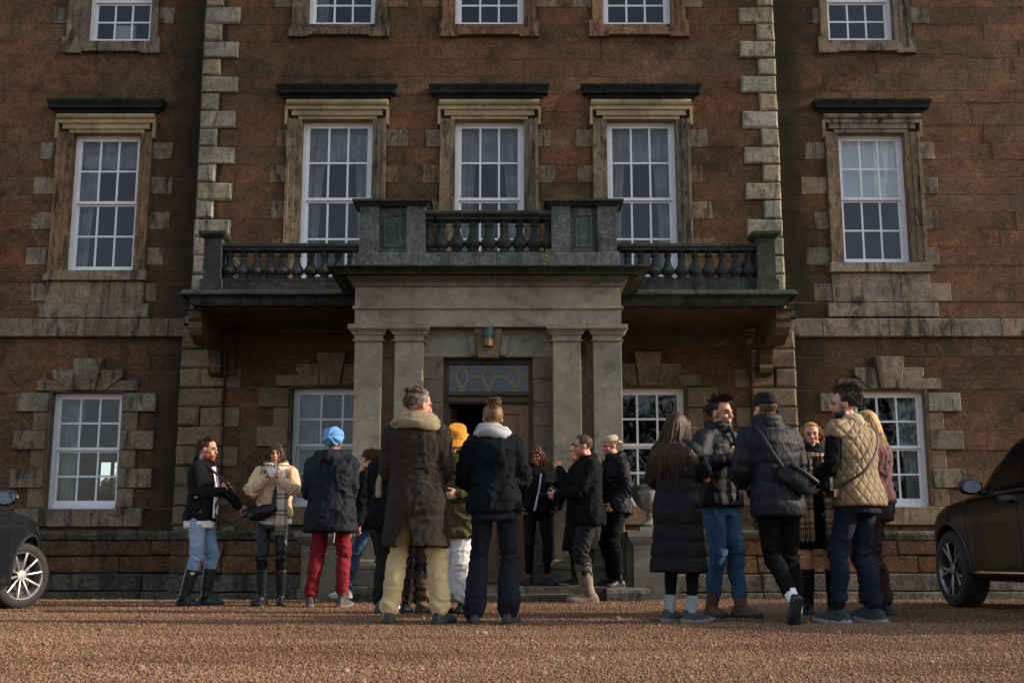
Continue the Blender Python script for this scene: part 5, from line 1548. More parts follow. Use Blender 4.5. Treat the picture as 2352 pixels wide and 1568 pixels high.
        for e in ends:     # each end: list of local points, width
            pts, wd = e; s.strip(pts, wd, mat, 'scarf_end', o)
        return o
    def strip(s, pts, wd, mat, name, par, th=.008, fringe=0., side=None):
        """flat hanging cloth through local points"""
        P = [s.T(*p) for p in pts]; m = 14; C = []
        for i in range(m+1):
            t = i/m*(len(P)-1); a = min(int(t), len(P)-2); C.append(P[a].lerp(P[a+1], t-a))
        sdv = (s.Rv if side is None else s.V(*side)).normalized(); nrm = None; mb = MB(); nn = 9
        fr, bk = [], []
        for i, c in enumerate(C):
            t = (C[min(i+1, m)]-C[max(i-1, 0)]).normalized(); nv = t.cross(sdv).normalized()
            row, row2 = [], []
            for j in range(nn):
                u = (j/(nn-1)-.5)*wd*s.k; b = .008*math.sin(j*1.7+i*.25+s.seed)+.005*math.sin(j*.9-i*.6)
                row.append(c+sdv*u+nv*(b+th/2)); row2.append(c+sdv*u+nv*(b-th/2))
            fr.append(row+row2[::-1])
        mb.loft(fr)
        if fringe:
            for j in range(16):
                u = (j/15-.5)*wd*s.k; a = C[-1]+sdv*u; mb.tube([a, a+Vector((.004*math.sin(j*3), 0, -fringe*.5)), a+Vector((.01*math.sin(j*5), .004, -fringe))], [.003, .003, .002], 5)
        return mb.build(name, mat, par, smooth=True)
def held(name, label, cat, parts, loc, group=None):
    """a held thing: Empty + parts [(part name, MB, material)]"""
    o = root(name, tuple(loc)); tag(o, label, cat, group)
    for pn, mb, mt in parts: mb.build(pn, mt, o, sharp=40)
    return o
def orient(loc, f, u):
    f = Vector(f).normalized(); u = Vector(u); r = f.cross(u).normalized(); u = r.cross(f)
    Mx = Matrix((r, f, u)).transposed().to_4x4(); Mx.translation = Vector(loc); return Mx
def mug(loc, label, mat, f=(0, -1, 0), r=.041, h=.085, group=None):
    Mx = orient(loc, f, (0, 0, 1)); m = MB()
    m.lathe(0, 0, [(r*.92, -h/2), (r, -h/2+.006), (r, h/2-.004), (r*1.04, h/2), (r*.94, h/2), (r*.92, -h/2+.01), (.002, -h/2+.008)], 20)
    hd = MB(); hd.tube([(r*.95, 0, h*.3), (r+.022, 0, h*.28), (r+.03, 0, 0), (r+.02, 0, -h*.24), (r*.95, 0, -h*.28)], [.005]*5, 8)
    return held('mug', label, 'mug', [('cup', m.xform(Mx), mat), ('handle', hd.xform(Mx), mat)], loc, group)
M['rubber'] = plain('rubber', (.018, .017, .016), .7, bump=.2)
# ================================================================== PEOPLE: who stands where
def spot(x, ytop, yfeet=None, Y=None, z0=0., pad=.015):
    if Y is None: Y = CAM_H*FPX/(yfeet-1262.)
    ys = 1262+(CAM_H-z0)*FPX/Y
    return dict(X=rx(x, ys, Y), Y=Y, H=rz(ytop, Y)-z0-pad, z0=z0)
F = {}
F['blk'] = fabric('black_cotton', (.006, .006, .0065), .9, fold=9, bump=.5, spec=.1)
F['blk2'] = fabric('black_coat', (.005, .0055, .006), .9, fold=7, bump=.4, spec=.1)
F['denimblk'] = fabric('black_denim', (.008, .0085, .009), .9, spec=.1, bump=.4, scale=500, fold=14)
F['tee'] = fabric('white_tee', (.72, .72, .74), .9, fold=12, bump=.5, var=.06)
F['jean_l'] = fabric('light_denim', '7f9ab5', .85, pat='denim', col2='a9bdd0', bump=.5, scale=700, fold=10)
F['jean_m'] = fabric('mid_denim', '2b4c6c', .85, pat='denim', col2='416786', bump=.5, scale=700, fold=10)
F['jean_d'] = fabric('dark_denim', '10192a', .85, pat='denim', col2='1a2740', bump=.5, scale=700, fold=10)
F['jean_n'] = fabric('navy_denim', '0b101c', .85, pat='denim', col2='10182a', bump=.4, scale=700, fold=10)
F['red'] = fabric('red_twill', '7d1722', .85, bump=.5, fold=9, var=.2)
F['cream'] = fabric('cream_corduroy', 'c0aa7e', .85, bump=.45, fold=8, var=.15)
F['whitej'] = fabric('white_denim', (.68, .67, .65), .9, bump=.45, fold=10, var=.1)
F['navy'] = fabric('navy_parka', '10161f', .7, bump=.6, fold=8, spec=.2)
F['fleece'] = fabric('cream_fleece', 'cfb08c', .95, bump=.8, scale=180, var=.15, sheen=.3)
F['leather'] = plain('black_leather', (.006, .006, .007), .38, bump=.3, bscale=14, spec=.25)
F['well'] = plain('green_wellington', (.012, .022, .018), .3, bump=.12, bscale=30)
F['wellblk'] = plain('black_wellington', (.013, .017, .020), .3, bump=.12, bscale=30)
F['wool'] = fabric('brown_wool', '241d17', .95, pat='tweed', col2='2e261e', bump=.5, scale=260, var=.2, fold=5)
F['herr'] = fabric('herringbone', '9a8a6e', .95, pat='tweed', col2='4b3d2c', bump=.6, scale=200)
F['grey'] = fabric('grey_knit', 'a3a4a6', .95, bump=.7, scale=160, var=.15)
F['sweat'] = fabric('green_black_sweatshirt', '10161a', .92, bump=.5, fold=7, spec=.12)
F['olive'] = fabric('olive_wool', '4a4329', .95, bump=.6, scale=200, fold=8)
F['puff'] = fabric('black_puffer', (.0045, .005, .006), .55, bump=.5, fold=22, spec=.15)
F['puffn'] = fabric('navy_puffer', (.006, .008, .0115), .5, bump=.5, fold=22, spec=.2)
F['gilet'] = fabric('tan_quilting', '826d4e', .65, bump=.5, pat='quilt', var=.12, spec=.3)
F['pink'] = fabric('pink_fleece', '623f40', .95, bump=.8, scale=180, var=.2, sheen=.3)
F['brown'] = fabric('brown_trousers', '3a2b24', .9, bump=.5, fold=9)
F['dkgrey'] = fabric('charcoal_cargo', '191b1d', .85, bump=.6, fold=8)
F['dkbrown'] = fabric('dark_brown_cord', '1e1712', .9, bump=.5, fold=9)
F['camo'] = fabric('brown_print', '5b3b2a', .9, pat='camo', col2=(.05, .05, .06), bump=.5, fold=9)
F['plaid'] = fabric('tan_tartan', 'a07a4c', .95, pat='plaid', col2=(.03, .035, .04), bump=.5, scale=200)
F['plaid2'] = fabric('cream_tartan', 'cdbba0', .95, pat='plaid', col2='2c4a48', bump=.5, scale=200)
F['legging'] = fabric('black_legging', (.006, .006, .0065), .8, spec=.12, bump=.3)
F['sock'] = fabric('grey_sock', (.33, .33, .34), .95, bump=.6, scale=120)
F['tan'] = plain('tan_boot', (.20, .15, .10), .75, bump=.4, bscale=40, var=.3)
F['brownboot'] = plain('brown_boot', (.10, .048, .02), .6, bump=.4, bscale=50, var=.35)
F['dkshoe'] = plain('dark_shoe', (.02, .022, .026), .6, bump=.4, bscale=60)
F['brownshoe'] = plain('brown_shoe', (.06, .045, .035), .7, bump=.4, bscale=60, var=.3)
F['blueshoe'] = plain('grey_blue_trainer', (.03, .038, .046), .7, bump=.4, bscale=60, var=.3)
F['whitesole'] = plain('pale_sole', (.45, .45, .44), .7)
F['gum'] = plain('gum_sole', (.16, .12, .08), .7)
F['turban'] = fabric('blue_turban', '5f8fc4', .9, bump=.3, scale=300, var=.12)
F['orange'] = fabric('orange_hat', 'c4832c', .9, bump=.4, scale=400, var=.1)
F['beanie'] = fabric('black_beanie', (.010, .010, .011), .95, bump=.8, scale=140)
F['cap'] = fabric('stone_cap', 'a39b86', .9, bump=.4, scale=400)
HM = {k: hair_mat('hair_'+k, a, b) for k, (a, b) in dict(dark=('1b120c', '3a2a1d'), brown=('2a1a10', '5a3b22'), grey=('3a3129', '7d7062'), gold=('38271a', '86633c'), blonde=('6d4f2c', 'c8a062'),
      black=('0d0a08', '241a14'), auburn=('2b1408', '5a2e16'), sand=('5b4128', 'a47f4e'), long=('1c100a', '4a2e1c'), buzz=('3a2a1f', '5d4733')).items()}

def turban_wrap(p, mat):
    mb = MB(); MM = Matrix((p.hR, p.hF, p.hU)).transposed()
    mb.ell(p.HP(0, -.02, .07), [.11*p.hs, .12*p.hs, .098*p.hs], 22, MM); mb.ell(p.HP(0, -.045, .05), [.104*p.hs, .108*p.hs, .095*p.hs], 20, MM)
    v, n, me = remesh(mb, .006, 2)
    B = np.array(Matrix((p.hR, p.hF, p.hU))); l = ((v-np.array(p.hC)) @ B.T)/p.hs
    # wraps fan out from a knot at the back
    dx, dz = l[:, 0]-.005, l[:, 2]-.035; ang = np.arctan2(dz, dx); rr = np.hypot(dx, dz)
    w = np.sin(ang*7+rr*34+.8*vnoise(l*16, 4)); w2 = np.sin(l[:, 2]*120+np.abs(l[:, 0])*70+vnoise(l*14, 6))
    back = l[:, 1] < .0
    v = v+n*(np.where(back, .0052*np.abs(w)**.7*np.sign(w), .005*w2)*p.hs)[:, None]
    o = put(me, v, 'turban', mat, p.o)
    k = MB(); k.ell(p.HP(-.012, -.148, .028), [.030, .018, .022], 12); k.tube([p.HP(-.03, -.135, .05), p.HP(0, -.155, .03), p.HP(.03, -.14, .005)], [.012, .019, .012], 10)
    k.build('knot', mat, o, smooth=True)
def round_hat(p, mat, name, brim=0., z=.03, tall=.1, tilt=0., rad=(.092, .108), droop=.5, cuff=False):
    mb = MB(); n = 28; rings = []
    prof = [(1.0, 0), (1.0, .3), (.97, .62), (.86, .86), (.6, .97), (.2, 1.0)] if not brim else [(1.0, 0), (.97, .45), (.90, .86), (.8, .96), (.3, 1.0)]
    def G(r_, a, zz, yo=0): return p.HP(rad[0]*r_*math.cos(a), -.012+rad[1]*r_*math.sin(a)+yo, z+zz+tilt*math.sin(a)*rad[1]*r_)
    if brim:
        rings.append([G(1+brim/.1, 2*PI*i/n, -brim*droop) for i in range(n)]); rings.append([G(1+brim/.1*.5, 2*PI*i/n, -brim*droop*.45) for i in range(n)])
    if cuff:
        rings += [[G(.97, 2*PI*i/n, -.004) for i in range(n)], [G(1.05, 2*PI*i/n, 0) for i in range(n)], [G(1.06, 2*PI*i/n, .035) for i in range(n)], [G(1.01, 2*PI*i/n, .042) for i in range(n)]]
    for r_, zz in prof: rings.append([G(r_, 2*PI*i/n, zz*tall) for i in range(n)])
    mb.loft(rings, caps=True)
    if brim: mb.f.pop(-2); mb.mi.pop()
    o = mb.build(name, mat, p.o, sharp=50)
    m = o.modifiers.new('s', 'SUBSURF'); m.levels = 1; m.render_levels = 1
    return o
def sunglasses(p, z=.075, y=.062):
    mb = MB()
    for sg in (-1, 1): mb.ell(p.HP(sg*.034, y+.012, z), [.029, .008, .02], 12, Matrix((p.hR, p.hF, p.hU)).transposed()); mb.tube([p.HP(sg*.06, y, z), p.HP(sg*.086, y-.05, z-.01), p.HP(sg*.084, y-.11, z-.02)], [.003]*3, 6)
    mb.tube([p.HP(-.01, y+.015, z+.006), p.HP(.01, y+.015, z+.006)], [.003]*2, 6)
    mb.build('sunglasses', plain('dark_lens', (.01, .01, .012), .15, spec=.8), p.o, smooth=True)
def strap(p, pts, mat, name, par=None, w=.012, th=.004):
    """belt-like strap through world points (Catmull-Rom)"""
    P = [Vector(q) for q in pts]; C = []
    for i in range(len(P)-1):
        a, b, c, d = P[max(0, i-1)], P[i], P[i+1], P[min(len(P)-1, i+2)]
        for j in range(6):
            t = j/6; C.append(.5*((2*b)+(c-a)*t+(2*a-5*b+4*c-d)*t*t+(3*b-a-3*c+d)*t**3))
    C.append(P[-1]); mb = MB(); mb.tube(C, [(w, th)]*len(C), 8, ref=(0, -1, .01)); return mb.build(name, mat, par, smooth=True)

# ---- 1 photographer in black jacket
p = Person('bearded person in black jacket and ripped pale jeans holding a camera', **spot(452, 1003, Y=12.0), face=97, feet=((-.09, .06, 0, 5, 0), (.1, -.10, 0, -12, 0)),
           hands={'R': ((.03, .23, 1.19), (.5, -.9, -.6)), 'L': ((-.12, .43, .965), (-.6, -.5, -.5))}, head=(4, -8, 0), skin='b98770', beard=('7a3f20', 1.0, .012), brow='4a3020', hcurl=(.5, .75), hn={'R': (-1, 0, 0), 'L': (1, 0, -.3)}, hdir={'R': (-.25, .3, .8)})
p.top('tee', F['tee'], hem=.80, ease=0.012, sleeve=.1, arm=(0.050, 0.043, 0.038), fold=.8)
j = p.top('jacket', F['denimblk'], hem=.875, ease=0.025, arm=(0.063, 0.055, 0.048), fold=1.1, collar=(.05, .085, .014))
p.strip([(.02, .125, 1.44), (.03, .165, 1.25), (.03, .165, 1.05), (.03, .16, .9)], .10, F['tee'], 'shirt_front', j, th=.006)
p.strip([(-.055, .105, 1.46), (-.055, .157, 1.3), (-.05, .172, 1.12), (-.05, .168, .93)], .035, fabric('orange_lining', '6b2f16', .9, pat='plaid', col2=(.03, .02, .02)), 'shirt_edge', j, th=.006)
p.trousers(F['jean_l'], 'jeans', .088, .068, .058, cut=.35, hem2=.064)
for i in (0, 1): p.shoe(i, F['well'], name='boot', shaft=.30, sr=(.055, .072), big=1.0)
tm = MB(); kc = p.kn[1]+p.fy[1]*.066*p.k
tm.ell(kc+Vector((0, 0, -.03)), [.02, .032, .04], 10); tm.build('knee_tear', plain('knee_skin', '9c5d40', .6, bump=.5), p.o, smooth=True)
p.hair(HM['brown'], .03, lambda d: (d.x*.3, -.6, -.5) if d.z < .5 else (.1, .3, .5), lift=.55, curl=.5, clumps=130, per=7, w=.0028, front=.42, cap=1.045)
hw = p.wr[0]+p.hd[0]*.09
cb = MB(); cb.box(-.065, .065, -.035, .035, -.05, .045); cb.box(-.025, .025, -.03, .03, .045, .07); cb.box(.045, .068, -.04, .05, -.05, .04)
ln = MB(); ln.lathe(0, 0, [(.036, .03), (.036, .06), (.04, .065), (.04, .12), (.037, .125), (.037, .15), (.03, .15), (.028, .14), (.002, .138)], 20).xform(Matrix.Rotation(-PI/2, 4, 'X'))
cm = plain('camera_black', (.012, .012, .013), .4, bump=.2, bscale=120)
cl = hw+p.V(-.03, .03, .0)
Mx = orient(cl, p.V(.12, 1, .02), (0, 0, 1)) @ Matrix.Rotation(R(12), 4, 'Y')
cam_o = held('camera', 'black camera with a long lens held low towards the woman in cream', 'camera', [('camera_body', cb.xform(Mx), cm), ('lens', ln.xform(Mx), cm)], cl)
sp_ = strap(p, [cl+p.V(.02, -.02, .05), cl+p.V(.06, -.16, .16), p.wr[1]+p.V(.04, .06, .07), p.T(.09, .06, 1.46), p.T(0, -.075, 1.52), p.T(-.09, .05, 1.46), p.T(-.06, .2, 1.2), cl+p.V(-.05, -.06, .05)], cm, 'strap', cam_o, .013)
strap(p, [cl+p.V(.03, -.05, -.03), cl+p.V(.06, -.17, -.10), p.T(.05, .17, .95), p.T(.03, .2, 1.1)], cm, 'strap', cam_o, .014)
lb = MB(); q = p.kn[1].lerp(p.an[1], .40); lb.box(q.x+.01, q.x+.05, q.y-.078, q.y-.072, q.z-.012, q.z+.014); lb.build('boot_label', plain('pale_label', (.5, .48, .45), .6), p.o)

# ---- 2 woman in cream fleece drinking
p = Person('person in cream fleece and tartan scarf drinking from a white mug', **spot(622, 1013, Y=12.05), face=176, female=True, feet=((-.1, -.02, 0, 12, 0), (.09, .04, 0, -22, 0)),
           hands={'R': ((.075, .235, 1.34), (.8, -.1, -1)), 'L': ((-.075, .235, 1.34), (-.8, -.1, -1))}, head=(-4, -4, 2), skin='bd8a6e', lips='8e3f38', brow='2c1b12', hcurl=(.6, .6), hn={'R': (-1, .15, 0), 'L': (1, .15, 0)}, hdir={'R': (-.35, .25, .8), 'L': (.35, .25, .8)}, shoul=.01)
p.top('under_shirt', F['tee'], hem=.86, ease=0.013, arms=False, fold=1.)
p.top('fleece', F['fleece'], hem=.95, ease=0.033, arm=(0.071, 0.073, 0.046), fold=1.5, voxel=.012)
p.trousers(F['leather'], 'leggings', .082, .058, .045, cut=.4, hem2=.055, fold=1.0)
for i in (0, 1): p.shoe(i, F['wellblk'], name='boot', shaft=.30, sr=(.047, .064), big=.98)
p.scarf(F['plaid2'], .085, .035, .04, 1.47, 2, ends=[])
sc = [c for c in p.o.children if c.name.startswith('scarf')][0]
p.strip([(-.08, .12, 1.46), (-.1, .185, 1.3), (-.105, .20, 1.1), (-.10, .195, .93), (-.10, .19, .85)], .13, F['plaid2'], 'scarf_end', sc, fringe=.1)
p.hair(HM['long'], .4, lambda d: (.35*d.x+.12, -.35, -1.0), lift=.12, grav=.25, curl=.18, clumps=120, per=8, w=.0036, front=.34, nape=-.4, step=11, sides=-.3, lenf=lambda d: .40)
sunglasses(p, .082, .06)
mg = p.W(0, .285, 1.405); mug(mg, 'white mug held at the mouth of the woman in cream fleece', plain('white_enamel', (.75, .75, .74), .3), f=(1, -.3, 0))
bg_ = MB(); c = p.T(.1, .2, .98)
bg_.ell(c, [.16, .06, .075], 18, Matrix.Rotation(R(-18), 3, 'Y')); v, n, me = remesh(bg_, .008, 2)
v = v+n*(.006*(1-2*np.abs(vnoise(v*22, 3))))[:, None]
bo = root('crossbody_bag', tuple(c)); put(me, v, 'bag_body', F['leather'], bo); tag(bo, 'shiny black crumpled bag across the waist of the woman in cream', 'bag')
strap(p, [c+p.V(-.12, .03, .04), p.T(-.03, .2, 1.2), p.T(-.12, .1, 1.43), p.T(-.1, -.1, 1.42), p.T(.1, -.17, 1.15), c+p.V(.13, -.06, .02)], F['leather'], 'bag_strap', bo, .02)

# ---- 3 blue turban
p = Person('person seen from behind in navy parka, red trousers and blue turban', **spot(752, 990, Y=11.75, pad=0), face=6, wide=1.13, feet=((-.17, -.02, 0, 14, 0), (.15, .0, 0, -14, 0)), hip=(.015, 0),
           hands={'R': ((.12, .24, 1.08), (.5, -1, -.2)), 'L': ((-.15, .24, 1.06), (-.6, -1, -.2))}, head=(4, -6, 0), skin='8a5a3f')
p.top('parka', F['navy'], hem=.735, ease=0.05, arm=(0.074, 0.067, 0.059), fold=1.05, flare=.05)
hm = MB(); hm.tube([p.T(-.1, -.09, 1.47), p.T(-.05, -.125, 1.455), p.T(.05, -.125, 1.45), p.T(.1, -.09, 1.47)], [(.045, .06), (.05, .085), (.05, .085), (.045, .06)], 14, ref=(0, 0, 1)); hm.tube([p.T(-.09, .03, 1.51), p.T(-.12, -.06, 1.5), p.T(0, -.13, 1.48), p.T(.12, -.06, 1.5), p.T(.09, .03, 1.51)], [.045, .055, .075, .055, .045], 12)
v, n, me = remesh(hm, .009, 4); v = v+n*(.008*(1-2*np.abs(vnoise(v*np.array([8, 8, 14]), 5))))[:, None]; put(me, v, 'hood', F['navy'], p.o)
p.trousers(F['red'], 'trousers', .088, .07, .06, fold=1.4)
for i in (0, 1): p.shoe(i, F['brownshoe'], name='shoe', shaft=.07, sr=(.045, .05), big=1.0, solemat=F['gum'])
turban_wrap(p, F['turban'])
tb = MB(); a = p.T(.085, -.19, .79); tb.tube([a, a+Vector((.006, -.01, -.08)), a+Vector((-.004, 0, -.16))], [.004]*3, 6); tb.build('drawcord', F['tee'], p.o)

# ---- 4 woman with a ponytail walking, partly hidden
p = Person('person with brown ponytail and blue jeans striding by the steps', **spot(853, 1026, Y=12.5), face=-72, female=True, feet=((.02, .36, 0, 0, 0), (-.03, -.30, .0, 0, 0)), hip=(0, .02), lean=(0, .04), head=(20, -5, 0), skin='c4927a', brow='3a2a1e')
p.top('jacket', F['blk'], hem=.82, ease=0.033, arm=(0.067, 0.060, 0.052), fold=1.3)
p.trousers(F['jean_m'], 'jeans', .088, .066, .056, fold=1.2)
for i in (0, 1): p.shoe(i, plain('white_trainer', (.6, .6, .6), .6), solemat=F['whitesole'])
p.hair(HM['brown'], .08, (0, -1, .1), lift=.1, curl=.1, clumps=110, per=8, w=.003, front=.36, cap=1.04, lenf=lambda d: .07 if d.y > -.6 else .2)

# ---- 5 dark figure beside the man in the long coat
p = Person('dark-clothed person half hidden beside the man in long wool coat', **spot(893, 985, Y=10.55), face=25, feet=((-.1, 0, 0, 18, 0), (.12, 0, 0, -5, 0)), skin='b98468', head=(30, -10, 0),
           hands={'L': ((-.27, .10, .88), (-.5, -1, 0))})
p.top('jacket', F['blk2'], hem=.80, ease=0.037, arm=(0.071, 0.065, 0.057), fold=1.3)
p.trousers(F['dkbrown'], 'trousers', .098, .082, .075, fold=1.5)
for i in (0, 1): p.shoe(i, F['wellblk'], name='boot', shaft=.12, sr=(.05, .055), big=1.0)
p.hair(HM['dark'], .04, (0, -.4, -.5), lift=.5, clumps=90, per=7)

# ---- 6 man in long coat with herringbone scarf
p = Person('person from behind in long brown wool coat, herringbone scarf and cream trousers', **spot(953, 890, Y=9.1), face=6, wide=1.04, feet=((-.19, -.03, 0, 10, 0), (.19, .02, 0, -22, 0)), hip=(-.0, 0), lean=(-.015, .02), head=(48, -6, 0), skin='c4856a', brow='5a5048', beard=('8a7a6c', .45, .002),
           hands={'R': ((.12, .24, 1.06), (.42, -1, -.1)), 'L': ((-.17, .2, .98), (-.4, -1, -.1))})
co = p.top('coat', F['wool'], hem=.565, ease=0.040, arm=(0.079, 0.071, 0.063), fold=1.0, flare=.02, voxel=.010, shoulders=.006, vent=((-.03, .80), (-.135, .012)))
p.trousers(F['cream'], 'trousers', .09, .076, .07, fold=1.5, low=.04)
for i in (0, 1): p.shoe(i, F['dkshoe'], big=1.0)
sc = p.scarf(F['herr'], .115, .04, .038, 1.44, 3, tilt=.04, fold=1.5)
p.strip([(-.27, .06, 1.2), (-.29, .04, 1.05), (-.30, .0, .93)], .10, F['herr'], 'scarf_end', sc, th=.02, side=(.5, -1, 0))
p.hair(HM['grey'], .055, lambda d: (.15, -.8, -.2) if d.z < .5 else (.2, -.8, .55), lift=.12, curl=.16, clumps=190, per=8, w=.0036, front=.34, cap=1.07, nape=-.55, lenf=lambda d: .035+.03*max(0, d.z), top_boost=.08)

# ---- 7 person in printed trousers behind the coat
p = Person('person in brown printed trousers hidden behind the long wool coat', **spot(947, 1010, Y=10.75), face=160, female=True, feet=((-.09, 0, 0, 10, 0), (.09, 0, 0, -10, 0)), skin='c4927a')
p.top('jacket', F['brown'], hem=.85, ease=0.026, fold=1.2)
p.trousers(F['camo'], 'trousers', .1, .085, .075, fold=2.0)
for i in (0, 1): p.shoe(i, F['tan'], solemat=F['gum'])
p.hair(HM['brown'], .12, (0, -.5, -1), lift=.2, clumps=80, per=7)

# ---- 8 orange bucket hat
p = Person('person in orange bucket hat, olive coat and white trousers', **spot(1046, 976, Y=10.6), face=-158, female=True, feet=((-.075, 0, 0, 10, 0), (.075, .02, 0, -14, 0)), head=(-14, -24, -10), skin='d0a184', brow='3a2a1e', lean=(0, .03),
           hands={'R': ((.12, .2, 1.1), (.8, -.5, -.4)), 'L': ((-.12, .2, 1.1), (-.8, -.5, -.4))})
p.top('coat', F['olive'], hem=.70, ease=0.037, arm=(0.067, 0.060, 0.055), fold=1.6, flare=.04)
p.trousers(F['whitej'], 'trousers', .09, .085, .085, low=.12, fold=1.3, cut=.76, hem2=.088)
for i in (0, 1): p.shoe(i, F['wellblk'], name='ankle_boot', shaft=.1, sr=(.043, .045), solemat=M['rubber'], sock=(plain('red_sock', '8a2a26', .9), .3))
p.hair(HM['sand'], .17, lambda d: (.3*d.x, -.1, -1), lift=.08, grav=.3, curl=.12, clumps=80, per=8, w=.0034, front=.35, sides=-.35, nape=-.45)
round_hat(p, F['orange'], 'bucket_hat', brim=.055, z=.055, tall=.088, rad=(.101, .117), droop=.75, tilt=-.12)

# ---- 9 woman with bun, dark sweatshirt
p = Person('person from behind with messy bun, grey cowl and dark flared jeans', **spot(1133, 925, Y=9.15, pad=0), face=4, female=True, wide=1.06, feet=((-.15, -.03, 0, 12, 0), (.125, -.01, 0, -16, 0)), hip=(.01, 0), head=(-14, -2, 0), skin='cb9a7e', lean=(-.01, 0),
           hands={'L': ((-.12, .22, 1.02), (-1, -.75, -.1)), 'R': ((.14, .24, 1.05), (.6, -1, -.1))}, hcurl=(.5, .5))
p.top('sweatshirt', F['sweat'], hem=.87, ease=0.034, arm=(0.077, 0.073, 0.055), fold=1.5, voxel=.012)
p.trousers(F['jean_n'], 'flared_jeans', .09, .07, .08, low=.03, fold=1.0, hem2=.09)
for i in (0, 1): p.shoe(i, F['dkshoe'], big=1.0)
p.scarf(F['grey'], .092, .034, .042, 1.475, 2, tilt=.03, fold=1.5)
hb_ = p.hair(HM['gold'], .09, lambda d: (-.08*d.x, -.06-.1*d.y, .085-.092*d.z), lift=.0, curl=.05, clumps=190, per=9, w=.0034, front=.36, cap=1.10, nape=-.6, lenf=lambda d: .85*math.sqrt((.08*d.x)**2+(.06+.1*d.y)**2+(.085-.092*d.z)**2))
bn = MB(); rr = p.rn; cB = Vector((0, -.072, .122))
for q in range(230):
    a0 = rr.uniform(0, 6.28); tl = rr.uniform(-.6, .6); r0 = rr.uniform(.025, .055); pts = []
    ax = Vector((rr.gauss(0, .5), rr.gauss(0, .5), 1)).normalized(); e1 = ax.orthogonal().normalized(); e2 = ax.cross(e1); sp2 = rr.uniform(1.2, 3.4)
    for t in range(11):
        u = t/10; pts.append(cB+Vector((0, 0, tl*.03))+(e1*math.cos(a0+sp2*u)+e2*math.sin(a0+sp2*u))*r0*(1+.25*math.sin(u*7+a0))+Vector((rr.gauss(0, .002), rr.gauss(0, .002), .03*u*(1 if rr.random() < .3 else 0))))
    p._strand(bn, pts, .0042)
bn.ell(p.HP(*cB), [.042]*3, 12); bn.build('hair_bun', HM['gold'], p.o, smooth=True)

# ---- 10 person with dreadlocks on the landing
p = Person('person with dreadlocks in black bomber and leggings standing on the landing', **spot(1235, 1020, Y=13.75, z0=LAND), face=172, feet=((-.12, 0, 0, 22, 0), (.12, .02, 0, -22, 0)), female=True, wide=1.04, head=(22, -22, 0), skin='8a5a3e', brow='150e0a',
           hands={'R': ((.24, .12, .96), (.9, -.6, 0)), 'L': ((-.24, .12, .98), (-.9, -.6, 0))})
j = p.top('bomber', F['blk2'], hem=.88, ease=0.044, arm=(0.077, 0.072, 0.059), fold=1.4)
p.strip([(-.02, .18, 1.38), (.01, .205, 1.2), (.05, .20, 1.0), (.07, .195, .92)], .022, F['tee'], 'white_edge', j, th=.004)
p.trousers(F['legging'], 'leggings', .088, .062, .045, fold=.5, low=.09)
for i in (0, 1): p.shoe(i, F['dkshoe'], solemat=M['rubber'])
p.hair(HM['auburn'], .24, lambda d: (.5*d.x-.1, -.2, -1), lift=.1, grav=.35, curl=.25, clumps=75, per=1, w=.010, front=.4, nape=-.4, sides=-.3, cap=1.03)
sunglasses(p, .07, .068)

# ---- 13 hidden person in long coat (behind 11)
p = Person('person in long black coat raising a hand to the mouth', **spot(1333, 1012, Y=13.35, z0=LAND), face=-88, female=True, feet=((-.06, .03, 0, 0, 0), (.08, .05, 0, -5, 0)), skin='c98f74', head=(0, -5, 0),
           hands={'L': ((-.03, .24, 1.42), (-.3, -.2, -1))}, hcurl=(.9, .5), hdir={'L': (.1, .2, 1)})
p.top('coat', F['blk2'], hem=.44, ease=0.041, arm=(0.067, 0.060, 0.053), flare=.01, fold=1.0)
p.trousers(F['legging'], 'leggings', .085, .06, .045, fold=.5)
for i in (0, 1): p.shoe(i, F['leather'], name='boot', shaft=.16, sr=(.046, .05), solemat=F['gum'])
p.hair(HM['dark'], .05, (0, -.8, -.3), lift=.1, clumps=80, per=7, cap=1.04)

# ---- 11 man with buzz cut in profile
p = Person('person with cropped hair and ginger beard holding a mug in tall tan boots', **spot(1353, 996, Y=12.72), face=-95, wide=1.08, feet=((-.1, .02, 0, 4, 0), (.1, .0, 0, 0, 0)), head=(4, -10, 0), skin='b98371', beard=('8a5432', .9, .009), brow='6b4a32', hip=(0, .0),
           hands={'L': ((-.08, .33, 1.10), (-.5, -.8, -.6)), 'R': ((.06, .30, 1.13), (.55, -.9, -.6))}, hcurl=(.7, .75), hn={'L': (1, 0, .2), 'R': (-1, 0, 0)}, hdir={'R': (-.1, .9, .05), 'L': (.15, 1, .1)})
p.top('coat', F['blk2'], hem=.80, ease=0.037, arm=(0.076, 0.067, 0.055), fold=1.2, collar=(.05, .082, .02))
p.trousers(F['dkgrey'], 'trousers', .09, .076, .068, cut=.5, hem2=.074, fold=1.9)
for i in (0, 1):
    b = p.shoe(i, F['tan'], name='boot', shaft=.31, sr=(.066, .078), big=1.2, solemat=F['gum'])
    t_ = p.an[i].lerp(p.kn[i], .60); t2 = p.an[i].lerp(p.kn[i], .75); m = MB(); m.tube([t_, t2], [.0815*p.k, .083*p.k], 18); m.build('boot_cuff', plain('boot_band', (.09, .055, .035), .8, bump=.5), b, smooth=True)
p.hair(HM['buzz'], .007, (0, -.3, -.3), lift=.8, curl=.1, clumps=160, per=8, w=.0018, front=.5, cap=1.012, step=2, nape=-.62, sides=-.2)
mgc = p.wr[1]+p.hd[1]*.085*p.k+p.V(-.05, .0, .01); mug(mgc, 'dark enamel mug held by the man with the ginger beard', plain('dark_enamel', (.02, .035, .04), .3), f=(-1, -.4, 0), r=.04, h=.1)
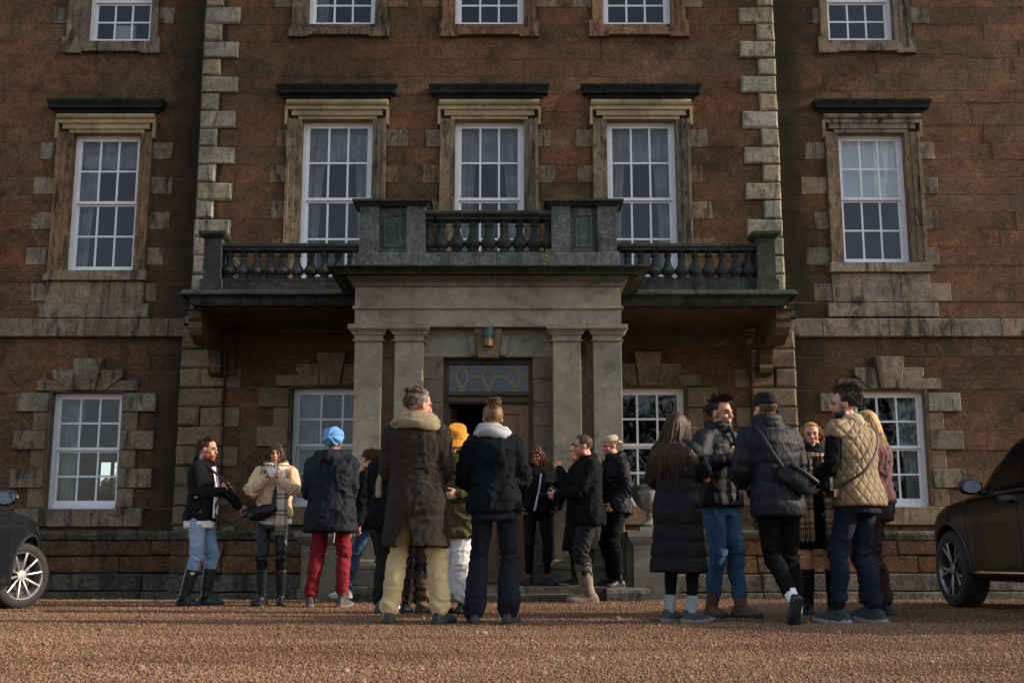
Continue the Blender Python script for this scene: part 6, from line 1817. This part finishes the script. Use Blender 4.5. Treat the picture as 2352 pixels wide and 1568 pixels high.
ph = MB(); ph.cbox(-.036, .036, -.004, .004, -.075, .075, .002); pc = p.wr[0]+p.hd[0]*.1*p.k+p.V(.03, .03, .0)
held('mobile_phone', 'black mobile phone held by the man with the ginger beard', 'phone', [('phone_body', ph.xform(orient(pc, (0, .5, 1), p.V(0, 1, .2))), plain('phone_black', (.01, .01, .012), .15))], pc)

# ---- 12 man with backwards cap
p = Person('person in backwards pale cap and black jacket with hands in pockets', **spot(1416, 998, Y=13.5, z0=.135), face=-112, feet=((-.1, .02, 0, 10, 0), (.14, -.03, 0, -18, 0)), head=(-4, -14, 0), skin='bf7f66', beard=('7a5a48', .5, .002), brow='5a4030',
           hands={'R': ((.21, .1, .95), (.5, -1, 0)), 'L': ((-.2, .12, .95), (-.5, -1, 0))})
p.top('jacket', F['puff'], hem=.84, ease=0.041, arm=(0.076, 0.069, 0.059), fold=1.3, collar=(.06, .09, .028))
p.trousers(F['blk'], 'trousers', .088, .074, .063, fold=1.6)
for i in (0, 1): p.shoe(i, F['leather'], name='boot', shaft=.09, sr=(.047, .05), big=1.0)
p.hair(HM['buzz'], .01, (0, -.3, -.5), lift=.6, clumps=90, per=7, w=.002, front=.4, cap=1.015, step=3, nape=-.6)
h_ = round_hat(p, F['cap'], 'cap', z=.045, tall=.085, rad=(.088, .106))
pk = MB(); rings = []
for r_, dz in ((.0, .0), (.5, -.012), (1.0, -.035)):
    rings.append([p.HP(.075*math.cos(t)*(1-.15*r_), -.105-.07*r_*math.sin(t)*1.0+.03*(1-math.sin(t)), .05+dz+.0*math.sin(t)) for t in [PI*i/10 for i in range(11)]]+[p.HP(.075*math.cos(t)*(1-.15*r_), -.105-.07*r_*math.sin(t)+.03*(1-math.sin(t)), .046+dz) for t in [PI*i/10 for i in range(10, -1, -1)]])
pk.loft(rings); pk.build('peak', F['cap'], h_, smooth=True)
for q in range(4):
    b = MB(); b.ell(p.T(.1, .185, 1.3-q*.11), [.008, .006, .008], 8); b.build('button', plain('steel_stud', (.4, .4, .4), .3, 1.), p.o, smooth=True)

# ---- 14 woman with long hair and long puffer
p = Person('person with long dark hair in ankle-length black puffer coat and grey socks', **spot(1563, 941, Y=9.3), face=34, female=True, wide=1.0, feet=((-.10, -.0, 0, -14, 0), (.09, .02, 0, -40, 0)), head=(26, -6, 0), skin='c59274', brow='2a1b12', lean=(-.01, .0), hip=(0, 0),
           hands={'R': ((.05, .22, 1.35), (.8, -.3, -1)), 'L': ((-.1, .25, 1.2), (-.9, -.6, -.7))}, hcurl=(.6, .7), hdir={'R': (.1, .6, .8)}, hn={'R': (-1, 0, 0)})
p.top('long_coat', F['puff'], hem=.40, ease=0.036, arm=(0.074, 0.071, 0.057), quilt=(.125, .010), fold=.45, flare=.01, voxel=.011)
p.trousers(F['legging'], 'leggings', .082, .058, .044, fold=.5, low=.075)
for i in (0, 1): p.shoe(i, F['dkshoe'], name='trainer', solemat=plain('grey_sole', (.17, .175, .18), .7), sock=(F['sock'], .27), laces=plain('lace', (.1, .1, .1), .9), big=1.02)
p.hair(HM['long'], .44, lambda d: (.25*d.x-.16, -.35, -1), lift=.08, grav=.3, curl=.14, clumps=190, per=9, w=.0038, front=.36, nape=-.55, step=12, sides=-.35, lenf=lambda d: .45)
c = p.wr[1]+p.hd[1]*.07+p.V(-.035, .035, .02); mug(c, 'dark green mug held by the woman in the long puffer coat', plain('green_enamel', (.012, .03, .02), .25), f=(1, .2, 0))

# ---- 15 curly-haired man facing
p = Person('curly-haired person in black puffer, blue jeans and brown boots talking', **spot(1664, 914, Y=9.95), face=143, feet=((-.02, .16, 0, 8, 0), (.10, -.04, 0, -10, 0)), head=(-8, -4, 4), skin='b5846a', beard=('4a3020', .45, .001), brow='20150e', hip=(.02, 0), lean=(.0, .01), wide=1.06,
           hands={'R': ((.17, .27, 1.24), (1, -.5, -.8)), 'L': ((-.26, .12, .98), (-1, -.6, 0))}, hcurl=(.4, .55), hdir={'R': (-.35, .35, .75)}, hn={'R': (-.6, -.6, 0)})
j = p.top('puffer_jacket', F['puffn'], hem=.87, ease=0.046, arm=(0.081, 0.074, 0.053), quilt=(.13, .009), fold=.6, collar=(.085, .088, .024), voxel=.0115)
p.strip([(0, .10, 1.52), (0, .165, 1.42), (0, .20, 1.2), (0, .2, .92)], .012, plain('zip', (.03, .03, .032), .35, .7), 'zip', j, th=.012)
p.top('shirt', fabric('dark_green_shirt', '1c2420', .9), hem=1.2, ease=0.007, arms=False, neck=1.515, fold=.3)
p.trousers(F['jean_m'], 'jeans', .092, .07, .058, fold=1.1, low=.1)
for i in (0, 1): p.shoe(i, F['brownboot'], name='boot', shaft=.13, sr=(.05, .055), big=1.0, solemat=M['rubber'], laces=plain('bootlace', (.03, .02, .014), .9))
p.hair(HM['dark'], .06, lambda d: (.2*d.x, -.6, -.1) if d.z < .45 else (.15, .45, .5), lift=.2, curl=.55, clumps=170, per=8, w=.0032, front=.3, cap=1.06, lenf=lambda d: .03+.055*max(0, d.z), top_boost=.05, nape=-.5, sides=-.05)

# ---- 17 blonde woman in scarf and skirt
p = Person('blonde person in tan tartan scarf, short black skirt and tall boots', **spot(1884, 966, Y=10.35), face=186, female=True, feet=((-.115, 0, 0, 12, 0), (.11, .04, 0, -14, 0)), head=(6, -2, 3), skin='b9866a', lips='9a4f44', brow='5a3f28', bareleg=True,
           hands={'L': ((-.1, .2, 1.19), (-.8, -.4, -.7)), 'R': ((.1, .2, 1.12), (.8, -.4, -.7))}, hcurl=(.7, .7), hdir={'L': (.3, .4, .8)})
p.top('jumper', fabric('navy_knit', '121922', .95, bump=.7, scale=140), hem=.9, ease=0.030, arm=(0.067, 0.060, 0.052), fold=1.3, collar=(.075, .078, .022))
p.skirt(F['blk2'], 'skirt', 1.0, .60, .06, .03)
for i in (0, 1): p.shoe(i, F['leather'], name='boot', shaft=.33, sr=(.05, .066), big=1.0)
sc = p.scarf(F['plaid'], .09, .03, .03, 1.445, 1, fold=1.)
for x in (-.1, .1): p.strip([(x*.8, .1, 1.45), (x, .17, 1.3), (x*1.1, .2, 1.05), (x*1.15, .21, .85), (x*1.15, .215, .74)], .13, F['plaid'], 'scarf_end', sc, fringe=.09)
p.hair(HM['blonde'], .1, lambda d: (.7*d.x, -.3, -.4) if d.z < .4 else (.4*d.x, -1, -.2), lift=.0, curl=.45, clumps=130, per=8, w=.0034, front=.34, cap=1.06, nape=-.5, sides=-.25, top_boost=.03)

# ---- 19 blonde bob
p = Person('person with blonde bob in pink fleece and brown trousers', **spot(2022, 937, Y=9.95), face=-72, female=True, feet=((-.08, .06, 0, 6, 0), (.10, -.04, 0, -4, 0)), head=(-4, -6, 0), skin='c99678', brow='6a4c30', wide=1.08,
           hands={'R': ((.17, .22, 1.05), (.9, -.8, -.2)), 'L': ((-.1, .25, 1.1), (-.9, -.6, -.4))})
p.top('fleece', F['pink'], hem=.95, ease=0.041, arm=(0.077, 0.076, 0.055), fold=1.6, collar=(.06, .085, .028))
p.top('shirt_tail', fabric('navy_shirt', '161b26', .9), hem=.87, ease=0.02, arms=False, fold=1., neck=1.0)
p.trousers(F['brown'], 'trousers', .1, .09, .08, fold=1.8)
for i in (0, 1): p.shoe(i, F['dkshoe'], name='boot', shaft=.07, big=1.0)
p.hair(HM['blonde'], .2, lambda d: (.25*d.x, -.35, -1), lift=.12, grav=.3, curl=.06, clumps=170, per=9, w=.0032, front=.34, cap=1.06, nape=-.55, sides=-.35, step=9, lenf=lambda d: .21)

# ---- 18 bearded man in tan gilet
p = Person('dark-bearded person in tan quilted gilet and dark jeans seen from behind', **spot(1980, 888, Y=9.15), face=-38, wide=1.04, feet=((-.14, .10, 0, 22, 0), (.15, -.02, 0, -4, 0)), head=(-38, -4, 0), skin='c08a70', beard=('1c120c', 1.0, .014), brow='1c120c', hip=(.02, 0), lean=(.01, .03),
           hands={'L': ((-.16, .24, 1.04), (-.6, -1, -.2)), 'R': ((.18, .22, 1.0), (.5, -1, -.2))})
p.top('shirt', F['blk2'], hem=.9, ease=0.022, arm=(0.069, 0.062, 0.053), fold=1.2)
gl = p.top('gilet', F['gilet'], hem=.855, ease=0.046, arms=False, fold=.55, diamond=(.085, .002), voxel=.0095, shoulders=.01, neck=1.47)
p.scarf(fabric('cream_pile', 'b3a183', .95, bump=.9, scale=120), .082, .02, .045, 1.485, 1, fold=.6, name='collar', fr=0.0)
p.trousers(F['jean_d'], 'jeans', .09, .07, .06, fold=1.3, low=.07)
for i in (0, 1): p.shoe(i, F['blueshoe'], name='trainer', solemat=plain('trainer_sole', (.24, .25, .25), .7), big=1.0, laces=plain('lace2', (.04, .05, .06), .9))
p.hair(HM['dark'], .06, lambda d: (.1*d.x, -.6, .1) if d.z < .4 else (.0, -.5, .6), lift=.2, curl=.25, clumps=170, per=8, w=.0034, front=.32, cap=1.08, top_boost=.07, nape=-.55, sides=-.2, lenf=lambda d: .035+.045*max(0, d.z))
br_ = plain('brown_leather', (.05, .02, .011), .6, bump=.3, bscale=60)
cl = p.T(-.27, .02, .955)
cb = MB(); cb.cbox(-.05, .05, -.03, .03, -.04, .02, .01); Mx = orient(cl, p.V(-1, .2, 0), (0, 0, 1)); cb.xform(Mx)
b2 = MB(); b2.cbox(-.06, .06, -.085, -.045, .0, .10, .01); b2.xform(Mx @ Matrix.Translation((0, .12, .01)))
l2 = MB(); l2.lathe(0, 0, [(.032, .04), (.032, .08), (.028, .085), (.002, .08)], 16).xform(Mx @ Matrix.Translation((0, 0, .05)) @ Matrix.Rotation(-PI/2, 4, 'X'))
ca = held('camera', 'small camera in brown leather half case at the hip of the tan gilet', 'camera', [('case', cb, br_), ('camera_body', b2, cm), ('lens', l2, cm)], cl)
strap(p, [p.T(-.25, -.02, 1.0), p.T(-.16, -.19, 1.1), p.T(.0, -.215, 1.27), p.T(.1, -.15, 1.43), p.T(.11, 0, 1.49), p.T(.04, .16, 1.35), p.T(-.18, .18, 1.1), p.T(-.27, .04, 1.0)], br_, 'strap', ca, .011)

# ---- 16 man in beanie with sling bag
p = Person('person from behind in black beanie, black puffer and grey sling bag', **spot(1788, 905, Y=9.0, pad=0), face=-8, wide=.95, feet=((.06, -.17, .10, -6, -52), (.16, .04, 0, -8, 0)), hip=(.03, 0), head=(-16, -2, 0), skin='c4896f', lean=(-.03, .0),
           hands={'R': ((.16, .24, 1.08), (.4, -1, -.1)), 'L': ((-.16, .24, 1.08), (-.5, -1, -.1))})
p.top('puffer_jacket', F['puffn'], hem=.80, ease=0.050, arm=(0.087, 0.083, 0.067), quilt=(.135, .010), fold=.6, collar=(.09, .088, .026), voxel=.0115)
p.trousers(F['blk'], 'trousers', .088, .068, .055, fold=1.2, low=.09)
for i in (0, 1): p.shoe(i, F['dkshoe'], name='trainer', solemat=plain('black_sole', (.03, .032, .035), .8), big=1.0, sock=(F['tee'], .18))
p.hair(HM['buzz'], .008, (0, -.3, -.5), lift=.6, clumps=80, per=6, w=.0018, front=.4, cap=1.012, step=2, nape=-.62)
round_hat(p, F['beanie'], 'beanie', z=.035, tall=.105, rad=(.086, .106), cuff=True)
bm_ = plain('grey_sailcloth', (.010, .011, .013), .5, bump=.4, bscale=40, spec=.2)
c = p.T(.105, -.185, 1.075); sb = MB()
fd = (p.V(.78, -.02, -.52)).normalized(); nv = p.V(.12, -1, 0)
Mx = orient(c, fd, nv)      # local y along the bag, z away from the back
sb.tube([Mx @ Vector((0, -.13, 0)), Mx @ Vector((0, -.05, .008)), Mx @ Vector((0, .06, .01)), Mx @ Vector((0, .125, 0))], [(.07, .03), (.085, .045), (.085, .045), (.07, .03)], 16, ref=nv)
v, n, me = remesh(sb, .007, 3); v = v+n*(.004*(1-2*np.abs(vnoise(v*16, 8))))[:, None]
so_ = root('sling_bag', tuple(c)); put(me, v, 'bag_body', bm_, so_); tag(so_, 'dark grey sling bag slanting across the back of the puffer jacket', 'bag')
rl = MB(); rl.tube([Mx @ Vector((-.06, -.1, .04)), Mx @ Vector((-.062, .04, .046)), Mx @ Vector((-.058, .13, .04))], [.022]*3, 12); rl.build('roll_top', bm_, so_, smooth=True)
strap(p, [Mx @ Vector((0, -.12, .02)), p.T(-.07, -.225, 1.26), p.T(-.125, -.15, 1.43), p.T(-.12, -.02, 1.49), p.T(-.04, .18, 1.35), p.T(.18, .2, 1.1), p.T(.27, .03, 1.0), Mx @ Vector((0, .12, .0))], bm_, 'bag_strap', so_, .017)
# ================================================================== PARKED CARS
def paint(name, col, rough=.18, coat=1.0, metal=.0):
    t = NT(name); nz = t.noise(400, 2, .5, t.pos())
    t.bsdf(t.mix(col, tuple(x*1.5 for x in lin(col)[:3]), t.ramp(nz, [(.5, 0), (.8, .5)])), rough, None, Metallic=metal, Coat_Weight=coat, Coat_Roughness=.015, Specular_IOR_Level=.1); return t.m
M['tyre'] = plain('tyre', (.014, .013, .012), .8, bump=.3, bscale=60)
M['carglass'] = glass_mat('car_glass', (.10, .11, .11), .03)
M['trim'] = plain('black_trim', (.010, .010, .011), .45)
M['chrome'] = plain('chrome', (.55, .55, .56), .15, 1.0)
M['underside'] = plain('underside', (.008, .008, .008), .9)
class Car:
    def __init__(s, label, loc, heading, K, mat):
        s.K = K; s.loc = loc
        s.o = root('car', loc); tag(s.o, label, 'car')
        s.Mx = Matrix.Translation(loc) @ Matrix.Rotation(heading, 4, 'Z')      # car: x forward, y left, z up
        s.mat = mat
    def f(s, key, x):
        t = s.K[key]; return float(np.interp(x, [a for a, b in t], [b for a, b in t]))
    def sm(s, key, x):
        return (s.f(key, x-.06)+2*s.f(key, x)+s.f(key, x+.06))/4
    def ctrl(s, x):
        w, zb, zt, wt, z0 = (s.sm(k, x) for k in ('w', 'belt', 'top', 'wt', 'bot'))
        for ax in s.K['axles']:     # slight flare round the arches
            w += .02*math.exp(-((x-ax)/.32)**2)
        zt = max(zt, zb+.015)
        cab = min(1, max(0, (zt-zb-.06)/.25))
        h = zb-z0
        P = [(0, z0-.02), (w*.55, z0-.02), (w*.9, z0), (w*.965, z0+.06), (w*.985, z0+h*.32), (w*.992, z0+h*.55), (w*1.0, z0+h*.72), (w*.985, z0+h*.86), (w*.95, zb)]
        top = (zt-zb)
        P += [(w*.94*(1-cab)+cab*(w*.90), zb+top*.12+.0), ((w*.72)*(1-cab)+cab*((w*.9+wt)/2+.02), zb+top*(.75*(1-cab)+.52*cab)), ((w*.5)*(1-cab)+cab*(wt), zb+top*(.92*(1-cab)+.90*cab)), ((w*.28)*(1-cab)+cab*wt*.72, zb+top*(.98)), (0, zb+top)]
        return P
    def prof(s, x, n=5):
        P = [Vector((0, a, b)) for a, b in s.ctrl(x)]; out = []
        for i in range(len(P)-1):
            a, b, c, d = P[max(0, i-1)], P[i], P[i+1], P[min(len(P)-1, i+2)]
            for j in range(n):
                t = j/n; q = .5*((2*b)+(c-a)*t+(2*a-5*b+4*c-d)*t*t+(3*b-a-3*c+d)*t**3); out.append((q.y, q.z))
        out.append((P[-1].y, P[-1].z)); return out
    def S(s, x, t, side, off=0.):
        """point on the side surface: t is control index (8 = belt, 11 = roof edge)"""
        pr = s.prof(x); u = t*5; i = min(int(u), len(pr)-2); fr = u-i
        y = pr[i][0]+(pr[i+1][0]-pr[i][0])*fr; z = pr[i][1]+(pr[i+1][1]-pr[i][1])*fr
        d = Vector((0, pr[i+1][0]-pr[i][0], pr[i+1][1]-pr[i][1])).normalized(); nr = Vector((0, d.z, -d.y))
        q = Vector((x, y, z))+nr*off; q.y *= side; return q
    def build(s):
        K = s.K; xs = list(np.linspace(K['x'][0], K['x'][1], 84)); mb = MB(); rings = []
        for x in xs:
            pr = s.prof(x); rings.append([(x, y, z) for y, z in pr]+[(x, -y, z) for y, z in reversed(pr[1:-1])])
        mb.loft(rings); me = mb.mesh('b'); o = bpy.data.objects.new('car_tmp', me); COL.objects.link(o)
        b = bmesh.new(); b.from_mesh(me); bmesh.ops.recalc_face_normals(b, faces=b.faces[:]); b.to_mesh(me); b.free()
        cs = []
        for ax in K['axles']:
            for sd in (-1, 1):
                m = MB(); m.lathe(0, 0, [(K['R']+.055, 0), (K['R']+.055, .36)], 40); m.xform(Matrix.Translation((ax, sd*1.12, K['R']+.01)) @ Matrix.Rotation(sd*PI/2, 4, 'X'))
                c = bpy.data.objects.new('c_tmp', m.mesh('c')); COL.objects.link(c); cs.append(c)
                bb = bmesh.new(); bb.from_mesh(c.data); bmesh.ops.recalc_face_normals(bb, faces=bb.faces[:]); bb.to_mesh(c.data); bb.free()
                md = o.modifiers.new('b', 'BOOLEAN'); md.operation = 'DIFFERENCE'; md.object = c; md.solver = 'EXACT'
        dg = bpy.context.evaluated_depsgraph_get(); dg.update()
        out = bpy.data.meshes.new_from_object(o.evaluated_get(dg), depsgraph=dg)
        for c in cs+[o]: bpy.data.objects.remove(c)
        out.transform(s.Mx); out.materials.clear(); out.materials.append(s.mat)
        out.materials.append(M['underside'])
        bb = bmesh.new(); bb.from_mesh(out)
        for e in bb.edges:
            if len(e.link_faces) == 2 and e.calc_face_angle(0) > R(32): e.smooth = False
        inv = s.Mx.inverted()
        for f in bb.faces:
            f.smooth = True; c = inv @ f.calc_center_median()
            if abs(c.y) < .83 and c.z < .78 and min(abs(c.x-a) for a in K['axles']) < K['R']+.07: f.material_index = 1
        bb.to_mesh(out); bb.free()
        body = bpy.data.objects.new('body', out); COL.objects.link(body); body.parent = s.o; body.matrix_parent_inverse = PINV[s.o.name]; s.body = body
        # arch lips
        for ax in K['axles']:
            for sd in (-1, 1):
                m = MB(); pts = []
                for i in range(25):
                    a = PI*(-.06+1.12*i/24); x = ax+(K['R']+.06)*math.cos(a); z = K['R']+.01+(K['R']+.06)*math.sin(a)
                    pr = s.prof(x); y = np.interp(z, [q[1] for q in pr[8:42]], [q[0] for q in pr[8:42]]); pts.append((x, sd*(y-.004), z))
                m.tube(pts, [(.012, .022)]*len(pts), 8, ref=(0, sd, 0)); m.xform(s.Mx); m.build('wheel_arch', K['lip'], body, smooth=True)
        # glass
        for sd in (-1, 1):
            for x0, x1 in K['win']:
                m = MB(); nx, nt = 16, 6; vs = []
                for j in range(nt+1):
                    t = 8.35+2.35*j/nt
                    for i in range(nx+1):
                        sl = K['rake']*(j/nt) if x1 > K['win'][0][1]-.01 else 0
                        x = x0+(x1-sl-x0)*i/nx; vs.append(s.S(x, t, sd, .004))
                m._add(vs, [(j*(nx+1)+i, j*(nx+1)+i+1, (j+1)*(nx+1)+i+1, (j+1)*(nx+1)+i) for j in range(nt) for i in range(nx)])
                m.xform(s.Mx); m.build('side_window', M['carglass2'], body, smooth=True)
            # belt and sill mouldings, shut line of the door
            m = MB(); m.tube([s.S(x, 8.22, sd, .004) for x in np.linspace(K['win'][-1][0], K['win'][0][1]+.05, 20)], [.008]*20, 6); m.xform(s.Mx); m.build('belt_moulding', M['trim'], body, smooth=True)
            m = MB(); m.tube([s.S(x, 3.1, sd, .004) for x in np.linspace(K['axles'][0]+.5, K['axles'][1]-.48, 16)], [(.02, .012)]*16, 8); m.xform(s.Mx); m.build('sill_trim', K['sill'], body, smooth=True)
            for xd in K['doors']:
                m = MB(); m.tube([s.S(xd+.02*math.sin(t), t, sd, .0008) for t in np.linspace(3.4, 8.2, 14)], [.0035]*14, 5); m.xform(s.Mx); m.build('door_gap', M['underside'], body)
            for xd in K['doors'][1:]:
                m = MB(); m.tube([s.S(x, 7.3, sd, .022) for x in (xd+.07, xd+.12, xd+.2, xd+.25)], [.011]*4, 8); m.xform(s.Mx); m.build('door_handle', s.mat, body, smooth=True)
        for nm, ta, tb, xa, xb in (('windscreen', 0, 0, *K['screen']),):
            m = MB(); vs = []; nx, ny = 8, 12
            for i in range(nx+1):
                x = xa+(xb-xa)*i/nx; pr = s.prof(x)
                for j in range(ny+1):
                    u = -1+2*j/ny; q = s.S(x, 13-1.75*abs(u), 1 if u > 0 else -1, .005); vs.append(q)
            m._add(vs, [(i*(ny+1)+j, i*(ny+1)+j+1, (i+1)*(ny+1)+j+1, (i+1)*(ny+1)+j) for i in range(nx) for j in range(ny)]); m.xform(s.Mx); m.build(nm, M['carglass2'], body, smooth=True)
        # lamps
        for sd in (-1, 1):
            for nm, xa, xb, t0, t1, mt in (('headlight', K['x'][1]-.42, K['x'][1]-.1, 7.2, 9.0, M['chrome']), ('tail_light', K['x'][0]+.04, K['x'][0]+.3, 7.0, 9.2, M['redlamp'])):
                m = MB(); vs = []
                for i in range(7):
                    for j in range(5): vs.append(s.S(xa+(xb-xa)*i/6, t0+(t1-t0)*j/4, sd, .006))
                m._add(vs, [(i*5+j, i*5+j+1, i*5+j+6, i*5+j+5) for i in range(6) for j in range(4)]); m.xform(s.Mx); m.build(nm, mt, body, smooth=True)
            # mirror
            q = s.S(K['mir'], 8.5, sd, 0)
            m = MB(); C = q+Vector((.0, sd*.17, .075)); MM = None
            m.ell(C, [.075, .12, .075], 16); m.tube([q+Vector((.03, -sd*.02, 0)), q+Vector((.02, sd*.08, .035))], [(.03, .02), (.025, .018)], 8)
            m.v = [((C.x-.035 if v[0] < C.x-.035 else v[0]), v[1], v[2]) for v in m.v]
            m.xform(s.Mx); mo = m.build('door_mirror', K['mirmat'], body, smooth=True)
            g = MB(); n = 20; g._add([(C.x-.0365, C.y+.092*math.cos(2*PI*i/n), C.z+.056*math.sin(2*PI*i/n)) for i in range(n)]+[(C.x-.034, C.y+.092*math.cos(2*PI*i/n), C.z+.056*math.sin(2*PI*i/n)) for i in range(n)], [tuple(reversed(range(n))), tuple(range(n, 2*n))]); g.xform(s.Mx); g.build('mirror_glass', M['mirror'], mo)
        # wheels
        for k, ax in enumerate(K['axles']):
            for sd in (-1, 1): s.wheel(ax, sd, K['steer'] if k == 1 else 0)
        return s
    def wheel(s, ax, sd, steer):
        K = s.K; Rr = K['R']; W = K['tw']
        Mw = s.Mx @ Matrix.Translation((ax, sd*K['track'], Rr)) @ Matrix.Rotation(steer, 4, 'Z') @ Matrix.Rotation(-sd*PI/2, 4, 'X')   # local z = outwards
        rr = K['rim']
        ty = MB(); ty.lathe(0, 0, [(rr, -W/2+.01), (Rr*.93, -W/2), (Rr*.99, -W/2+.03), (Rr, -W/4), (Rr, W/4), (Rr*.99, W/2-.03), (Rr*.93, W/2-.004), (rr*1.04, W/2-.002), (rr, W/2-.012)], 48)
        w = ty; 
        hub = MB(); hub.lathe(0, 0, [(.055, W/2-.06), (.055, W/2-.03), (.048, W/2-.022), (.002, W/2-.02)], 20); hub.xform(Mw)
        ho = hub.build('wheel', K['rimmat'], s.o, sharp=40)
        ty.f = [f for f in ty.f if len(f) < 10]; ty.mi = ty.mi[:len(ty.f)]; ty.xform(Mw); ty.build('tyre', M['tyre'], ho, sharp=60)
        rm = MB(); rm.lathe(0, 0, [(rr*.9, -W/2+.02), (rr*.94, 0), (rr*.93, W/2-.03), (rr*.96, W/2-.01), (rr*1.0, W/2-.004), (rr*1.01, W/2-.012), (rr*1.0, -W/2+.02)], 48); rm.f = [f for f in rm.f if len(f) < 10]; rm.mi = rm.mi[:len(rm.f)]
        rm.xform(Mw); rm.build('rim', K['rimmat'], ho, sharp=40)
        dk = MB(); dk.lathe(0, 0, [(rr*.9, -.02), (rr*.9, -.015)], 32); dk.lathe(0, 0, [(.14, .0), (.14, .02)], 28); dk.xform(Mw); dk.build('brake_disc', M['brake'], ho)
        for i in range(K['spokes']):
            for tw in K['twin']:
                a = 2*PI*i/K['spokes']+.15; a0 = a; a1 = a+tw
                p = [Vector((.045*math.cos(a0), .045*math.sin(a0), W/2-.04)), Vector((rr*.55*math.cos((a0*.45+a1*.55)), rr*.55*math.sin((a0*.45+a1*.55)), W/2-.03)), Vector((rr*.95*math.cos(a1), rr*.95*math.sin(a1), W/2-.016))]
                sp = MB(); sp.tube(p, [(K['sw']*.8, .012), (K['sw'], .012), (K['sw']*1.1, .011)], 8, ref=(0, 0, 1)); sp.xform(Mw); sp.build('spoke', K['rimmat'], ho, smooth=True)
M['carglass2'] = plain('tinted_glass', (.006, .007, .007), .05, spec=.6)
M['redlamp'] = plain('red_lamp', (.25, .01, .01), .15)
M['mirror'] = plain('mirror_glass', (.5, .55, .6), .03, 1.0)
M['brake'] = plain('brake_metal', (.03, .03, .032), .5, .5)
SUV = dict(x=(-2.35, 2.32), axles=(-1.42, 1.42), R=.375, rim=.265, tw=.25, track=.815, steer=0., lip=M['trim'], sill=M['chrome'], mir=.62, doors=(1.02, -.05, -1.1), rake=.62, screen=(.42, 1.02), spokes=5, twin=(-.2, .2), sw=.017,
           win=((-.05, .98), (-1.1, -.12), (-1.75, -1.16)), mirmat=M['trim'], rimmat=plain('dark_alloy', (.22, .23, .24), .3, .9),
           w=[(-2.35, .68), (-2.2, .82), (-1.9, .90), (-1.4, .93), (0, .925), (1.4, .93), (1.85, .89), (2.15, .78), (2.32, .56)],
           wt=[(-2.35, .5), (-1.8, .60), (-.5, .66), (.3, .66), (.8, .7), (1.2, .72), (2.3, .4)],
           belt=[(-2.35, .98), (-1.8, 1.12), (-1, 1.10), (0, 1.06), (1.0, 1.03), (1.6, .97), (2.1, .86), (2.32, .70)],
           top=[(-2.35, 1.0), (-2.25, 1.12), (-2.0, 1.42), (-1.6, 1.60), (-.6, 1.68), (.1, 1.66), (.42, 1.58), (1.02, 1.19), (1.15, 1.15), (1.6, 1.09), (2.0, 1.0), (2.2, .9), (2.32, .74)],
           bot=[(-2.35, .42), (-2.0, .30), (2.0, .27), (2.32, .36)])
EST = dict(SUV); EST.update(R=.315, rim=.225, tw=.215, track=.775, steer=R(-30), lip=M['underside'], sill=M['trim'], spokes=10, twin=(0,), sw=.0135, rimmat=plain('silver_alloy', (.62, .60, .57), .28, .85), mir=.55,
           top=[(-2.35, .95), (-2.25, 1.05), (-2.0, 1.3), (-1.6, 1.42), (-.6, 1.49), (.1, 1.47), (.42, 1.40), (1.02, 1.04), (1.15, 1.0), (1.6, .93), (2.0, .83), (2.2, .74), (2.32, .6)],
           belt=[(-2.35, .9), (-1.8, .98), (-1, .97), (0, .94), (1.0, .91), (1.6, .84), (2.1, .72), (2.32, .58)], bot=[(-2.35, .34), (-2.0, .22), (2.0, .20), (2.32, .28)],
           w=[(-2.35, .64), (-2.2, .78), (-1.9, .86), (-1.4, .89), (0, .885), (1.4, .885), (1.85, .83), (2.15, .72), (2.32, .52)], mirmat=paint('navy_black2', (.008, .010, .013)))
HD = R(93)
def park(label, K, wx, wy, side, hd, mat):
    """place the car so that its front wheel on the given side stands at (wx, wy)"""
    off = Matrix.Rotation(hd, 3, 'Z') @ Vector((K['axles'][1], side*K['track'], 0))
    return Car(label, (wx-off.x, wy-off.y, 0), hd, K, mat).build()
park('dark brown-black sports utility vehicle with dark alloy wheels parked nose to the house', SUV, rx(2196, 1303, 11.55)+.06, 11.55, 1, R(92), paint('brown_black_paint', (.004, .0035, .003), .3, .09))
park('black estate car with silver ten-spoke wheels and front wheels turned', EST, rx(46, 1327, 11.25)-.04, 11.25, -1, R(91), paint('black_paint', (.008, .010, .012), .2, .6))
